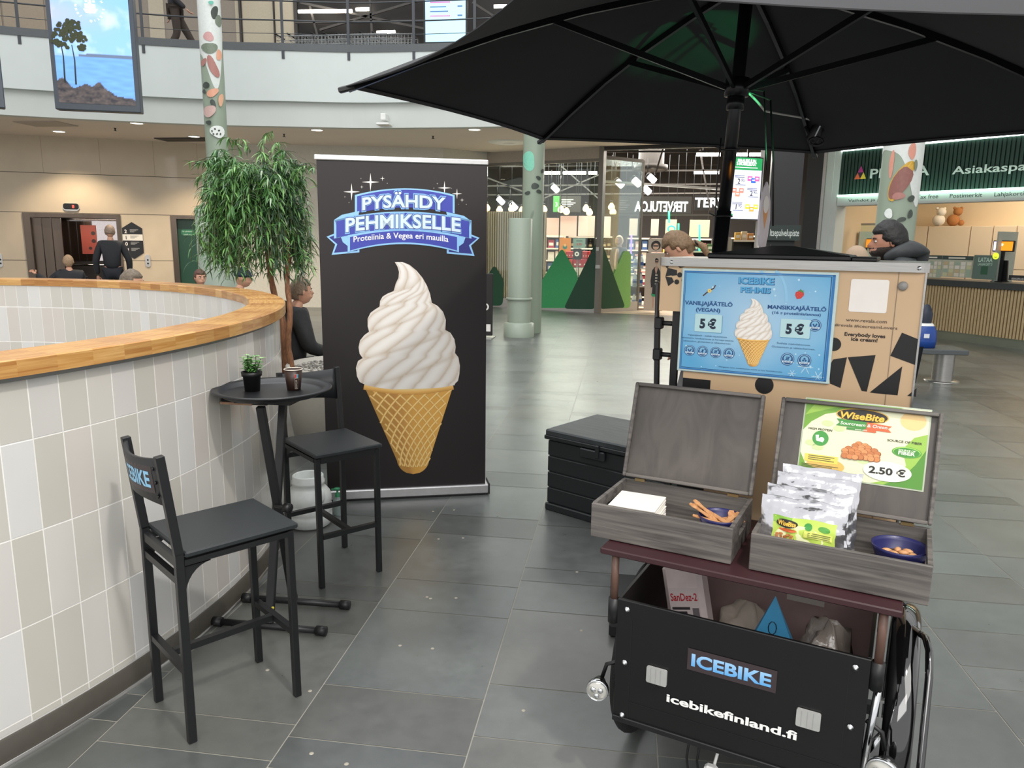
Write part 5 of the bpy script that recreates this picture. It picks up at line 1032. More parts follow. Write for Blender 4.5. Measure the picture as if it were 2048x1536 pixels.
# ---- bar stools
def make_stool(label):
    t = thing('bar_stool', label, 'stool', (0, 0, 0), 0); W, D = .30, .37; lw = .024; hs = .65
    fy, ry = D/2, -D/2
    for sx in (-1, 1):
        mb = MB(BLK); mb.bar((sx*W/2, fy, 0), (sx*W/2, fy-.004, hs-.025), lw, lw, (0, 1, 0), .002); mb.build('leg', t)
        mb = MB(BLK); mb.bar((sx*W/2, ry, 0), (sx*W/2, ry, hs), lw, lw*1.1, (0, 1, 0), .002); mb.bar((sx*W/2, ry, hs-.01), (sx*W/2, ry-.035, .962), lw, lw*1.1, (0, 1, 0), .002); mb.build('leg', t)
        mb = MB(BLK); mb.bar((sx*W/2, ry+lw/2, hs-.035), (sx*W/2, fy-lw/2, hs-.035), .03, .018); mb.build('seat_rail', t)
        mb = MB(BLK); P = [(.012, 0)]+[(.012+.085*(1-cos(a)), -.0+(-.085)*(1-sin(a)))[::1] for a in [pi/2*k/8 for k in range(9)]]
        mb.T = Matrix.Translation((sx*W/2-.004, ry, hs-.052)) @ Matrix(((0, 0, 1, 0), (1, 0, 0, 0), (0, 1, 0, 0), (0, 0, 0, 1)))
        mb.prism([(.012, 0), (.012, -.1)]+[(.012+.085*(1-cos(a)), -.1+.1*sin(a)) for a in [pi/2*k/8 for k in range(1, 9)]], 0, .008); mb.build('gusset', t)
    for y in (fy, ry): mb = MB(BLK); mb.bar((-W/2+lw/2, y, hs-.035), (W/2-lw/2, y, hs-.035), .018, .03); mb.build('seat_rail', t)
    mb = MB(BLK); mb.bar((-W/2+lw/2, ry, hs-.095), (W/2-lw/2, ry, hs-.095), .02, .024); mb.build('stretcher', t)
    for y in (fy, ry): mb = MB(BLK); mb.bar((-W/2+lw/2, y, .248), (W/2-lw/2, y, .248), .022, .022); mb.build('stretcher', t)
    mb = MB(BLK); mb.bar((0, ry+.012, .248), (0, fy-.012, .248), .022, .022); mb.build('stretcher', t)
    mb = MB(mat('seat_board', '#25292b', .42, var=.08)); mb.box(-W/2-.02, W/2+.02, ry+.014, fy+.022, hs-.02, hs, .005); mb.build('seat', t)
    mb = MB(mat('back_board', '#212325', .45)); n = 12; V = []; B0 = Matrix.Identity(4)
    for i in range(n+1):
        s = i/n*2-1; x = s*(W/2-.004); bow = .035*(1-s*s)
        for (z_, dy) in ((.80, 0), (.955, -.0165)):
            zz = z_+(.014*(1-s*s) if z_ < .9 else 0)-(.0 if z_ < .9 else .012*(1-s*s)); y = ry-.017-bow+dy-.0
            V += [(x, y-.006, zz), (x, y+.006, zz)]
    Fs = []
    for i in range(n):
        a = 4*i; b_ = a+4; Fs += [(a, b_, b_+2, a+2), (a+1, a+3, b_+3, b_+1), (a+2, b_+2, b_+3, a+3), (a, a+1, b_+1, b_)]
    Fs += [(0, 2, 3, 1), (4*n, 4*n+1, 4*n+3, 4*n+2)]; mb.add(V, Fs, True); bk = mb.build('backrest', t)
    return t
def stool_sticker(bk, ry=-.185, W=.30):   # curved sticker on the rear face of the backrest
    mb = MB(ink('#3a3234')); n = 14
    def S(x, z_, e): s = x/(W/2-.004); f = (z_-.80)/.155; return (x, ry-.017-.035*(1-s*s)-.0165*f-.0062-e, z_)
    V = []
    for i in range(n+1): x = -.09+.205*i/n; V += [S(x, .838, .0004), S(x, .925, .0004)]
    mb.add(V, [(2*i, 2*i+2, 2*i+3, 2*i+1) for i in range(n)], False)
    P_, F_ = text2d('ICEBIKE', .03); xs = [a for a, b in P_]; k = .178/(max(xs)-min(xs)); mb.m(ink('#8cc4e6')); mb.add([S(-.076+(a-min(xs))*k, .857+b*.05/.72, .0012) for a, b in P_], F_, False)
    mb.m(BLKP)
    for x in (-.125, .125):
        for z_ in (.83, .875, .92): p = S(x, z_, 0); mb.lathe([(.006, 0), (.005, .004), (.0001, .005)], (0, 0, 0), 8) if False else mb.cyl(p, (p[0], p[1]-.004, p[2]), .006, n=8)
    return mb
t1 = make_stool('black metal bar stool with a blue lettered sticker on its backrest, in front')
bkr = [c for c in t1.children if c.name.startswith('backrest')][0]; m_ = stool_sticker(None); m_.build('sticker', bkr)
t1.location = (-1.3185, 2.233, 0); t1.rotation_euler = (0, 0, atan2(.305, .237)-pi/2)
t2 = dup(t1, (-1.361, 3.337, 0), atan2(-.258, .278)-pi/2, 'black metal bar stool between the round table and the banner')

# ---- round tray table
TC = (-1.43, 2.905); t = thing('folding_table', 'small black folding table with a round tray top', 'table', (*TC, 0))
mb = MB(mat('tray_black', '#1b1c1e', .4)); mb.lathe([(.0001, .966), (.19, .966), (.205, .972), (.214, .985), (.237, .989), (.242, .986), (.242, .981), (.216, .978), (.208, .966), (.195, .958), (.0001, .958)], (*TC, 0), 64); mb.build('tray_top', t, mw=ID4)
mb = MB(BLKP); mb.box(TC[0]-.11, TC[0]+.13, TC[1]-.12, TC[1]+.13, .940, .957); mb.build('top_plate', t, mw=ID4)
mb = MB(woodmat('raw_wood', '#a8826a', '#c49a7c', (3, 20, 20))); a = atz(440, 806, .92); mb.box(a.x, a.x+.14, a.y, a.y+.012, .915, .925); mb.m(BLKP); mb.box(a.x, a.x+.2, a.y+.012, a.y+.16, .915, .934); mb.build('under_shelf', t, mw=ID4)
for (p, q) in (((-1.405, 2.745, .94), (-1.385, 2.92, .03)), ((-1.435, 3.02, .94), (-1.392, 2.70, .03))): mb = MB(BLK); mb.bar(p, q, .024, .034, (1, 0, 0), .003); mb.build('leg', t, mw=ID4)
for (p, q) in (((-1.61, 2.915, .02), (-1.14, 2.925, .02)), ((-1.63, 2.695, .02), (-1.155, 2.695, .02))):
    mb = MB(BLK); mb.cyl(p, q, .014, n=14); mb.m(BLKP)
    for e in (p, q): s = 1 if e is q else -1; mb.cyl((e[0]-s*.03, e[1], .02), (e[0]+s*.012, e[1], .02), .02, n=14)
    mb.build('foot_tube', t, mw=ID4)
mb = MB(BLKP); mb.cyl((-1.40, 2.82, .50), (-1.33, 2.80, .50), .01, n=8); mb.cyl((-1.35, 2.806, .50), (-1.325, 2.799, .50), .02, n=10); mb.build('knob', t, mw=ID4)
mb = MB(ink('#c9b93a')); c_ = Vector((-1.378, 2.712, .095)); mb.cyl(c_, c_+Vector((.0, -.004, 0)), .006, n=10); mb.m(ink('#c8402c')); mb.cyl(c_-Vector((0, .002, .022)), c_-Vector((0, .006, .022)), .005, n=10); mb.build('dot_sticker', t, mw=ID4)
# plant and cup
p = atz(505, 781, .967); t = thing('potted_plant', 'small green plant in a black pot on the tray table', 'plant', (p.x, p.y, .9665))
mb = MB(BLKP); mb.lathe([(.0001, 0), (.031, 0), (.036, .062), (.041, .064), (.043, .082), (.038, .082), (.036, .070), (.0001, .070)], n=32); mb.build('pot', t)
lm = mat('mint_leaf', '#5f9a4e', .45, var=.25, scale=40); lm2 = mat('pale_leaf', '#9cc283', .45, var=.2, scale=40); st = MB(mat('stem_green', '#4c7a3a', .5)); q = random.Random(2)
lf = MB(lm)
def leaf(mb, p, d, L, w_, curl=.3):
    d = Vector(d).normalized(); side = d.cross(Vector((0, 0, 1))); side = side.normalized() if side.length > .05 else Vector((1, 0, 0)); nrm = side.cross(d); P = Vector(p); V = []
    for i, (s, ww) in enumerate(((0, .15), (.3, .9), (.6, .85), (1, .0))): c = P+d*L*s-Vector((0, 0, 1))*curl*L*s*s; V += [c-side*w_*ww/2+nrm*w_*.12*ww, c+side*w_*ww/2+nrm*w_*.12*ww, c]
    mb.add(V, [(0, 2, 5, 3), (2, 1, 4, 5), (3, 5, 8, 6), (5, 4, 7, 8), (6, 8, 11), (8, 7, 11)], True)
for k in range(13):
    a = q.random()*6.3; r_ = q.random()*.022; bx_, by_ = r_*cos(a), r_*sin(a); tx, ty = bx_*2.2+q.uniform(-.012, .012), by_*2.2+q.uniform(-.012, .012); hz = q.uniform(.045, .085)
    st.tube([(bx_, by_, .068), ((bx_+tx)/2, (by_+ty)/2, .07+hz*.5), (tx, ty, .07+hz)], .0014, 5)
    for lv in range(4):
        for j in range(4 if lv < 3 else 6):
            aa = q.random()*6.3; f = .3+.233*lv; lf.m(lm2 if lv == 3 and q.random() < .7 else lm); leaf(lf, (bx_+(tx-bx_)*f, by_+(ty-by_)*f, .07+hz*f), (cos(aa), sin(aa), .35+.25*(lv == 3)), q.uniform(.022, .034)*(1.15-.1*lv), .014, .35)
st.build('stems', t); lf.build('foliage', t)
p = atz(588, 779, .967); t = thing('paper_cup', 'dark brown paper cup with a pale rim on the tray table', 'cup', (p.x, p.y, .9665))
mb = MB(mat('cup_brown', '#35231c', .45)); mb.lathe([(.0001, .004), (.026, .004), (.027, 0), (.028, 0), (.0375, .088), (.0365, .088), (.027, .006), (.0001, .006)], n=40); mb.build('cup_wall', t)
mb = MB(ink('#e6dccb')); mb.tube([(.0378*cos(2*pi*k/40), .0378*sin(2*pi*k/40), .089) for k in range(40)], .0018, 6, closed=True); mb.build('rim', t)
mb = MB(ink('#c7c2ba')); a0 = atan2(-p.y, -p.x)+.15
def cupf(s, z_): r_ = .0283+(z_/.088)*.0095+.0004; return lambda e: (cos(a0+s)*(r_+e), sin(a0+s)*(r_+e), z_)
def cpatch(s0, s1, z0, z1, m, e): mb.m(m); n = 6; V = []; [V.extend([cupf(s0+(s1-s0)*i/n, z0)(e), cupf(s0+(s1-s0)*i/n, z1)(e)]) for i in range(n+1)]; mb.add(V, [(2*i, 2*i+2, 2*i+3, 2*i+1) for i in range(n)], False)
cpatch(-.02, .42, .008, .072, ink('#b9b2a8'), 0); cpatch(0, .40, .010, .054, ink('#2a1d18'), .0003); cpatch(-.01, .19, .056, .071, ink('#cf3a34'), .0003); cpatch(.21, .41, .056, .071, ink('#3d9fb8'), .0003)
for k in range(6): cpatch(.06, .30-.03*(k % 3), .014+k*.006, .0165+k*.006, ink('#a89f94'), .0006)
mb.build('printed_label', t)

# ---- planter and tree
PT = (-2.13, 5.62); t = thing('planter', 'round pale planter topped with grey pebbles behind the bar stool', 'planter', (*PT, 0))
mb = MB(mat('planter_grey', '#c4bfb4', .5, var=.03)); mb.lathe([(.0001, .0), (.38, 0), (.42, .05), (.46, .30), (.47, .62), (.465, .635), (.44, .635), (.435, .60), (.0001, .58)], n=48); mb.build('pot', t)
mb = MB(mat('pebble', '#a49d90', .7, vc=True, var=.2)); q = random.Random(8)
for k in range(700):
    a = q.random()*6.3; r_ = sqrt(q.random())*.415; s = q.uniform(.010, .018); c = q.choice((.30, .45, .22, .6, .38)); mb.c = (c, c*.95, c*.86); mb.ball((r_*cos(a), r_*sin(a), .598+q.random()*.012), s, 6, sz=.6, sx=q.uniform(.8, 1.5))
mb.build('pebbles', t); bpy.data.objects[t.children[-1].name]['kind'] = 'stuff'
tr = thing('potted_tree', 'tall indoor tree with drooping narrow leaves left of the banner', 'tree', (*PT, .6))
Yt = 5.62; bark = woodmat('bark', '#6f4a32', '#9a6a48', (12, 12, 2), .7, 6)
def trunk(px, r0, r1):
    P = [aty(u, v, y) for u, v, y in px]; P[0].z = min(P[0].z, .585); n = len(P); mb = MB(bark); S = smoothp([(p.x, p.y) for p in P], 6); Z_ = smoothp([(p.z, 0) for p in P], 6)
    mb.tube([(S[i][0], S[i][1], Z_[i][0]) for i in range(len(S))], [r0+(r1-r0)*i/(len(S)-1)+.002*sin(i*2.1) for i in range(len(S))], 12); return mb
trunk([(586, 745, 5.5), (576, 690, 5.52), (580, 625, 5.55), (574, 560, 5.6), (577, 500, 5.6), (560, 430, 5.6)], .026, .016).build('trunk', tr, mw=ID4)
trunk([(570, 745, 5.66), (566, 650, 5.68), (548, 585, 5.7), (538, 530, 5.66), (530, 450, 5.6), (510, 380, 5.6)], .030, .014).build('trunk', tr, mw=ID4)
lfm = [mat('ficus_leaf', '#4c7a40', .42, var=.3, scale=12), mat('ficus_leaf_light', '#6ea052', .42, var=.25, scale=12), mat('ficus_leaf_dark', '#3a5540', .4, var=.25, scale=12), mat('ficus_leaf_grey', '#93a58a', .35, var=.2, scale=12)]
fo = MB(lfm[0]); tw_ = MB(mat('twig_green', '#55663a', .6)); q = random.Random(21); C0 = aty(512, 384, 5.62)
def lleaf(p, d, L, w_, m):
    fo.m(m); P = Vector(p); d = Vector(d).normalized(); side = d.cross(Vector((q.uniform(-.5, .5), q.uniform(-.5, .5), 1))); side = side.normalized(); V = []; cur = Vector(P); dd = Vector(d)
    bend = q.uniform(.12, .6); sw = Vector((q.uniform(-.3, .3), q.uniform(-.3, .3), 0))
    for i, ww in enumerate((.25, 1, .95, .6, .02)):
        V += [cur-side*w_*ww/2, cur+side*w_*ww/2]; dd = (dd+Vector((0, 0, -bend))+sw*.3).normalized(); cur = cur+dd*L/4
    fo.add(V, [(2*i, 2*i+1, 2*i+3, 2*i+2) for i in range(4)], True)
def env(u): # silhouette radius weighting
    return 1
for k in range(640):
    th = q.random()*2*pi; ph = q.uniform(-.55, 1.0); rad = Vector((cos(th)*cos(ph), sin(th)*cos(ph), sin(ph)))
    f = q.uniform(.35, 1)**.6; st_ = C0+Vector((0, 0, -.12))+Vector((rad.x*.40, rad.y*.40, rad.z*.44+.10))*f*q.uniform(.55, 1.02)
    end_drop = q.uniform(.12, .30)+.18 if rad.z < .1 else (q.uniform(.06, .2) if rad.z < .4 else q.uniform(-.03, .09)); out = Vector((rad.x, rad.y, 0))*q.uniform(.03, .13); n = q.randint(6, 10)
    P = [st_, st_+out*.6+Vector((0, 0, .03)), st_+out+Vector((0, 0, -end_drop*.4)), st_+out*1.15+Vector((0, 0, -end_drop))]
    B_ = bez(*[tuple(p) for p in P], n); tw_.tube(B_, .0025, 4)
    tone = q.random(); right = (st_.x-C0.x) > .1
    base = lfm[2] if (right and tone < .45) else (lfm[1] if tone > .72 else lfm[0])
    for i, p in enumerate(B_):
        for j in range(2):
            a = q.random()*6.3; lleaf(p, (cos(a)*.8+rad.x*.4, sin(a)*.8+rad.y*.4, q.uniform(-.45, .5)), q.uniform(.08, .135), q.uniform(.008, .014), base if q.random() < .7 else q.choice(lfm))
# the loose shoots that stick out
for (u0, v0, u1, v1) in ((470, 350, 378, 322), (470, 370, 398, 360), (480, 300, 445, 275), (520, 300, 545, 262), (540, 310, 560, 285), (450, 470, 410, 500), (470, 500, 455, 545), (600, 500, 628, 552), (590, 350, 628, 335), (500, 300, 470, 280), (520, 500, 470, 545), (480, 480, 430, 520)):
    a = aty(u0, v0, 5.55); b_ = aty(u1, v1, 5.5); m_ = (a+b_)/2+Vector((0, 0, .05)); B_ = bez(tuple(a), tuple(m_), tuple(m_), tuple(b_), 9); tw_.tube(B_, .0025, 4)
    for p in B_:
        for j in range(2): aa = q.random()*6.3; lleaf(p, (cos(aa)+(b_-a).x*2, sin(aa), q.uniform(-.4, .3)), q.uniform(.07, .11), .010, q.choice(lfm[:2]))
fo.build('foliage', tr, mw=ID4); tw_.build('twigs', tr, mw=ID4)
for i in range(14):
    pass
# ---- white canister, pump bottle, storage box
t = thing('plastic_canister', 'large ribbed white plastic canister on the floor beside the banner', 'canister', (-1.708, 3.85, 0)); pm_ = mat('translucent_white', '#dfe3e0', .4)
mb = MB(pm_); mb.lathe([(.0001, 0), (.10, 0), (.118, .012), (.122, .03), (.127, .04), (.127, .07), (.122, .078), (.127, .086), (.127, .125), (.122, .133), (.127, .141), (.127, .17), (.120, .195), (.098, .222), (.088, .232), (.088, .245), (.092, .248), (.092, .262), (.086, .266), (.086, .292), (.078, .297), (.074, .292), (.074, .24), (.0001, .20)], n=44); mb.build('body', t)
mb = MB(pm_); mb.tube([(.085, -.06, .235), (.112, -.075, .232), (.118, -.078, .19), (.105, -.07, .165)], .012, 10); mb.build('handle', t)
t = thing('pump_bottle', 'small clear bottle with a green pump at the foot of the banner', 'bottle', (-1.605, 4.02, 0))
mb = MB(mat('clear_plastic', '#b9c9c6', .1, trans=.6)); mb.lathe([(.0001, 0), (.026, 0), (.028, .01), (.028, .085), (.022, .105), (.012, .115), (.012, .12)], n=24); mb.build('body', t)
mb = MB(mat('pump_green', '#2f8a5e', .4)); mb.lathe([(.014, .112), (.014, .135), (.006, .138), (.006, .155), (.018, .157), (.018, .165), (.0001, .167)], n=16); mb.bar((0, 0, .161), (-.03, -.015, .158), .01, .008); mb.build('pump', t)
BA = radians(-32); t = thing('storage_box', 'large black plastic storage box with a wood-grain lid', 'box', (-.405, 4.335, 0), BA); PLB = mat('box_black', '#1e2224', .5, var=.1); LD = .53; LW = .80
mb = MB(PLB); mb.box(0.012, LW-.012, .012, LD-.012, .0, .45)
for i in range(4): z0 = .05+.098*i; mb.box(0.004, LW-.004, .004, LD-.004, z0, z0+.092, .004)
mb.box(-.005, LW+.005, -.005, LD+.005, 0, .045, .006); mb.build('body', t)
mb = MB(woodmat('black_grain', '#2a2e30', '#3a3f41', (1, 14, 14), .5, 3)); mb.box(-.008, LW+.008, -.012, LD+.008, .465, .505, .008); mb.m(PLB); mb.box(-.012, LW+.012, -.016, LD+.012, .445, .47, .004); mb.build('lid', t)
mb = MB(PLB); mb.box(.25, .42, -.022, .0, .385, .44, .006); mb.box(.36, .385, -.03, -.01, .40, .475, .004); mb.build('latch', t)

# ================================================================== ICE CREAM BIKE
ca = Vector((.941, -.338, 0)).normalized(); RZ = atan2(ca.y, ca.x); PO = (.025, 1.985); LM = Matrix.Translation((*PO, 0)) @ Matrix.Rotation(RZ, 4, 'Z')
def LP(x, y, z): return LM @ Vector((x, y, z))
t = thing('cargo_bike', 'black front-loading cargo bike with an open box and a lettered front panel', 'cargo bike', (*PO, 0), RZ); bike = t
pan = mat('black_panel', '#0d0d0e', .35, var=.1, scale=20)
mb = MB(pan); mb.box(0, .648, -.006, .006, .248, .62, .002); mb.m(BLKP); mb.box(.044, .0465, -.0068, -.006, .25, .565); mb.box(.6, .6025, -.0068, -.006, .25, .6); mb.box(.046, .648, -.0072, -.006, .313, .3155); mb.box(0, .648, -.012, .008, .245, .262, .002); fp = mb.build('front_panel', t)
mb = MB(ink('#3a3033')); FPm = Matrix(((1, 0, 0, 0), (0, 0, -1, -.0078), (0, 1, 0, 0), (0, 0, 0, 1)))   # local x, z of the panel
mb.T = FPm; mb.rect(.206, .466, .437, .529, .0); V, P = text2d('ICEBIKE', .035); xs = [a for a, b in V]; k = .207/(max(xs)-min(xs))
Cg = []
for a, b in V: f = max(0, min(1, b/.72)); Cg.append(tuple((.12+.22*f, .40+.20*f, .78+.10*f)))
mb.m(vcm); mb.add([(.217+(a-min(xs))*k, .4805+b*.035/.72, .0006) for a, b in V], P, False, Cg); mb.build('name_plate', fp)
mb = MB(ink('#f2f2f0')); mb.T = FPm; mb.text('icebikefinland.fi', .326, .353, .023, .0006, .03, wid=.342); mb.build('web_lettering', fp)
for x0 in (.096, .491):
    mb = MB(mat('reflector', '#b9b9b6', .15, .3, spec=.8)); mb.T = FPm; rr(mb, x0, x0+.058, .397, .446, .0, .006, .005, MATS['reflector']); mb.m(ALU)
    for k in range(3): mb.box(x0+.012+.014*k, x0+.0135+.014*k, .400, .443, .006, .0066)
    mb.build('reflector', fp)
for x, z_ in ((.03, .595), (.03, .433), (.029, .268), (.614, .592), (.616, .431), (.616, .275)): mb = MB(CHR); mb.T = FPm; mb.lathe([(.008, 0), (.008, .002), (.0055, .0025), (.005, .007), (.0001, .009)], (x, z_, 0), 12); mb.build('bolt', fp)
for x0, x1, y0, y1 in ((0, .010, .006, .50), (.638, .648, .006, .50)): mb = MB(pan); mb.box(x0, x1, y0, y1, .25, .62, .001); mb.build('side_panel', t)
mb = MB(mat('box_back', '#b59a96', .5, var=.05)); mb.box(.01, .638, .488, .498, .25, .70); mb.m(ink('#d8cfc6')); mb.box(.39, .50, .484, .488, .50, .60); mb.m(BLKP); mb.lathe([(.001, 0), (.018, 0)], (.53, .487, .55), 12); mb.box(.505, .545, .484, .488, .53, .545); mb.build('back_panel', t)
mb = MB(BLKP); mb.box(.01, .638, .006, .488, .25, .258); mb.build('box_floor', t)
brd = mat('maroon_board', '#3a2024', .35, var=.08); mb = MB(brd); mb.box(-.052, .700, -.020, .42, .748, .766, .003); mb.build('counter_board', t)
for x in (-.012, .662):
    mb = MB(mat('brown_post', '#5c4338', .5)); mb.cyl((x, .0, .60), (x, .0, .748), .0105, n=14); mb.build('board_post', t)
    mb = MB(BLKP); mb.cyl((x, .0, .545), (x, .0, .617), .0155, n=16); mb.build('post_sleeve', t)
    mb = MB(BLKP); mb.cyl((x, .40, .50), (x, .40, .748), .0105, n=10); mb.build('board_post', t)
def wheel(x, cy=.285, nf=0):
    cz_, R_ = .285, .285
    mb = MB(mat('tyre_rubber', '#1b1b1b', .85, bump=.6, scale=120)); mb.tube([(x, cy+(R_-.024)*cos(2*pi*k/48), cz_+(R_-.024)*sin(2*pi*k/48)) for k in range(48)], .024, 12, closed=True); wo = mb.build('wheel', t)
    mb = MB(CHR); mb.tube([(x, cy+(R_-.055)*cos(2*pi*k/48), cz_+(R_-.055)*sin(2*pi*k/48)) for k in range(48)], .012, 8, closed=True); mb.build('rim', wo)
    mb = MB(CHR)
    for k in range(24): a = 2*pi*k/24; mb.tube([(x+(.02 if k % 2 else -.02), cy+.02*cos(a+.6), cz_+.02*sin(a+.6)), (x, cy+(R_-.06)*cos(a), cz_+(R_-.06)*sin(a))], .0016, 4)
    mb.build('spokes', wo); mb = MB(CHR); mb.cyl((x-.035, cy, cz_), (x+.035, cy, cz_), .02, n=14); mb.build('hub', wo)
    fd = MB(mat('fender_gloss', '#0c0c0d', .06, coat=1., spec=.8)); V = []; n = 40; m = 7
    for i in range(n+1):
        a = radians(-25+(205 if not nf else 120)*i/n)
        for j in range(m): b_ = pi*j/(m-1); rr_ = R_+.012+.022*sin(b_); V.append((x+.036*cos(b_), cy+rr_*cos(a), cz_+rr_*sin(a)))
    fd.add(V, [(i*m+j, (i+1)*m+j, (i+1)*m+j+1, i*m+j+1) for i in range(n) for j in range(m-1)], True); fd.build('fender', t)
wheel(-.03, .375, 1); wheel(.722, .355)
mb = MB(MATS['fender_gloss']); mb.tube([(.735, .30, .585), (.765, .22, .60), (.774, .17, .59), (.778, .13, .54), (.779, .02, .29), (.776, -.01, .245), (.762, -.02, .228), (.71, -.015, .225)], .0095, 12); mb.build('side_guard', t)
mb = MB(CHR); mb.cyl((.65, .03, .24), (.668, .03, .54), .009, n=10); mb.cyl((.66, .12, .30), (.70, .25, .29), .01, n=8); mb.build('frame_tube', t)
for x, z_, r_ in ((-.046, .328, .031), (.697, .358, .037)):
    mb = MB(BLKP); s_ = -1 if x < 0 else 1; mb.T = Matrix.Translation((x, -.045 if x > 0 else -.015, z_)) @ Matrix.Rotation(radians(90), 4, 'X') @ Matrix.Rotation(radians(-12*s_), 4, 'Y')
    mb.lathe([(.0001, -.055), (r_*.5, -.05), (r_*.85, -.02), (r_, 0)], n=28); lo_ = mb.build('headlamp', t)
    m2 = MB(CHR); m2.T = mb.T; m2.lathe([(r_*.9, -.012), (r_*1.04, -.01), (r_*1.06, .004), (r_*.97, .010), (r_*.94, .004)], n=28); m2.build('bezel', lo_)
    m2 = MB(mat('lamp_lens', '#c9c8c0', .08, .45, spec=.9)); m2.T = mb.T; m2.lathe([(r_*.95, .005), (r_*.7, .011), (.0001, .014)], n=28); m2.m(CHR)
    for k in range(3): a = 2*pi*k/3+.5; m2.lathe([(r_*.26, .013), (r_*.2, .017), (.0001, .0175)], (r_*.38*cos(a), r_*.38*sin(a), 0), 12)
    m2.build('lens', lo_); mb = MB(BLKP); mb.tube([(x, .02, z_+.02), (x*.8 if x < 0 else x-.01, .03, z_+.06), (.0 if x < 0 else .65, .03, z_+.08)], .006, 8); mb.build('lamp_bracket', t)
# frame under and behind
mb = MB(BLK); 
for p, q_ in (((.08, .1, .24), (.08, .95, .24)), ((.57, .1, .24), (.57, .95, .24)), ((-.02, .365, .285), (.68, .355, .285)), ((.08, .55, .24), (.57, .55, .24)), ((.08, .95, .24), (.57, .95, .24)), ((.33, .95, .24), (.33, 1.55, .32)), ((.33, 1.55, .32), (.33, 1.6, .30))): mb.bar(p, q_, .03)
mb.build('chassis', t)
cy2 = 1.62; mb = MB(MATS['tyre_rubber']); mb.tube([(.33, cy2+.27*cos(2*pi*k/40), .29+.27*sin(2*pi*k/40)) for k in range(40)], .022, 10, closed=True); mb.build('rear_wheel', t)
# cables hanging under the front
mb = MB(BLKP); 
for x in (.215, .245): mb.tube([(x, .05, .25), (x-.01, .06, .15), (x+.01, .05, .05), (x+.03, .03, .006), (x+.10, -.05, .006)], .0035, 6)
mb.build('cable', label='black cables hanging from under the front panel to the floor', cat='cable')
mb = MB(WHITE); mb.tube([(.30, .06, .25), (.285, .05, .16), (.28, .03, .08), (.26, -.02, .008), (.20, -.08, .008)], .0045, 6); mb.box(.262, .30, .02, .05, .1, .17, .008)
# (placed in the world frame of the bike)
o = mb.build('plug_cable', label='white cable with a plug hanging under the front panel', cat='cable')
for ob in (bpy.data.objects['cable'], o): ob.matrix_world = LM @ Matrix.Translation(ob.location); ob.location = (LM @ Vector(ob.location)) if False else ob.matrix_world.translation
def tworld(mb, name, label, cat, group=None):  # top-level mesh given in bike coordinates
    mb.v = [LM @ v for v in mb.v]; return mb.build(name, label=label, cat=cat, group=group)
# things in the box
def tilted(x, y, z, rx, ry, rz=0): return LM @ Matrix.Translation((x, y, z)) @ Matrix.Rotation(rz, 4, 'Z') @ Matrix.Rotation(ry, 4, 'Y') @ Matrix.Rotation(rx, 4, 'X')
TJ = tilted(.185, .235, .325, radians(-8), radians(-14)); t = thing('disinfectant_canister', 'white plastic canister with red lettering leaning inside the black box', 'canister', tuple(TJ.translation))
mb = MB(mat('canister_white', '#d9c9c6', .4)); mb.T = TJ; mb.box(-.06, .06, -.04, .04, .0, .33, .014); mb.lathe([(.045, .31), (.03, .335), (.018, .34), (.018, .36), (.0001, .36)], n=20); mb.build('body', t, mw=ID4)
mb = MB(ink('#cfc2c0')); mb.T = TJ @ Matrix(((1, 0, 0, 0), (0, 0, -1, -.0405), (0, 1, 0, 0), (0, 0, 0, 1))); mb.rect(-.045, .06, .045, .26, .0004); mb.m(ink('#b3202c')); mb.text('SanDez-2', 0, .222, .022, .001, .02, wid=.082); mb.poly([(-.045, .06), (.045, .06), (.045, .092), (0, .072)], .001); mb.m(ink('#3a3538'))
mb.rect(-.04, .195, .015, .203, .001); mb.rect(-.04, .183, .005, .190, .001); mb.m(ink('#6d676a')); mb.rect(.022, .11, .042, .2, .001); [mb.rect(-.04, .11+.012*k, .01-.01*(k % 2), .114+.012*k, .001) for k in range(5)]; mb.build('printed_label', t, mw=ID4)
mb = MB(mat('cone_blue', '#3f93bf', .5)); TJ = tilted(.40, .17, .259, 0, 0, .1); mb.T = TJ; mb.add([(-.16, -.05, 0), (.16, -.05, 0), (.16, .06, 0), (-.16, .06, 0), (-.005, 0, .39)], [(0, 1, 4), (1, 2, 4), (2, 3, 4), (3, 0, 4), (3, 2, 1, 0)], False)
mb.m(ink('#6fb4d6')); mb.add([(-.15, -.0515, .005), (-.03, -.0515, .005), (-.045, -.029, .19), (-.06, -.0265, .205)], [(0, 1, 2, 3)], False)
mb.m(ink('#17222c')); fx = lambda x, z_: (x, -.05*(1-z_/.385)-.0025, z_)
for cx_2, cz2, rx in ((-.006, .30, .012), (.008, .255, .013)):
    pts = [fx(cx_2+rx*cos(2*pi*k/10)*.9, cz2+rx*1.5*sin(2*pi*k/10)) for k in range(11)]; mb.tube(pts, .0012, 4)
o = mb.build('paper_cone', label='blue folded paper pyramid standing inside the black box', cat='paper'); 
mb = MB(mat('crumpled_bag', '#b3aaa4', .35, bump=.8, scale=25)); mb.T = LM; V = []
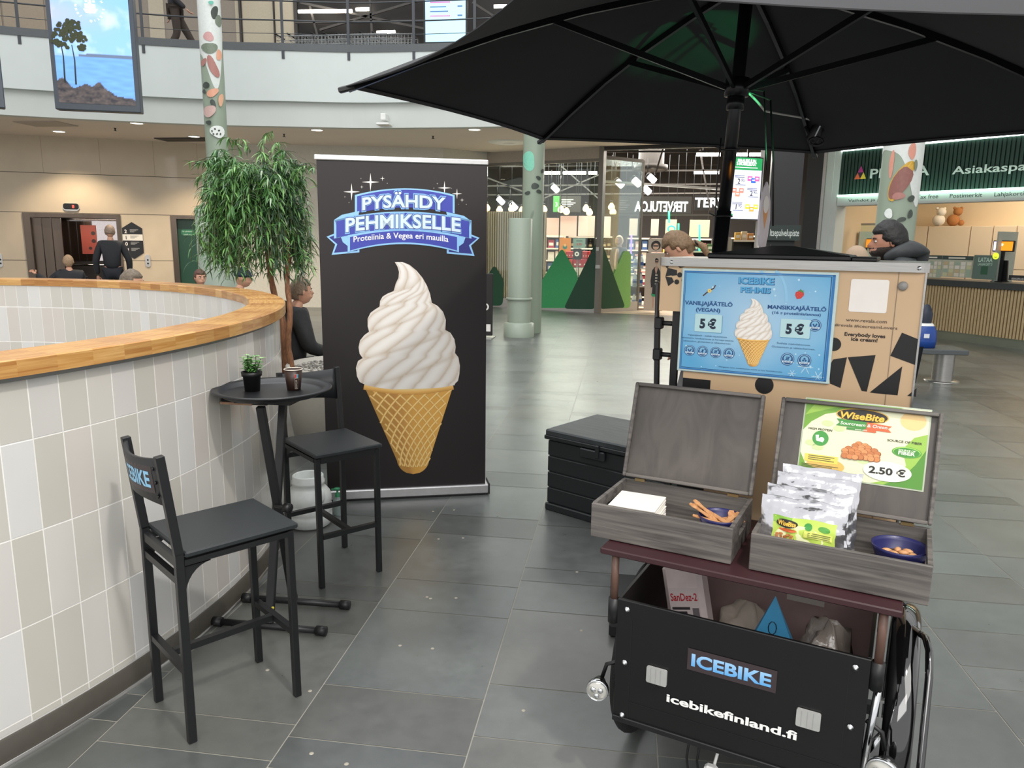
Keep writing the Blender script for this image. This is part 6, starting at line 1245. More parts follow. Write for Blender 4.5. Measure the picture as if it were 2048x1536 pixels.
def lump(name, x, y, z0, rx, ry, rz, m, label, cat, seed, amp=.25):
    mb = MB(m); mb.T = LM; n, k_ = 22, 12; V = []
    for i in range(k_+1):
        for j in range(n):
            a = 2*pi*j/n; p_ = pi*i/k_; d = Vector((sin(p_)*cos(a), sin(p_)*sin(a), -cos(p_))); s = 1+amp*noise.noise(d*2.3+Vector((seed, 0, 0)))*2; V.append((x+d.x*rx*s, y+d.y*ry*s, max(z0, z0+rz+d.z*rz*s)))
    mb.add(V, [(i*n+j, i*n+(j+1) % n, (i+1)*n+(j+1) % n, (i+1)*n+j) for i in range(k_) for j in range(n)], True); return mb.build(name, label=label, cat=cat)
lump('plastic_bag', .53, .25, .26, .075, .075, .15, mat('clear_bag', '#9a8f86', .2, spec=.8, bump=.5, scale=30), 'crumpled clear plastic bag right of the blue paper pyramid', 'bag', 3)
lump('cloth_bag', .29, .36, .26, .09, .06, .12, mat('cloth_pale', '#b9ada0', .8, bump=.3, scale=40), 'crumpled pale cloth lying in the black box', 'cloth', 5)
lump('green_bag', .325, .22, .26, .04, .04, .11, mat('green_plastic', '#2f7a35', .4, bump=.4, scale=40), 'small green plastic bag beside the blue paper pyramid', 'bag', 7)
# ---- wooden crates with lids
gw = woodmat('grey_stained_wood', '#4b4744', '#6f6a65', (1.1, 16, 22), .55, 3.2, dist=.7); gw2 = woodmat('grey_plywood', '#48433f', '#5a544f', (3.5, 3, 1), .5, 3, dist=1.6)
def crate(x0, x1, y0, y1, z0, z1, label, lidtop=(.095, .285)):
    w_ = x1-x0; d_ = y1-y0; t = thing('wooden_crate', label, 'crate', tuple(LP((x0+x1)/2, (y0+y1)/2, z0)), RZ); th = .011; T0 = LM @ Matrix.Translation((x0, y0, z0)); h = z1-z0
    def p(name, *b, m=gw, pr=None, bv=.002): mb = MB(m); mb.T = T0; mb.box(*b, bv); return mb.build(name, pr or t, mw=ID4)
    p('front_board', 0, w_, 0, th, 0, h); p('back_board', 0, w_, d_-th, d_, 0, h); p('crate_bottom', th, w_-th, th, d_-th, 0, .008, m=gw2)
    for s in (0, 1): # side boards with a hand hole
        mb = MB(gw); mb.T = T0; xx0 = 0 if s == 0 else w_-th; c = d_/2; hh = h-.03; g_ = .045
        mb.box(xx0, xx0+th, th, c-g_, 0, h); mb.box(xx0, xx0+th, c+g_, d_-th, 0, h); mb.box(xx0, xx0+th, c-g_, c+g_, 0, hh-.024); mb.box(xx0, xx0+th, c-g_, c+g_, hh, h); mb.build('side_board', t, mw=ID4)
    ang = atan2(lidtop[0], lidtop[1]); LMx = T0 @ Matrix.Translation((0, d_-.002, h+.006)) @ Matrix.Rotation(-ang, 4, 'X'); Lh = hypot(*lidtop); mb = MB(gw); mb.T = LMx; dp = .022
    mb.box(0, th, -dp, .0, 0, Lh, .003); mb.box(w_-th, w_, -dp, .0, 0, Lh, .003); mb.box(th, w_-th, -dp, 0, Lh-th, Lh, .002); mb.box(th, w_-th, -dp, 0, 0, th, .002); mb.m(gw2); mb.box(th, w_-th, -.006, 0, th, Lh-th); lid = mb.build('lid', t, mw=ID4)
    for f_ in (.14, .86): mb = MB(mat('brass', '#a99468', .4, .7)); mb.T = T0; mb.box(w_*f_-.016, w_*f_+.016, d_-th-.002, d_-.004, h-.001, h+.008); mb.build('hinge', t, mw=ID4)
    return t, LMx, Lh, w_
cA, LA, LhA, wA = crate(-.106, .292, .040, .315, .768, .868, 'grey wooden crate with a blank open lid, holding the napkins')
cB, LB, LhB, wB = crate(.339, .752, .035, .315, .768, .868, 'grey wooden crate with a green poster in its open lid')
# poster inside the right lid
PMx = LB @ Matrix(((1, 0, 0, 0), (0, 0, -1, -.0075), (0, 1, 0, 0), (0, 0, 0, 1)))
def pq(x, y): return topl(PMx, 1160+x*.3809, 740+y*.3809)
t = thing('snack_poster', 'green WiseBite snack poster priced 2.50 € fixed in the crate lid'.replace('WiseBite ', ''), 'poster', tuple(PMx @ Vector((.2, .13, 0))))
mb = MB(mat('laminate', '#a9b39a', .2)); mb.T = PMx
def fr(x0, x1, y0, y1): # bilinear fractions of the poster's photographed corners
    return 0
A0, A1, A2, A3 = pq(1192, 140), pq(1845, 228), pq(1788, 648), pq(1148, 522)
xa_, xb_, yt_, yb_ = (A0[0]+A3[0])/2, (A1[0]+A2[0])/2, (A0[1]+A1[1])/2, (A2[1]+A3[1])/2; PW, PH = xb_-xa_, yt_-yb_
U = lambda f: xa_+PW*f; Vv = lambda f: yt_-PH*f
mb.rect(xa_-.004, yb_-.004, xb_+.004, yt_+.004, .0); mb.m(ink('#dfe0bd')); mb.rect(xa_, yb_, xb_, yt_, .0004)
def cl(P): return [(min(xb_, max(xa_, x)), min(yt_, max(yb_, y))) for x, y in P]
G1_, G2_, G3_ = ink('#6fa035'), ink('#93bb4a'), ink('#4f8a2c')
mb.m(G1_); mb.poly(cl([(U(0), Vv(0)), (U(0), Vv(.42)), (U(.06), Vv(.3)), (U(.17), Vv(.18)), (U(.36), Vv(.1)), (U(.62), Vv(.06)), (U(.8), Vv(0))]), .0007)
mb.m(G2_); mb.poly(cl([(U(.1), Vv(0)), (U(.0), Vv(.22)), (U(.08), Vv(.17)), (U(.25), Vv(.08)), (U(.5), Vv(0))]), .001)
mb.m(G2_); mb.poly(cl([(U(1), Vv(.30)), (U(.9), Vv(.36)), (U(.82), Vv(.52)), (U(.86), Vv(.72)), (U(.8), Vv(.9)), (U(.6), Vv(1)), (U(1), Vv(1))]), .0007)
mb.m(G3_); mb.poly(cl([(U(1), Vv(.5)), (U(.93), Vv(.7)), (U(.84), Vv(.88)), (U(.7), Vv(1)), (U(1), Vv(1))]), .001)
mb.m(G1_); mb.poly(cl([(U(0), Vv(1)), (U(0), Vv(.72)), (U(.05), Vv(.86)), (U(.2), Vv(.94)), (U(.45), Vv(1))]), .0007)
mb.m(ink('#e6c486')); mb.disc(U(.88), Vv(.15), PW*.1, .0008, ry=PH*.12); mb.m(ink('#d9b35a')); mb.disc(U(.22), Vv(.86), PW*.16, .0006, ry=PH*.1)
mb.m(ink('#c6d79a'))
for fx_, fy_ in ((.08, .58), (.14, .63), (.3, .35), (.52, .73), (.2, .3)): mb.disc(U(fx_), Vv(fy_), PW*.05, .0009, ry=PH*.04)
mb.m(ink('#d7a83a')); mb.disc(U(.475), Vv(.155), PW*.215, .0012, ry=PH*.095); mb.m(ink('#1d1a14')); mb.disc(U(.475), Vv(.155), PW*.205, .0015, ry=PH*.082)
mb.m(ink('#2f1c10')); mb.text('WiseBite', U(.475)+.0006, Vv(.205)-.0008, PH*.085, .0017, .05, wid=PW*.37, shear=.15); mb.m(ink('#e9b83c')); mb.text('WiseBite', U(.475), Vv(.205), PH*.085, .002, .03, wid=PW*.36, shear=.15)
mb.m(ink('#3f8a3a')); mb.poly([(U(.27), Vv(.22)), (U(.52), Vv(.23)), (U(.52), Vv(.32)), (U(.27), Vv(.31)), (U(.30), Vv(.265))], .0022); mb.m(ink('#dd6238')); mb.poly([(U(.52), Vv(.23)), (U(.72), Vv(.25)), (U(.69), Vv(.285)), (U(.72), Vv(.33)), (U(.52), Vv(.32))], .0022)
mb.m(ink('#f6f2e4')); mb.text('Sourcream & Onion', U(.495), Vv(.292), PH*.04, .0025, .01, wid=PW*.38, shear=.1); mb.m(ink('#3f8a3a')); mb.rect(U(.36), Vv(.35), U(.5), Vv(.322), .0022); mb.m(ink('#dd6238')); mb.rect(U(.5), Vv(.355), U(.6), Vv(.325), .0022); mb.m(ink('#f6f2e4')); mb.text('protein snack', U(.48), Vv(.346), PH*.018, .0025, .01)
mb.m(ink('#2a2c20')); mb.text('HIGH PROTEIN', U(.105+.04), Vv(.405), PH*.028, .0016, .02, wid=PW*.2); mb.text('SOURCE OF FIBER', U(.83), Vv(.44), PH*.028, .0016, .02, wid=PW*.27)
mb.m(ink('#3f9440')); mb.disc(U(.155), Vv(.51), PW*.068, .0016); mb.m(ink('#f2f6ea')); mb.ribbon([(U(.125), Vv(.47)), (U(.13), Vv(.53)), (U(.18), Vv(.54))], .009, .002); mb.disc(U(.165), Vv(.525), PW*.022, .0021)
mb.m(ink('#4f9a3a')); mb.disc(U(.855), Vv(.555), PW*.115, .0016, ry=PH*.07); mb.m(ink('#9ccf5a')); mb.disc(U(.855), Vv(.55), PW*.105, .0018, ry=PH*.06); mb.m(ink('#3f8a34')); mb.disc(U(.855), Vv(.555), PW*.1, .002, ry=PH*.055)
mb.m(ink('#e8f2d8')); mb.text('SOURCE OF', U(.855), Vv(.545), PH*.022, .0023, .02, wid=PW*.13); mb.text('FIBER', U(.855), Vv(.59), PH*.04, .0023, .03, wid=PW*.13)
q = random.Random(12); nb = []
for row, (n_, yy) in enumerate(((7, .70), (6, .665), (6, .63), (5, .595), (3, .56), (2, .53))):
    for i in range(n_): nb.append((.35+.30*(i+.5)/n_*(1-.0)+(.0) if row < 2 else .5+(i-(n_-1)/2)*.052, yy+q.uniform(-.008, .008)))
for i, (fx_, fy_) in enumerate(sorted(nb, key=lambda a: a[1])):
    zz = .0014+.0001*i; mb.m(ink('#8a4a24')); mb.disc(U(fx_), Vv(fy_), PW*.031, zz, 12, PH*.036); mb.m(ink(('#c9814a', '#d08f58', '#bd7440')[i % 3])); mb.disc(U(fx_)-.0006, Vv(fy_)+.0006, PW*.027, zz+.00005, 12, PH*.031)
mb.m(ink('#e6cc5a')); mb.rect(U(.04), Vv(.83), U(.32), Vv(.73), .0012)
mb.m(ink('#5a5a34')); [mb.rect(U(.07), Vv(.755+.025*k), U(.29-.03*(k % 2)), Vv(.745+.025*k), .0016) for k in range(3)]; [mb.rect(U(.02), Vv(.87+.018*k), U(.33-.05*(k % 2)), Vv(.863+.018*k), .0016) for k in range(3)]
mb.m(ink('#f0eedc')); mb.disc(U(.72), Vv(.83), PW*.19, .0026, 32, PH*.125); mb.m(ink('#1a1a18')); mb.text('2.50 €', U(.72), Vv(.87), PH*.085, .003, .035, wid=PW*.29)
mb.build('printed_sheet', t, mw=ID4); bpy.data.objects.remove(bpy.data.objects[t.name]) if False else None
# bowls
def bowl(x, y, z_, R_, label):
    t = thing('bowl', label, 'bowl', tuple(LP(x, y, z_))); mb = MB(mat('bowl_blue', '#27285c', .35)); h = R_*.95; mb.lathe([(.0001, 0), (R_*.5, 0), (R_*.8, h*.4), (R_*.97, h*.85), (R_, h), (R_*.96, h), (R_*.92, h*.85), (R_*.74, h*.42), (R_*.45, .006), (.0001, .006)], n=40); mb.build('shell', t); return t
bw1 = bowl(.222, .215, .7775, .062, 'dark blue bowl of wooden spoons in the left crate'); bw2 = bowl(.682, .215, .7775, .068, 'dark blue bowl with snack samples in the right crate')
sw = woodmat('spoon_wood', '#b98052', '#d9a877', (4, 4, 20)); q = random.Random(4); so = None
for k, (dx, dy, L_, az, el) in enumerate(((-.01, .0, .10, 165, 28), (-.012, -.012, .10, 172, 24), (.0, .01, .09, 170, 20), (.02, -.01, .07, 150, 8), (.01, .02, .06, 20, 12), (-.02, .012, .09, 160, 16), (.02, .0, .06, 60, 20), (.028, .008, .05, 100, 25), (-.005, -.02, .08, 190, 10), (.03, -.015, .05, 20, 15))):
    M = LM @ Matrix.Translation((.222+dx, .215+dy, .820)) @ Matrix.Rotation(radians(az), 4, 'Z') @ Matrix.Rotation(radians(-el), 4, 'Y'); mb = MB(sw); mb.T = M; L_ *= .86; P = [(-.025, -.005), (-.01, -.0085), (.02, -.0085), (L_-.03, -.006), (L_-.012, -.0095), (L_, -.006)]; mb.prism(P+[(x, -y) for x, y in P[::-1]], 0, .0022)
    mb.build('wooden_spoon', label=('topmost long wooden spoon sticking out left of the blue bowl' if k == 0 else 'second long wooden spoon sticking out left of the blue bowl' if k == 1 else 'small wooden tasting spoon inside the left blue bowl'), cat='spoon', group='wooden spoons in the left bowl')
for k, (dx, dy, az) in enumerate(((-.03, .0, 20), (-.012, -.012, -30), (.01, .004, 10), (.03, -.006, 50), (-.004, .02, 80), (.02, .02, -20))):
    mb = MB(sw); mb.T = LM @ Matrix.Translation((.682+dx, .215+dy, .815)) @ Matrix.Rotation(radians(az), 4, 'Z'); mb.ball((0, 0, .006), .014, 12, sy=.6, sz=.45); mb.build('snack_piece', label='tan snack piece in the right blue bowl', cat='snack', group='snack pieces in the right bowl')
mb = MB(mat('snack_bed', '#8a6244', .8, bump=.6, scale=60)); mb.lathe([(.0001, .034), (.05, .034), (.048, .028)], tuple(LP(.682, .215, .7775)), 24); o = mb.build('snack_bed', label='layer of snacks filling the right blue bowl', cat='snacks'); o['kind'] = 'stuff'
# napkins
nm = mat('napkin_white', '#ece8df', .8, var=.02)
def stack(x0, x1, y0, y1, z0, n_, rz, label, name='napkin_stack'):
    mb = MB(nm); q = random.Random(n_); T0 = LM @ Matrix.Translation(((x0+x1)/2, (y0+y1)/2, z0)) @ Matrix.Rotation(rz, 4, 'Z'); w_, d_ = (x1-x0)/2, (y1-y0)/2
    for i in range(n_):
        mb.T = T0 @ Matrix.Translation((q.uniform(-.0015, .0015), q.uniform(-.0015, .0015), 0)) @ Matrix.Rotation(q.uniform(-.02, .02), 4, 'Z'); mb.box(-w_, w_, -d_, d_, .0045*i, .0045*i+.0038, .001)
    return mb.build(name, label=label, cat='napkins')
stack(-.075, .062, .085, .225, .777, 18, .05, 'thick stack of white paper napkins in the left crate')
stack(.070, .150, .105, .20, .777, 6, -.25, 'low stack of white napkins between the big stack and the bowl')
p = LP(.155, .095, .777); t = thing('paper_cup', 'small cream paper cup lying low in the left crate', 'cup', tuple(p)); mb = MB(ink('#e3d8bf')); mb.lathe([(.0001, .0), (.024, .0), (.031, .042), (.033, .043), (.0325, .045), (.029, .043), (.0001, .040)], n=32); mb.build('cup_wall', t)
# snack pouches
foil = mat('foil', '#d6d6da', .16, .9, bump=.55, scale=18, var=.1)
def pouch(x, y, lean, w_, h_, label, front=False, rz=0):
    z0 = .778; t = thing('snack_pouch', label, 'pouch', tuple(LP(x, y, z0)), 0, None); M = LM @ Matrix.Translation((x, y, z0)) @ Matrix.Rotation(rz, 4, 'Z') @ Matrix.Rotation(-lean, 4, 'X'); nx, nz = 26, 26; q = random.Random(int(x*1000+y*999)); s0 = q.random()*9
    def S(i, j, side, e=0):
        fx_, fz = i/nx, j/nz; X_ = (fx_-.5)*w_; Z_ = fz*h_; b = (sin(pi*min(1, fx_*1.0)))**.55*(sin(pi*min(1, max(0, fz*1.08)))**.6 if fz < .92 else 0); nn = noise.noise(Vector((fx_*5, fz*5, s0)))*.006+noise.noise(Vector((fx_*14, fz*11, s0)))*.003
        edge = .004*noise.noise(Vector((fz*9, s0, 2)))
        return (X_*(1-.04*sin(pi*fz))+edge*(1 if fx_ > .5 else -1), side*(.003+.021*b)+nn*(1 if b > .0 else .6)+side*e, Z_+.006*noise.noise(Vector((fx_*4, 0, s0)))*fz)
    mb = MB(foil); mb.T = M
    for side in (-1, 1):
        V = [S(i, j, side) for j in range(nz+1) for i in range(nx+1)]; Fs = [(j*(nx+1)+i, j*(nx+1)+i+1, (j+1)*(nx+1)+i+1, (j+1)*(nx+1)+i) for j in range(nz) for i in range(nx)]
        if side > 0: Fs = [f[::-1] for f in Fs]
        mb.add(V, Fs, True)
    mb.build('foil_bag', t, mw=ID4)
    if front:
        mb = MB(ink('#cfdc6a')); mb.T = M; i0, i1, j0, j1 = 4, 24, 5, 19
        def SS(fx_, fy_, e): # position on the label, fractions 0..1
            fi = i0+(i1-i0)*fx_; fj = j0+(j1-j0)*fy_; i_, j_ = int(fi), int(fj); a, b = fi-i_, fj-j_; p = Vector((0, 0, 0))
            for di in (0, 1):
                for dj in (0, 1): p += Vector(S(i_+di, j_+dj, -1, e))*((a if di else 1-a)*(b if dj else 1-b))
            return p
        def lab(fx0, fx1, fy0, fy1, m, e, n_=8):
            mb.m(m); V = [SS(fx0+(fx1-fx0)*i/n_, fy0+(fy1-fy0)*j/n_, e) for j in range(n_+1) for i in range(n_+1)]; mb.add(V, [(j*(n_+1)+i, j*(n_+1)+i+1, (j+1)*(n_+1)+i+1, (j+1)*(n_+1)+i) for j in range(n_) for i in range(n_)], True)
        def lbl(fx_, fy_, rx, ry, m, e, n_=16): mb.m(m); V = [SS(fx_, fy_, e)]+[SS(fx_+rx*cos(2*pi*k/n_), fy_+ry*sin(2*pi*k/n_), e) for k in range(n_)]; mb.add(V, [(0, 1+k, 1+(k+1) % n_) for k in range(n_)], True)
        def ltx(s, fx0, fx1, fy0, hf, m, e, bold=.02):
            V, P = text2d(s, bold); xs = [a for a, b in V]; mb.m(m); w2 = max(xs)-min(xs); mb.add([SS(fx0+(a-min(xs))/w2*(fx1-fx0), fy0+b/.72*hf, e) for a, b in V], P, False)
        lab(0, .97, .0, .98, ink('#b9d25a'), .0012, 12); lbl(.42, .42, .38, .36, ink('#e6eab8'), .0022); lab(.0, .3, .80, .98, ink('#7fb03a'), .002)
        lbl(.22, .80, .17, .12, ink('#1d1a14'), .003); ltx('WiseBite', .08, .36, .74, .13, ink('#e9b83c'), .0045, .03); lbl(.24, .62, .14, .05, ink('#d96a3a'), .0032)
        q2 = random.Random(5)
        for k in range(26): lbl(.2+q2.uniform(-.12, .12), .38+q2.uniform(-.10, .12), .026, .035, ink(('#b9733f', '#c9854d', '#a8622f')[k % 3]), .0035+.0001*k, 8)
        lbl(.56, .78, .06, .10, ink('#3f9440'), .003); lbl(.80, .78, .09, .08, ink('#4f9a3a'), .003); lab(.5, .93, .48, .66, ink('#d6dc6a'), .003, 4)
        for k in range(3): lab(.56, .9, .51+.05*k, .53+.05*k, ink('#6a7040'), .004, 3)
        lab(.52, .95, .26, .36, ink('#26281c'), .003, 4); lab(.52, .95, .03, .23, ink('#eceada'), .003, 4); [lab(.56, .9, .06+.05*k, .075+.05*k, ink('#8a8c7a'), .004, 3) for k in range(3)]
        mb.build('label', t, mw=ID4)
    return t
pouch(.475, .232, radians(12), .205, .225, 'rearmost foil pouch in the row standing in the right crate'); pouch(.468, .196, radians(11), .205, .212, 'second foil pouch from the back of the row'); pouch(.455, .152, radians(9), .215, .190, 'third foil pouch in the row, just behind the labelled one', rz=-.03)
pouch(.452, .105, radians(11), .215, .172, 'front foil pouch with a green snack label', True, .02)

# ---- freezer cabinet with menu board
t = thing('ice_cream_freezer', 'beige ice cream machine cabinet with steel top and black printed shapes', 'freezer', tuple(LP(.3, .52, .26)), RZ); FX0, FX1, FY0, FY1 = -.09, .682, .52, .86
bg = mat('beige_laminate', '#c9ab87', .45, var=.03, scale=3)
mb = MB(bg); mb.T = LM; mb.box(FX0+.008, FX1-.006, FY0, FY1, 1.385, 1.53); mb.box(.01, FX1-.006, FY0, FY1, .72, 1.385); mb.m(BLKP); mb.box(.01, .10, FY0-.001, FY1-.01, .72, 1.17); mb.m(ink('#8e7a62')); mb.box(.605, .6075, FY0-.0006, FY0, .75, 1.53)
mb.m(STEEL); mb.box(.672, .677, FY0-.004, FY0+.02, .75, 1.53)
mb.m(BLKP); mb.box(.05, .62, FY0+.02, FY1-.02, .262, .72)
FM = LM @ Matrix(((1, 0, 0, 0), (0, 0, -1, FY0), (0, 1, 0, 0), (0, 0, 0, 1))); mb.T = FM; pz = ink('#141313')
def fq(pts, s=1, z=.0008):   # crop coordinates (1300,480)+.293
    P = [topl(FM, 1300+x*.293, 480+y*.293) for x, y in pts]; ar = sum(P[i][0]*P[(i+1) % len(P)][1]-P[(i+1) % len(P)][0]*P[i][1] for i in range(len(P))); mb.poly(P if ar > 0 else P[::-1], z)
mb.m(pz); fq([(120, 190), (185, 205), (185, 240), (150, 245), (118, 205)]); fq([(105, 250), (150, 255), (165, 285), (125, 315)]); fq([(118, 200), (105, 250), (150, 240)]); fq([(190, 178), (240, 183), (205, 192)]); fq([(60+45, 178), (130, 178), (118, 196)])
for x, y, r_ in ((203, 238, 17), (183, 286, 17), (232, 275, 17)): c = topl(FM, 1300+x*.293, 480+y*.293); mb.disc(c[0], c[1], r_*.293*.00162, .0009)
c = topl(FM, 1300+1255*.293, 480+712*.293); mb.disc(c[0]-.0, c[1], .020, .0009); c = topl(FM, 1300+780*.293, 480+990*.293); mb.disc(c[0], c[1]-.0, .028, .0009)
fq([(1720, 632), (1838, 680), (1815, 855), (1640, 790)]); fq([(1250, 815), (1345, 800), (1300, 1010), (1230, 980), (1220, 870)]); fq([(1350, 800), (1540, 785), (1480, 1035), (1445, 1030)]); fq([(1722, 862), (1690, 1060), (1530, 1045), (1500, 1040)]); fq([(1820, 1010), (1815, 1070), (1755, 1064)])
c0_ = topl(FM, 1300+1375*.293, 480+265*.293); c1_ = topl(FM, 1300+1602*.293, 480+500*.293); mb.m(ink('#ece6df')); mb.rect(c0_[0], c1_[1], c1_[0]+.004, c0_[1], .0012, .006)
cc = (c0_[0]+c1_[0])/2+.002; g = lambda y: topl(FM, 1300+1480*.293, 480+y*.293)[1]
mb.m(ink('#5d4c40')); mb.text('www.revala.com', cc, g(562), .0095, .001, .012, wid=.108); mb.text('#revala #icecreamLovers', cc, g(600), .0085, .001, .012, wid=.165); mb.m(ink('#231a16')); mb.text('Everybody loves', cc, g(662), .0105, .001, .03, wid=.108); mb.text('ice cream!', cc, g(693), .0105, .001, .03, wid=.070)
mb.build('cabinet', t, mw=ID4)
c = topl(FM, 1806, 572); mb = MB(mat('grey_knob', '#8f8c88', .5)); mb.T = FM; mb.lathe([(.013, 0), (.0128, .006), (.009, .011), (.0001, .012)], (c[0], c[1], 0), 24); mb.build('knob', t, mw=ID4)
mb = MB(STEEL); P = []; r_ = .03
for cx_2, cy_2, a in ((FX1-r_, FY0-.012+r_, -90), (FX1-r_, FY1+.01-r_, 0), (FX0+r_, FY1+.01-r_, 90), (FX0+r_, FY0-.012+r_, 180)):
    for k in range(7): th_ = radians(a+15*k); P.append((cx_2+r_*cos(th_), cy_2+r_*sin(th_)))
mb.T = LM; mb.prism(P, 1.53, 1.556); mb.build('steel_top', t, mw=ID4)
for x in (-.045, .655): mb = MB(CHR); mb.T = FM @ Matrix.Translation((0, 0, .012)); mb.lathe([(.006, 0), (.004, .003), (.0001, .0035)], (x, 1.542, 0), 12); mb.build('screw', t, mw=ID4)
mb = MB(BLKP); mb.T = LM; x0, x1, y0, y1 = .055, .475, .56, .83; z_ = 1.556; mb.box(x0, x1, y0, y1, z_, z_+.016, .004); mb.add([(x0+.01, y0+.01, z_+.016), (x1-.01, y0+.01, z_+.016), (x1-.01, y1-.01, z_+.016), (x0+.01, y1-.01, z_+.016), ((x0+x1)/2-.03, (y0+y1)/2, z_+.042), ((x0+x1)/2+.03, (y0+y1)/2, z_+.042)], [(0, 1, 5, 4), (1, 2, 5), (2, 3, 4, 5), (3, 0, 4)], False); mb.build('black_lid', t, mw=ID4)
mb = MB(BLKP); mb.T = LM; mb.box(x1, x1+.07, y0+.02, y1-.02, z_, z_+.012, .003); mb.build('hinge_tray', t, mw=ID4)
mb = MB(mat('grey_tube', '#4a4a4b', .35, .5)); mb.T = LM; mb.bar((-.098, .565, 1.21), (-.104, .565, 1.475), .012, .02, b=.003); mb.m(BLKP); mb.bar((-.088, .56, 1.08), (-.096, .56, 1.33), .014, .02)
mb.bar((-.03, .55, .72), (-.03, .55, 1.385), .022)
for z2 in (1.34, 1.235): mb.cyl((-.09, .56, z2), (-.03, .56, z2), .008, n=10); mb.box(-.105, -.078, .545, .575, z2-.02, z2+.02, .004)
mb.build('folding_bracket', t, mw=ID4)
# menu board
t = thing('menu_board', 'light blue menu board showing an ice cream cone and 5 € prices', 'menu board', tuple(LP(.22, .5, 1.36))); MMx = FM @ Matrix.Translation((0, 0, .012))
q0, q1, q2, q3 = topl(MMx, 1371, 535), topl(MMx, 1680, 547), topl(MMx, 1656, 770), topl(MMx, 1347, 739)
mx0, mx1, my1, my0 = (q0[0]+q3[0])/2-.0, (q1[0]+q2[0])/2, (q0[1]+q1[1])/2, (q2[1]+q3[1])/2; MW, MH = mx1-mx0, my1-my0
mb = MB(mat('frame_pale', '#bcd3d2', .3)); mb.T = FM; mb.box(mx0, mx1, my0, my1, .001, .011, .002); mb.build('frame', t, mw=ID4)
U = lambda x: mx0+MW*x; Vv = lambda y: my1-MH*y
mb = MB(vcm); mb.T = MMx; n = 24; V = []; Cc = []
for j in range(n+1):
    for i in range(n+1):
        fx_, fy_ = i/n, j/n; V.append((U(.018+.964*fx_), Vv(.022+.956*fy_), .0)); d = hypot((fx_-.5)*1.1, fy_-.42); k_ = min(1, d*1.5); s = .05*noise.noise(Vector((fx_*4+fy_*3, fy_*3-fx_*2, 1)))
        Cc.append((.42-.30*k_+s, .62-.22*k_+s, .78-.12*k_+s*.5))
mb.add(V, [(j*(n+1)+i, (j+1)*(n+1)+i, (j+1)*(n+1)+i+1, j*(n+1)+i+1) for j in range(n) for i in range(n)], False, Cc)
bl2 = ink('#1f5f9c'); mb.m(ink('#2c74b4'))
for (a, b_, c_, d_) in ((.018, .022, .982, .034), (.018, .966, .982, .978), (.018, .022, .024, .978), (.966, .022, .982, .978)): mb.rect(U(a), Vv(d_), U(c_), Vv(b_), .0006)
mb.m(ink('#1c4a80'))
for (a, b_, c_, d_) in ((.028, .038, .962, .042), (.028, .956, .962, .961), (.028, .038, .031, .961), (.957, .038, .962, .961)): mb.rect(U(a), Vv(d_), U(c_), Vv(b_), .0007)
mb.m(ink('#8fc4e4')); mb.ribbon([(U(.5+.12*cos(a)), Vv(.42-.0+.42*sin(a))) for a in [-1.4+.12*k for k in range(10)]], .006, .0005); mb.ribbon([(U(.60+.1*cos(a)), Vv(.3+.3*sin(a))) for a in [-1.4+.12*k for k in range(12)]], .008, .0005)
q = random.Random(6); mb.m(ink('#bfe0f0')); [mb.disc(U(q.uniform(.04, .95)), Vv(q.choice((q.uniform(.05, .3), q.uniform(.7, .95)))), q.uniform(.001, .004), .0005, 8) for _ in range(26)]
for (fx_, fy_, r_) in ((.85, .86, .022), (.93, .94, .018), (.77, .93, .012)):
    for k in range(6): a = pi/3*k; mb.ribbon([(U(fx_), Vv(fy_)), (U(fx_)+r_*cos(a), Vv(fy_)+r_*sin(a))], .0018, .0006); mb.ribbon([(U(fx_)+.6*r_*cos(a-.2), Vv(fy_)+.6*r_*sin(a-.2)), (U(fx_)+.85*r_*cos(a), Vv(fy_)+.85*r_*sin(a)), ], .001, .0006)
for s, y, h_, w2 in (('ICEBIKE', .125, .058, .225), ('PEHMIS', .205, .048, .19)):
    mb.m(ink('#1c4f86')); mb.text(s, U(.50)+.0006, Vv(y)-.0008, MH*h_, .0009, .06, wid=MW*w2*1.03); mb.m(ink('#4fa6d6')); mb.text(s, U(.50), Vv(y), MH*h_, .0012, .03, wid=MW*w2)
nv = ink('#1d4f86'); dkn = ink('#12233a'); mb.m(nv)
mb.text('VANILJAJÄÄTELÖ', U(.195), Vv(.345), MH*.036, .001, .03, wid=MW*.325); mb.text('(VEGAN)', U(.195), Vv(.405), MH*.034, .001, .03, wid=MW*.165); mb.text('MANSIKKAJÄÄTELÖ', U(.765), Vv(.345), MH*.034, .001, .03, wid=MW*.36); mb.text('(16 g proteiinia/annos)', U(.765), Vv(.39), MH*.024, .001, .02, wid=MW*.30)
for fx_ in (.20, .765):
    mb.m(ink('#5f9cc0')); mb.rect(U(fx_-.088), Vv(.605), U(fx_+.098), Vv(.435), .0008, .003); mb.m(ink('#b5d8dc')); mb.rect(U(fx_-.09), Vv(.60), U(fx_+.094), Vv(.43), .0011, .003); mb.m(dkn); mb.text('5 €', U(fx_), Vv(.562), MH*.085, .0015, .05, wid=MW*.112)
mb.m(ink('#2f5f86')); [mb.text(s, U(.20), Vv(y), MH*.016, .001, .0, wid=MW*w2) for s, y, w2 in (('Vegaanijäätelö - sisältää maustottomia', .645, .27), ('valmistettu: kookosrasvaa ja herneproteiinia', .675, .36), ('Laktoositon, gluteeniton ja vähäsokerinen.', .705, .33))]
[mb.text(s, U(.765), Vv(y), MH*.016, .001, .0, wid=MW*w2) for s, y, w2 in (('Sisältää maitolaktoosia.', .665, .21), ('Gluteeniton ja vähäsokerinen.', .70, .27))]; mb.text('Allergeenit: katso tuoteselosteet tiskiltä tai kysy henkilökunnalta.', U(.5), Vv(.93), MH*.012, .001, .0, wid=MW*.42)
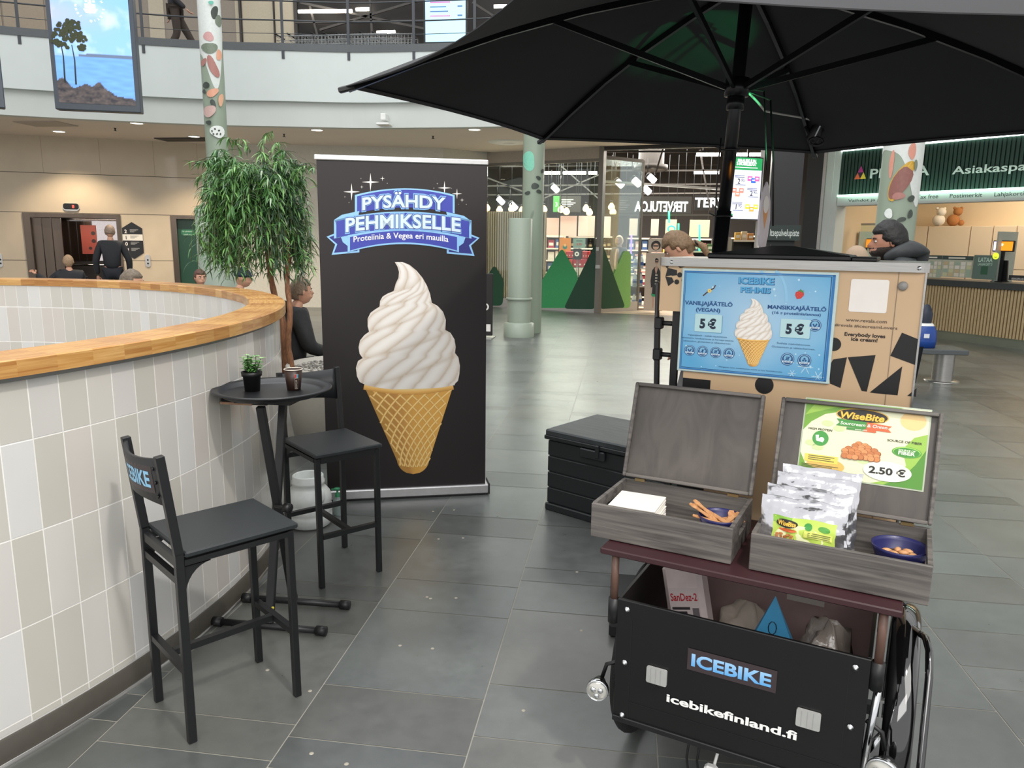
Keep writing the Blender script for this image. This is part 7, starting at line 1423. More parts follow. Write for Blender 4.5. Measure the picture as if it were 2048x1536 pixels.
def badge(fx_, fy_, r_, word, kind):
    x, y = U(fx_), Vv(fy_); mb.m(nv); mb.disc(x, y, r_, .001); mb.m(ink('#a9cfe2')); mb.disc(x, y, r_*.90, .0012); mb.m(nv); mb.disc(x, y, r_*.82, .0014); mb.m(ink('#7fb6d4')); mb.disc(x, y+r_*.14, r_*.56, .0016); mb.m(nv)
    if kind == 0: mb.ribbon([(x, y-.3*r_), (x-.3*r_, y+.25*r_)], r_*.22, .0018); mb.ribbon([(x, y-.3*r_), (x+.3*r_, y+.3*r_)], r_*.22, .0018)
    elif kind == 1: mb.rect(x-.14*r_, y-.25*r_, x+.14*r_, y+.35*r_, .0018); mb.ribbon([(x-.5*r_, y-.3*r_), (x+.5*r_, y+.5*r_)], r_*.1, .002)
    elif kind == 2: mb.ribbon([(x, y-.35*r_), (x, y+.45*r_)], r_*.08, .0018); [mb.disc(x+s*.15*r_, y+(-.1+.2*k)*r_, r_*.09, .0018, 8) for s in (-1, 1) for k in range(3)]; mb.ribbon([(x-.5*r_, y-.3*r_), (x+.5*r_, y+.5*r_)], r_*.1, .002)
    else: [mb.disc(x+dx*r_, y+dy*r_, r_*.17, .0018, 6) for dx, dy in ((-.18, .0), (.18, .0), (0, .28))]
    mb.m(ink('#dcecf4')); mb.rect(x-.74*r_, y-.52*r_, x+.74*r_, y-.26*r_, .0022); mb.m(nv); mb.text(word, x, y-.47*r_, r_*.16, .0025, .02, wid=r_*1.2)
for fx_, w2, k in ((.085, 'VEGAN', 0), (.175, 'LACTOSE FREE', 1), (.265, 'GLUTEN FREE', 2), (.355, 'LOWERED SUGAR', 3)): badge(fx_, .79, .0175, w2, k)
badge(.735, .80, .0195, 'GLUTEN FREE', 2); badge(.84, .80, .0195, 'LOWERED SUGAR', 3); badge(.885, .475, .018, 'HIGH PROTEIN', 0)
# vanilla and strawberry
mb.m(ink('#4a2e1c')); mb.ribbon([(U(.155), Vv(.255)), (U(.19), Vv(.21)), (U(.225), Vv(.18)), (U(.235), Vv(.15))], .0035, .0012); mb.m(ink('#e8cf7a')); [mb.disc(U(.198)+.004*cos(a), Vv(.205)+.004*sin(a), .003, .0016+.0001*k, 8) for k, a in enumerate((0, 1.25, 2.5, 3.77, 5.0))]; mb.m(ink('#c9962a')); mb.disc(U(.198), Vv(.205), .002, .0024, 8)
x, y = U(.775), Vv(.21); mb.m(ink('#cf3a34')); mb.poly([(x-.006, y-.012), (x+.005, y-.010), (x+.013, y), (x+.012, y+.009), (x+.002, y+.012), (x-.010, y+.009), (x-.012, y)], .0012); mb.m(ink('#e8a07a')); [mb.disc(x+dx*.001, y+dy*.001, .0007, .0015, 6) for dx, dy in ((-6, 4), (0, 0), (5, 5), (-4, -4), (4, -4), (8, 0), (0, 8))]
mb.m(ink('#4f8a3a')); mb.poly([(x+.001, y+.011), (x+.012, y+.006), (x+.009, y+.011), (x+.014, y+.013), (x+.006, y+.014), (x+.003, y+.018), (x-.001, y+.014), (x-.007, y+.013)], .0016)
s5 = MW*.243/444; icecream(mb, lambda X_, Y_: (U(.505)+(X_-418)*s5, Vv(.262)-(Y_-478)/912*MH*.64), .0014, s5); mb.build('printed_sheet', t, mw=ID4)
# teardrop sign on the freezer top
t = thing('cone_sign', 'narrow upright leaf-shaped plastic ice cream sign seen almost edge-on', 'sign', tuple(LP(.19, .75, 1.56)))
mb = MB(mat('sign_plastic', '#cbc4cc', .25)); Mx = LM @ Matrix.Translation((.19, .74, 1.58)) @ Matrix.Rotation(radians(82), 4, 'Z') @ Matrix.Rotation(radians(90), 4, 'X'); mb.T = Mx; P = [(-.02, 0), (.02, 0), (.045, .05), (.055, .10), (.045, .16), (.018, .205), (0, .222), (-.018, .205), (-.045, .16), (-.055, .10), (-.045, .05)]; mb.prism(P, -.003, .003); mb.m(ink('#d98a3a')); mb.poly([(-.03, .14), (0, .07), (.03, .14)], .0034); mb.m(ink('#e6e0d8')); mb.disc(0, .15, .028, .0036); mb.build('plate', t, mw=ID4)
mb = MB(BLKP); mb.T = LM; mb.box(.16, .22, .72, .76, 1.557, 1.585, .003); mb.build('base', t, mw=ID4)

# ================================================================== PARASOL
UO = Vector((.371, 2.8696, 2.0789)); UN = Vector((.042, -.0019, 1)).normalized(); UR = 1.3943; UT = 3.2413; UH = .4197
e1 = Vector((0, 1, 0)).cross(UN).normalized(); e2 = UN.cross(e1); VT = [UO+(e1*cos(UT+pi/3*k)+e2*sin(UT+pi/3*k))*UR for k in range(6)]; AP = UO+UN*UH
def axz(z_): return UO+UN*((z_-UO.z)/UN.z)
t = thing('parasol', 'large black six-sided parasol spread over the ice cream bike', 'parasol', (axz(0).x, axz(0).y, 0)); fab = mat('black_canvas', '#1c1d20', .8, var=.12, scale=8, bump=.05)
mb = MB(fab)
def cp(k, s, tt):   # canopy surface: rib bow plus sag between ribs
    a, b_ = VT[k], VT[(k+1) % 6]; e = a.lerp(b_, tt); q_ = 4*tt*(1-tt); e = e.lerp(UO, .055*q_*s**2); p = AP.lerp(e, s); p = p+UN*(.05*sin(pi*s)); p = p-UN*(.035*q_*s*(1-s)*2); return p
nS, nT = 12, 8
for k in range(6):
    for off in (0, .003):
        V = [cp(k, .04+.96*i/nS, j/nT)+UN*off for i in range(nS+1) for j in range(nT+1)]; Fs = [(i*(nT+1)+j, (i+1)*(nT+1)+j, (i+1)*(nT+1)+j+1, i*(nT+1)+j+1) for i in range(nS) for j in range(nT)]; mb.add(V, Fs if off == 0 else [f[::-1] for f in Fs], True)
    V = [cp(k, 1, j/nT)+UN*.003 for j in range(nT+1)]+[cp(k, 1, j/nT) for j in range(nT+1)]+[cp(k, .975, j/nT)-UN*.006 for j in range(nT+1)]; mb.add(V, [(r_*(nT+1)+j, r_*(nT+1)+j+1, (r_+1)*(nT+1)+j+1, (r_+1)*(nT+1)+j) for r_ in (0, 1) for j in range(nT)], False)
mb.build('canopy', t, mw=ID4)
mb = MB(fab); V = [AP+UN*.085]; 
for k in range(6): V.append(AP+(VT[k]-UO)*.16+UN*.03)
mb.add(V, [(0, 1+k, 1+(k+1) % 6) for k in range(6)]+[(0, 1+(k+1) % 6, 1+k) for k in range(6)], False); mb.build('vent_cap', t, mw=ID4)
pm2 = mat('parasol_metal', '#1a1b1e', .3, .4)
mb = MB(pm2); mb.cyl(axz(.02), axz(1.72), .0265, n=24); mb.cyl(axz(1.72), AP+UN*.06, .0225, n=24); mb.build('pole', t, mw=ID4)
mb = MB(BLKP); mb.box(axz(0).x-.28, axz(0).x+.28, axz(0).y-.0, axz(0).y+.5, 0, .06, .01); mb.build('pole_base', t, mw=ID4)
hub = axz(2.142); mb = MB(pm2); mb.cyl(hub-UN*.03, hub+UN*.03, .042, n=18); mb.cyl(hub-UN*.075, hub-UN*.03, .03, n=18); mb.build('runner', t, mw=ID4)
for k in range(6):
    R3 = [cp(k, s, 0)-UN*.012 for s in (.03, .2, .4, .6, .8, .99)]; mb = MB(pm2)
    for a, b_ in zip(R3, R3[1:]): mb.bar(a, b_, .014, .022, tuple(UN))
    mb.build('rib', t, mw=ID4); mb = MB(pm2); mb.bar(hub+(VT[k]-UO).normalized()*.04, cp(k, .47, 0)-UN*.018, .012, .02, tuple(UN)); mb.build('strut', t, mw=ID4)
    mb = MB(BLKP); mb.bar(cp(k, .97, 0)-UN*.012, cp(k, 1.015, 0)-UN*.004, .022, .02, tuple(UN), .004); mb.build('rib_end', t, mw=ID4)
# cable ties and cord on the pole
mb = MB(BLKP); P = [axz(z_)+Vector((-.034+.006*sin(z_*9), -.02, 0)) for z_ in [1.57+.05*k for k in range(9)]]; mb.tube(P, .003, 5)
for z_ in (1.70, 1.93): c = axz(z_); mb.tube([c+Vector((.03*cos(a), .03*sin(a), 0)) for a in [2*pi*k/16 for k in range(16)]], .0035, 6, closed=True); mb.bar(c+Vector((-.03, -.01, 0)), c+Vector((-.055, -.03, .01)), .004)
mb.build('pole_cord', t, mw=ID4)
mb = MB(BLKP); a = aty(1541, 200, 2.95); b_ = aty(1546, 452, 2.95); mb.tube([a, a.lerp(b_, .5)+Vector((.006, 0, 0)), b_], .0035, 6); mb.tube([aty(1528, 182, 2.95), aty(1531, 260, 2.95), aty(1533, 340, 2.95)], .003, 5); mb.tube([hub, a], .003, 5); mb.tube([hub, aty(1528, 182, 2.95)], .003, 5); mb.build('hanging_strap', t, mw=ID4)
# clip lamp on a rib
pL = cp(4, .80, 0)-UN*.03; t = thing('clip_lamp', 'black clip-on lamp fixed to a parasol rib with a white cable', 'lamp', tuple(pL))
tgt = aty(1640, 250, pL.y-.05)
mb = MB(BLKP); d_ = (aty(1650, 228, pL.y)-aty(1622, 285, pL.y)).normalized(); c_ = aty(1636, 256, pL.y); mb.tube([c_-d_*.075, c_-d_*.06, c_+d_*.06, c_+d_*.075], [.012, .03, .03, .012], 14); mb.build('lamp_head', t, mw=ID4)
mb = MB(mat('led_panel', '#e0e4ea', .2)); s_ = d_.cross(Vector((0, -1, 0))).normalized(); mb.bar(c_-d_*.05+Vector((.0, -.029, 0)), c_+d_*.05+Vector((0, -.029, 0)), .004, .006); mb.build('led_strip', t, mw=ID4)
mb = MB(BLKP); mb.tube([c_-d_*.03, aty(1625, 284, pL.y), aty(1632, 292, pL.y), pL+Vector((0, 0, .01))], .008, 8); mb.tube([aty(1632+14*cos(a), 283+8*sin(a), pL.y-.03) for a in [2*pi*k/12 for k in range(12)]], .006, 6, closed=True); mb.build('clamp', t, mw=ID4)
mb = MB(mat('white_cable', '#c9c7c2', .5)); P = [hub+Vector((.03, .03, 0)), aty(1512, 200, 3.1), aty(1530, 222, 3.3), aty(1575, 232, pL.y-.1), aty(1612, 234, pL.y), aty(1632, 244, pL.y-.03)]; S = bez(*[tuple(p) for p in (P[0], P[1], P[1], P[2])], 8)+bez(*[tuple(p) for p in (P[2], P[3], P[4], P[5])], 12)[1:]; mb.tube(S, .0045, 8); mb.build('cable', t, mw=ID4)
spot('added_green_glow', tuple(LP(.50, .84, 1.66)), tuple(cp(4, .34, .72)), 30, 26, .01, (.03, 1, .30), .5); spot('added_amber_glow', tuple(LP(.20, .80, 1.66)), tuple(cp(4, .42, .95)), 6, 9, .01, (1, .35, .03), .7)  # added spots that tint the canopy green and amber, no lamps stand here
# ================================================================== PEOPLE
def skinned(nodes, edges, sub=2):
    names = list(nodes); me = bpy.data.meshes.new('tmp'); me.from_pydata([nodes[n][0] for n in names], [(names.index(a), names.index(b)) for a, b in edges], [])
    o = bpy.data.objects.new('tmp', me); COL.objects.link(o); o.modifiers.new('s', 'SKIN').use_smooth_shade = True
    for i, n in enumerate(names): r = nodes[n][1]; me.skin_vertices[0].data[i].radius = (r if isinstance(r, tuple) else (r, r)); me.skin_vertices[0].data[i].use_root = (i == 0)
    s = o.modifiers.new('u', 'SUBSURF'); s.levels = s.render_levels = sub
    dg = bpy.context.evaluated_depsgraph_get(); ev = o.evaluated_get(dg); m = ev.to_mesh(); V = [tuple(v.co) for v in m.vertices]; Fc = [tuple(p.vertices) for p in m.polygons]; ev.to_mesh_clear()
    bpy.data.objects.remove(o); bpy.data.meshes.remove(me); return V, Fc
SKIN = mat('skin', '#c9977c', .5, var=.05); SKIN2 = mat('skin_tan', '#b5826a', .5, var=.05)
def head_dir(d):
    x, y, z = d; rx, ry, rz = .076, .094, .118; fx_ = 1.0
    if z < -.1: t_ = min(1, (-z-.1)/.8); fx_ *= 1-.30*t_
    X_, Y_, Z_ = x*rx*fx_, y*ry, z*rz
    if y > 0: Y_ *= .95
    if z < -.35: Y_ += .016*max(0, y)*1.0+.004
    if y > 0:
        g = lambda cx, cz, sx, sz: math.exp(-((x-cx)/sx)**2-((z-cz)/sz)**2)
        Y_ += .026*g(0, -.16, .13, .16)*y+.012*g(0, -.02, .1, .16)*y-.010*(g(.36, .08, .16, .1)+g(-.36, .08, .16, .1))*y+.007*g(0, .22, .6, .09)*y+.007*g(0, -.47, .24, .07)*y+.008*g(0, -.78, .3, .14)-.004*g(0, -.6, .3, .06)
    return (X_, Y_, Z_)
def head_mesh(mb, M, skin, eyes=True):
    n, k = 32, 26; V = []; T0 = mb.T; mb.T = M; mb.m(skin)
    for i in range(k+1):
        p = pi*i/k
        for j in range(n): a = 2*pi*j/n; V.append(head_dir((sin(p)*cos(a), sin(p)*sin(a), cos(p))))
    mb.add(V, [(i*n+j, (i+1)*n+j, (i+1)*n+(j+1) % n, i*n+(j+1) % n) for i in range(k) for j in range(n)], True)
    for s in (-1, 1):
        mb.lathe([(.0001, -.008), (.016, -.006), (.019, .0), (.016, .006), (.008, .004), (.0001, .001)], (0, 0, 0), 14) if False else None
        mb.T = M @ Matrix.Translation((s*.076, -.006, -.004)) @ Matrix.Rotation(s*radians(-18), 4, 'Z') @ Matrix.Scale(1.6, 4, (0, 0, 1)); mb.ball((0, 0, 0), .017, 12, sx=.45); mb.T = M
    mb.m(mat('lips', '#a5665a', .5)); mb.T = M @ Matrix.Translation((0, .094, -.056)); mb.ball((0, 0, 0), .02, 12, sy=.35, sz=.28); mb.T = M
    for s in (-1, 1):
        mb.m(mat('eye_white', '#d8d2ca', .3)); mb.ball((s*.029, .074, .010), .012, 12, sz=.6); mb.m(mat('iris', '#2a211c', .2)); mb.ball((s*.029, .0815, .010), .006, 10)
        mb.m(mat('brow', '#4a382c', .8)); mb.tube([(s*.014, .089, .026), (s*.03, .088, .031), (s*.045, .078, .027)], .0035, 6)
    mb.T = T0
def shell(M, test, off, m, n=40, k=30, jit=0., seed=0):
    mb = MB(m); mb.T = M; idx = {}; V = []; ds = []
    for i in range(k+1):
        p = pi*i/k
        for j in range(n): a = 2*pi*j/n; d = (sin(p)*cos(a), sin(p)*sin(a), cos(p)); ds.append(d); q_ = Vector(head_dir(d)); nn = 1+jit*noise.noise(Vector(d)*4+Vector((seed, 0, 0)))*2; V.append(q_+Vector(d)*off*nn if test(d) else q_*.97)
    F_ = []
    for i in range(k):
        for j in range(n):
            f = (i*n+j, (i+1)*n+j, (i+1)*n+(j+1) % n, i*n+(j+1) % n)
            if any(test(ds[q]) for q in f): F_.append(f)
    mb.add(V, F_, True); return mb
def hand(mb, W_, d, m, s=1, curl=.35, palm=(0, 0, -1)):   # W_ wrist, d direction, fingers as chains
    d = Vector(d).normalized(); side = Vector((s, 0, 0)); side = (side-d*side.dot(d)).normalized(); nrm = d.cross(side)
    nodes = {'w': (tuple(W_), (.022, .017)), 'p': (tuple(W_+d*.05), (.034, .014)), 'k': (tuple(W_+d*.085), (.036, .012))}; edges = [('w', 'p'), ('p', 'k')]
    V, Fc = skinned(nodes, edges, 1); mb.m(m).add(V, Fc, True)
    for i, (o_, L_) in enumerate(((-.028, .062), (-.0095, .070), (.0095, .066), (.027, .052))):
        a = W_+d*.075+side*o_; b_ = a+d*L_*.5-nrm*curl*.012; c = b_+d*L_*.34-nrm*curl*.03; e = c+d*L_*.22-nrm*curl*.04; V, Fc = skinned({'a': (tuple(a), .0095), 'b': (tuple(b_), .0085), 'c': (tuple(c), .008), 'e': (tuple(e), .0065)}, [('a', 'b'), ('b', 'c'), ('c', 'e')], 1); mb.add(V, Fc, True)
    a = W_+d*.03-side*.02; b_ = a-side*.03+d*.03; c = b_-side*.008+d*.028; V, Fc = skinned({'a': (tuple(a), .013), 'b': (tuple(b_), .0105), 'c': (tuple(c), .008)}, [('a', 'b'), ('b', 'c')], 1); mb.add(V, Fc, True)
def person(label, loc, rz, J={}, head=(0, 0, 0), skin=None, top='#222222', legs='#26282c', hair='#5a4a3a', hairtest=None, hairoff=.012, scale=1., extras=None, shoes='#1d1c1b', puffy=0., toprough=.7, group=None, hands=True):
    skin = skin or SKIN; t = thing('person', label, 'person', loc, rz, group); S = scale
    P = dict(pelvis=(0, 0, .95), spine=(0, -.01, 1.12), chest=(0, 0, 1.32), neck=(0, -.015, 1.49), skull=(0, .0, 1.57), head=(0, .02, 1.645),
             sL=(-.17, 0, 1.42), eL=(-.22, -.02, 1.14), wL=(-.22, .06, .90), sR=(.17, 0, 1.42), eR=(.22, -.02, 1.14), wR=(.22, .06, .90),
             hL=(-.09, 0, .92), kL=(-.10, .02, .50), aL=(-.10, -.02, .09), tL=(-.11, .13, .03), hR=(.09, 0, .92), kR=(.10, .02, .50), aR=(.10, -.02, .09), tR=(.11, .13, .03)); P.update(J)
    P = {k: tuple(c*S for c in v) for k, v in P.items()}; r = lambda a, b=None: (a*S, (b or a)*S)
    ED = [('pelvis', 'spine'), ('spine', 'chest'), ('chest', 'neck'), ('neck', 'skull'), ('chest', 'sL'), ('sL', 'eL'), ('eL', 'wL'), ('chest', 'sR'), ('sR', 'eR'), ('eR', 'wR'), ('pelvis', 'hL'), ('hL', 'kL'), ('kL', 'aL'), ('aL', 'tL'), ('pelvis', 'hR'), ('hR', 'kR'), ('kR', 'aR'), ('aR', 'tR')]
    RB = dict(pelvis=r(.13, .10), spine=r(.12, .09), chest=r(.13, .09), neck=r(.052), skull=r(.055), sL=r(.052), eL=r(.04), wL=r(.026), sR=r(.052), eR=r(.04), wR=r(.026), hL=r(.08), kL=r(.055), aL=r(.036), tL=r(.03), hR=r(.08), kR=r(.055), aR=r(.036), tR=r(.03))
    body = MB(skin); V, Fc = skinned({k: (P[k], RB[k]) for k in RB}, ED); body.add(V, Fc, True)
    HM = Matrix.Translation(P['head']) @ Matrix.Rotation(radians(head[2]), 4, 'Z') @ Matrix.Rotation(radians(-head[0]), 4, 'X') @ Matrix.Rotation(radians(head[1]), 4, 'Y') @ Matrix.Scale(S, 4); head_mesh(body, HM, skin)
    if hands:
        for s, e, w_ in ((-1, 'eL', 'wL'), (1, 'eR', 'wR')): d = Vector(P[w_])-Vector(P[e]); hand(body, Vector(P[w_])+d.normalized()*.015, d, skin, s)
    body.build('body', t)
    q = 1+puffy; jk = MB(mat('cloth_'+top.strip('#'), top, toprough, var=.15, scale=25, bump=.25+puffy))
    RJ = dict(pelvis=r(.165*q, .135*q), spine=r(.15*q, .125*q), chest=r(.165*q, .13*q), neck=r(.075*q), sL=r(.078*q), eL=r(.062*q), wL=r(.045*q), sR=r(.078*q), eR=r(.062*q), wR=r(.045*q)); V, Fc = skinned({k: (P[k], RJ[k]) for k in RJ}, [e for e in ED if e[0] in RJ and e[1] in RJ]); jk.add(V, Fc, True); jk.build('jacket', t)
    tr_ = MB(mat('cloth_'+legs.strip('#'), legs, .8, var=.12, scale=25, bump=.2)); RT = dict(pelvis=r(.15, .12), hL=r(.098), kL=r(.074), aL=r(.056), hR=r(.098), kR=r(.074), aR=r(.056)); V, Fc = skinned({k: (P[k], RT[k]) for k in RT}, [e for e in ED if e[0] in RT and e[1] in RT]); tr_.add(V, Fc, True); tr_.build('trousers', t)
    for s in 'LR':
        a, b_ = Vector(P['a'+s]), Vector(P['t'+s]); d = (b_-a).normalized(); V, Fc = skinned({'a': (tuple(a-d*.045*S-Vector((0, 0, .03*S))), r(.045)), 'm': (tuple(a.lerp(b_, .55)), r(.048, .04)), 't': (tuple(b_+d*.05*S+Vector((0, 0, .008))), r(.042, .032))}, [('a', 'm'), ('m', 't')]); sh = MB(mat('shoe_'+shoes.strip('#'), shoes, .5)); V = [(v[0], v[1], max(v[2], min(P['a'+s][2], P['t'+s][2])-.03*S-.0) ) for v in V]; sh.add(V, Fc, True); sh.build('shoe', t)
    if hair: ht = hairtest or (lambda d: d[2] > (.42 if d[1] > .35 else -.25 if d[1] < .0 else .05) or (d[1] < -.45 and d[2] > -.6)); shell(HM, ht, hairoff, mat('hair_'+hair.strip('#'), hair, .6, var=.3, scale=60, bump=.5), jit=.25).build('hair', t)
    if extras: extras(t, P, HM, S)
    return t
def place(u, v, D, hz, scale=1.): # ground point under a head seen at (u, v), D metres away; returns point with z lift so the head centre matches
    p = atd(u, v, D); return p
# bearded man in a padded jacket
p = atd(1789, 484, 5.1); hz = p.z
def ex(t, P, HM, S):
    shell(HM, lambda d: d[2] < -.22 and d[1] > -.15 and not (abs(d[0]) < .2 and -.55 < d[2] < -.38 and d[1] > .6), .011, mat('beard', '#2a211d', .9, bump=.6, scale=90), jit=.4).build('beard', t)
    V, Fc = skinned({'a': ((0, -.09, 1.60), .06), 'b': ((.09, -.06, 1.59), .055), 'c': ((.12, .03, 1.565), .045), 'd': ((.08, .09, 1.52), .035), 'b2': ((-.09, -.06, 1.59), .055), 'c2': ((-.12, .03, 1.565), .045), 'd2': ((-.08, .09, 1.52), .035), 'h': ((0, -.115, 1.56), .06), 'l': ((0, -.12, 1.47), .05)}, [('a', 'b'), ('b', 'c'), ('c', 'd'), ('a', 'b2'), ('b2', 'c2'), ('c2', 'd2'), ('a', 'h'), ('h', 'l')]); m_ = MB(mat('cloth_#262a2c'.replace('#', ''), '#262a2c', .6, bump=.5, scale=20)); m_.add(V, Fc, True); m_.build('hood', t)
person('bearded dark-haired man in a black padded jacket looking left behind the freezer', (p.x+.03, p.y, 0), radians(84), dict(chest=(0, 0, 1.36), neck=(0, -.02, 1.53), sL=(-.17, 0, 1.46), sR=(.17, 0, 1.46), eL=(-.24, .02, 1.16), eR=(.24, .02, 1.16), wL=(-.17, .2, 1.0), wR=(.17, .2, 1.0), head=(0, .06, 1.62), skull=(0, .03, 1.58)), (6, 0, 0), SKIN2, '#262a2c', '#23252b', '#0f0d0c', scale=hz/1.62, puffy=.05, toprough=.6, extras=ex, hairoff=.014,
       hairtest=lambda d: d[2] > (.48 if d[1] > .45 else .05 if d[1] > .15 else -.2 if d[1] > -.2 else -.5))
# woman behind the freezer, head bent
p = atd(1360, 496, 5.3); hz = p.z
def ex(t, P, HM, S):
    m_ = MB(mat('hair_light', '#7d6244', .55, var=.35, scale=70, bump=.5)); m_.T = HM; V, Fc = skinned({'a': ((0, -.09, -.02), .03), 'b': ((0, -.115, -.045), .02), 'c': ((0, -.135, -.085), .027), 'd': ((0, -.13, -.14), .022), 'e': ((0, -.12, -.19), .008)}, [('a', 'b'), ('b', 'c'), ('c', 'd'), ('d', 'e')]); m_.add(V, Fc, True); m_.m(BLKP); m_.tube([(.022*cos(a), -.115, -.045+.022*sin(a)) for a in [2*pi*k/14 for k in range(14)]], .007, 6, closed=True); m_.build('ponytail', t)
person('woman with a light brown ponytail in grey bending behind the freezer', (p.x+.10, p.y, 0), radians(82), dict(pelvis=(0, -.08, .95), spine=(0, -.05, 1.12), chest=(0, .0, 1.30), neck=(0, .03, 1.455), skull=(0, .06, 1.53), head=(0, .11, 1.56), sL=(-.16, .02, 1.38), sR=(.16, .02, 1.38), eL=(-.20, .02, 1.12), wL=(-.16, .06, .90), eR=(.20, .02, 1.12), wR=(.14, .08, .92), hL=(-.09, -.08, .92), hR=(.09, -.08, .92)), (38, 0, 0), SKIN, '#77797c', '#6d6c6c', '#6f573c', scale=hz/1.56, extras=ex, toprough=.9)
# man in a pale hood inside the shop
p = atd(1239, 490, 19.4)
def ex(t, P, HM, S):
    shell(HM, lambda d: d[1] < .55 or d[2] > .62, .028, mat('hood_beige', '#cdb49c', .9, bump=.3, scale=40)).build('hood', t); shell(HM, lambda d: d[2] < -.3 and d[1] > .1, .008, mat('beard_ginger', '#a0714c', .9)).build('beard', t)
    m_ = MB(mat('hoodie_beige', '#d3b5a2', .9)); V, Fc = skinned({'a': ((0, .07, 1.47), .05), 'b': ((0, .12, 1.30), (.05, .04)), 'c': ((0, .13, 1.10), (.055, .04)), 'd': ((0, .11, .92), (.05, .04))}, [('a', 'b'), ('b', 'c'), ('c', 'd')]); m_.add(V, Fc, True); m_.build('hoodie', t)
person('man in a pale hood and open dark coat walking inside the shop', (p.x, p.y, 0), radians(150), dict(), (0, 0, 10), SKIN, '#3f444f', '#20232a', None, scale=1.0, extras=ex)
# person on the wooden chair behind the tree
def seat_pose(lean=0.): return dict(pelvis=(0, -.02, .52), spine=(0, -.03, .70), chest=(0, -.01+lean*.4, .90), neck=(0, .01+lean*.8, 1.06), skull=(0, .03+lean, 1.13), head=(0, .05+lean, 1.205), sL=(-.18, lean*.5, .99), sR=(.18, lean*.5, .99), eL=(-.24, .05+lean*.5, .72), eR=(.24, .05+lean*.5, .72), wL=(-.14, .27, .66), wR=(.14, .27, .66),
    hL=(-.09, .0, .51), kL=(-.11, .42, .50), aL=(-.11, .40, .09), tL=(-.12, .54, .03), hR=(.09, .0, .51), kR=(.11, .42, .50), aR=(.11, .40, .09), tR=(.12, .54, .03))
chw = woodmat('chair_wood', '#b07f45', '#cf9f62', (5, 2, 5), .45, 4); chf = mat('chair_tube', '#b9bab8', .25, .9)
def cafe_chair(label, loc, rz):
    t = thing('cafe_chair', label, 'chair', loc, rz, 'wooden café chairs around the parapet'); mb = MB(chw); mb.box(-.21, .21, -.18, .22, .425, .44, .006); mb.build('seat', t)
    mb = MB(chw); n = 10; V = []
    for i in range(n+1): s = i/n*2-1; x = s*.21; y = -.215+.05*s*s; V += [(x, y-.006, .60+.02*s*s), (x, y+.006, .60+.02*s*s), (x, y-.03, .86-.03*s**4), (x, y-.018, .86-.03*s**4)]
    F_ = []
    for i in range(n): a = 4*i; b_ = a+4; F_ += [(a, b_, b_+2, a+2), (a+1, a+3, b_+3, b_+1), (a+2, b_+2, b_+3, a+3), (a, a+1, b_+1, b_)]
    mb.add(V, F_+[(0, 2, 3, 1), (4*n, 4*n+1, 4*n+3, 4*n+2)], True); mb.build('backrest', t)
    for s in (-1, 1): mb = MB(chf); mb.tube([(s*.19, -.175, .80), (s*.19, -.165, .45), (s*.2, -.2, 0)], .011, 8); mb.build('leg', t); mb = MB(chf); mb.tube([(s*.19, -.15, .41), (s*.19, .18, .415), (s*.2, .2, 0)], .011, 8); mb.build('leg', t)
    return t
seated = [((603, 582), 6.75, -48, '#1c1d1f', '#8a7560', 'grey-haired person in a black padded jacket sitting on a wooden chair behind the tree', .2, SKIN, None, 'wooden chair of the person in the black padded jacket'),
          ((487, 556), 9.6, -70, '#33373d', '#5a554e', 'person in a dark blue cap sitting beyond the parapet under the tree', .0, SKIN, 'cap', 'chair of the person in the dark blue cap'),
          ((402, 575), 10.6, -130, '#2f2a2a', '#5a3a2c', 'brown-haired person seated low beyond the parapet left of the cap wearer', .0, SKIN, None, 'chair of the brown-haired person'),
          ((264, 567), 7.4, -75, '#4a4a4c', '#6e6253', 'grey-brown haired person sitting close behind the parapet near the lift', .0, SKIN, None, 'chair of the person seated near the lift')]
for (uv, D_, ang, top, hr, lb, pf, sk, cap, clb) in seated:
    p = atd(*uv, D_); lean = .05; fw = Vector((-sin(radians(ang)), cos(radians(ang)), 0)); base = Vector((p.x, p.y, 0))-fw*(.05+lean)
    def ex(t, P, HM, S, cap=cap):
        if cap: shell(HM, lambda d: d[2] > .12, .022, mat('cap_navy', '#1d2740', .8, bump=.2)).build('cap', t); m_ = MB(mat('cap_navy', '')); m_.T = HM @ Matrix.Translation((0, .10, .03)) @ Matrix.Rotation(.2, 4, 'X'); m_.lathe([(.0001, .003), (.065, .003), (.066, 0), (.0001, 0)], n=20, a0=0, a1=pi, sy=1.2); m_.m(ink('#e2e6ea')); m_.build('brim', t)
        if pf_: 
            V, Fc = skinned({'a': ((0, -.10, 1.05), .05), 'b': ((.10, -.06, 1.04), .045), 'b2': ((-.10, -.06, 1.04), .045), 'h': ((0, -.16, 1.0), .06)}, [('a', 'b'), ('a', 'b2'), ('a', 'h')]); m_ = MB(mat('cloth_1c1d1f', '#1c1d1f', .6, bump=.4, scale=20)); m_.add(V, Fc, True)
            m_.build('hood', t)
    pf_ = pf; sc_ = max(.9, min(1.06, p.z/1.205)); P_ = seat_pose(lean)
    person(lb, tuple(base+Vector((0, 0, (p.z-1.205*sc_)*0))), radians(ang), P_, (4, 0, 0), sk, top, '#2b2f38', None if cap else hr, scale=sc_, puffy=pf, extras=ex)
    cafe_chair(clb, tuple(base-fw*.03), radians(ang))
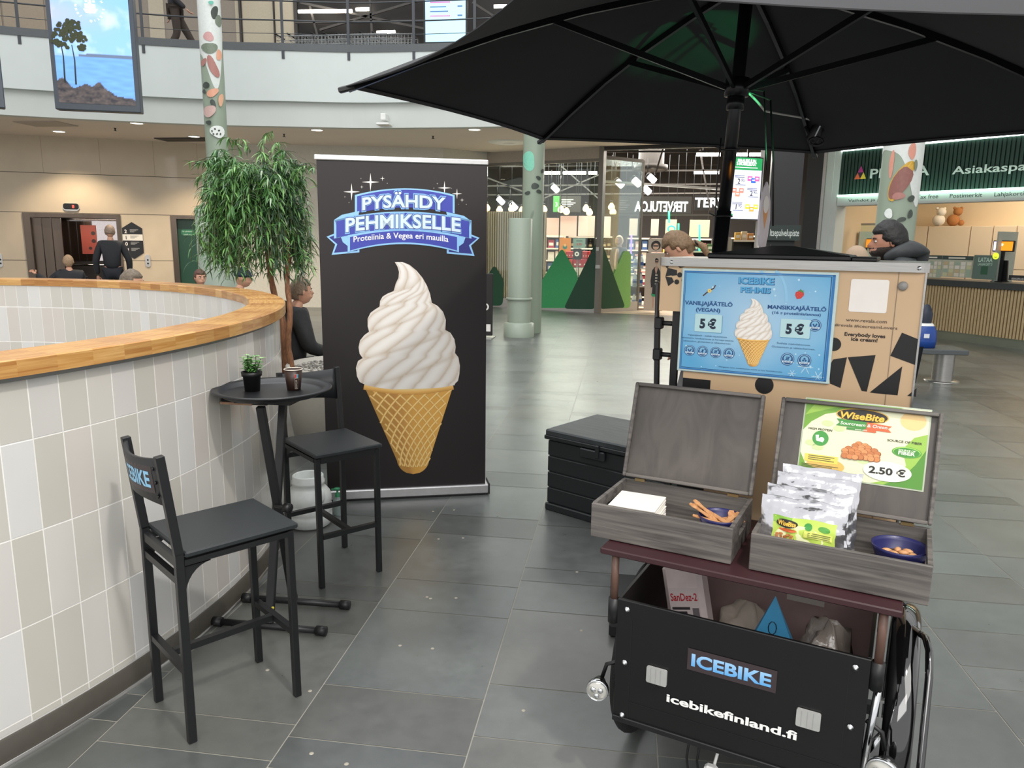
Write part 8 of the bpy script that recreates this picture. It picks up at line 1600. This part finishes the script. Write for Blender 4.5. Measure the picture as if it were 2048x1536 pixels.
# two people at the lift
p = atd(220, 470, 15.9); person('grey-haired man in a black jacket standing with his back to us before the lift', (p.x, p.y, 0), radians(33), dict(wL=(-.25, .02, .88), wR=(.27, .02, .88), eL=(-.26, -.02, 1.14), eR=(.28, -.02, 1.14)), (12, 0, 0), SKIN, '#1f2125', '#1c1f27', '#8f7a68', scale=1.02, hairtest=lambda d: d[2] > .35 or (d[1] < .1 and d[2] > -.45))
p = atd(135, 505, 15.0); 
person('person with light hair in a black coat sitting in a wheelchair before the lift', (p.x, p.y, 0), radians(40), {**seat_pose(0), 'eL': (-.33, .1, .83), 'wL': (-.50, .28, .98)}, (0, 0, 0), SKIN, '#1b1d22', '#1b1d22', '#a88a6a', scale=.96, puffy=.15)
t = thing('wheelchair', 'dark wheelchair under the person before the lift', 'wheelchair', (p.x, p.y, 0), radians(40)); fr_ = mat('wheelchair_frame', '#2a2c2f', .4, .4)
mb = MB(BLKP); mb.box(-.22, .22, -.2, .22, .40, .42, .004); mb.build('seat', t); mb = MB(BLKP); mb.box(-.22, .22, -.27, -.25, .45, .88, .004); mb.build('backrest', t)
for s in (-1, 1):
    mb = MB(MATS['tyre_rubber']); mb.tube([(s*.28, -.1+.29*cos(a), .30+.29*sin(a)) for a in [2*pi*k/32 for k in range(32)]], .014, 8, closed=True); w_ = mb.build('wheel', t); mb = MB(CHR)
    for k in range(12): a = 2*pi*k/12; mb.tube([(s*.28, -.1, .3), (s*.28, -.1+.28*cos(a), .3+.28*sin(a))], .002, 4)
    mb.build('spokes', w_); mb = MB(fr_); mb.tube([(s*.24, -.36, .92), (s*.24, -.27, .90), (s*.24, -.25, .40), (s*.24, .25, .40), (s*.22, .42, .12)], .012, 8); mb.build('frame', t); mb = MB(BLKP); mb.cyl((s*.22-.012, .32, .07), (s*.22+.012, .32, .07), .07, n=14); mb.build('caster', t)
# beige cap beyond the bearded man, walker on the gallery
p = atd(1716, 520, 7.2)
def ex(t, P, HM, S): shell(HM, lambda d: d[2] > .05, .02, mat('cap_beige', '#a8927c', .9)).build('cap', t)
person('small person in a beige cap partly hidden left of the bearded man', (p.x, p.y, 0), radians(60), dict(), (0, 0, 0), SKIN2, '#2d3038', '#2b2f38', None, scale=(p.z)/1.645, extras=ex)
p = atd(350, 20, 17.2)
person('person in a dark coat striding along the upper gallery', (p.x, p.y, 5.025), radians(-62), dict(kL=(-.09, .22, .52), aL=(-.09, .42, .13), tL=(-.09, .56, .10), kR=(.09, .02, .50), aR=(.09, -.22, .10), tR=(.09, -.10, .03), wL=(-.22, -.1, .9), wR=(.22, .2, .95), eR=(.24, .0, 1.12)), (0, 0, 0), SKIN, '#232327', '#3a3029', '#3a2a20', scale=1.0)
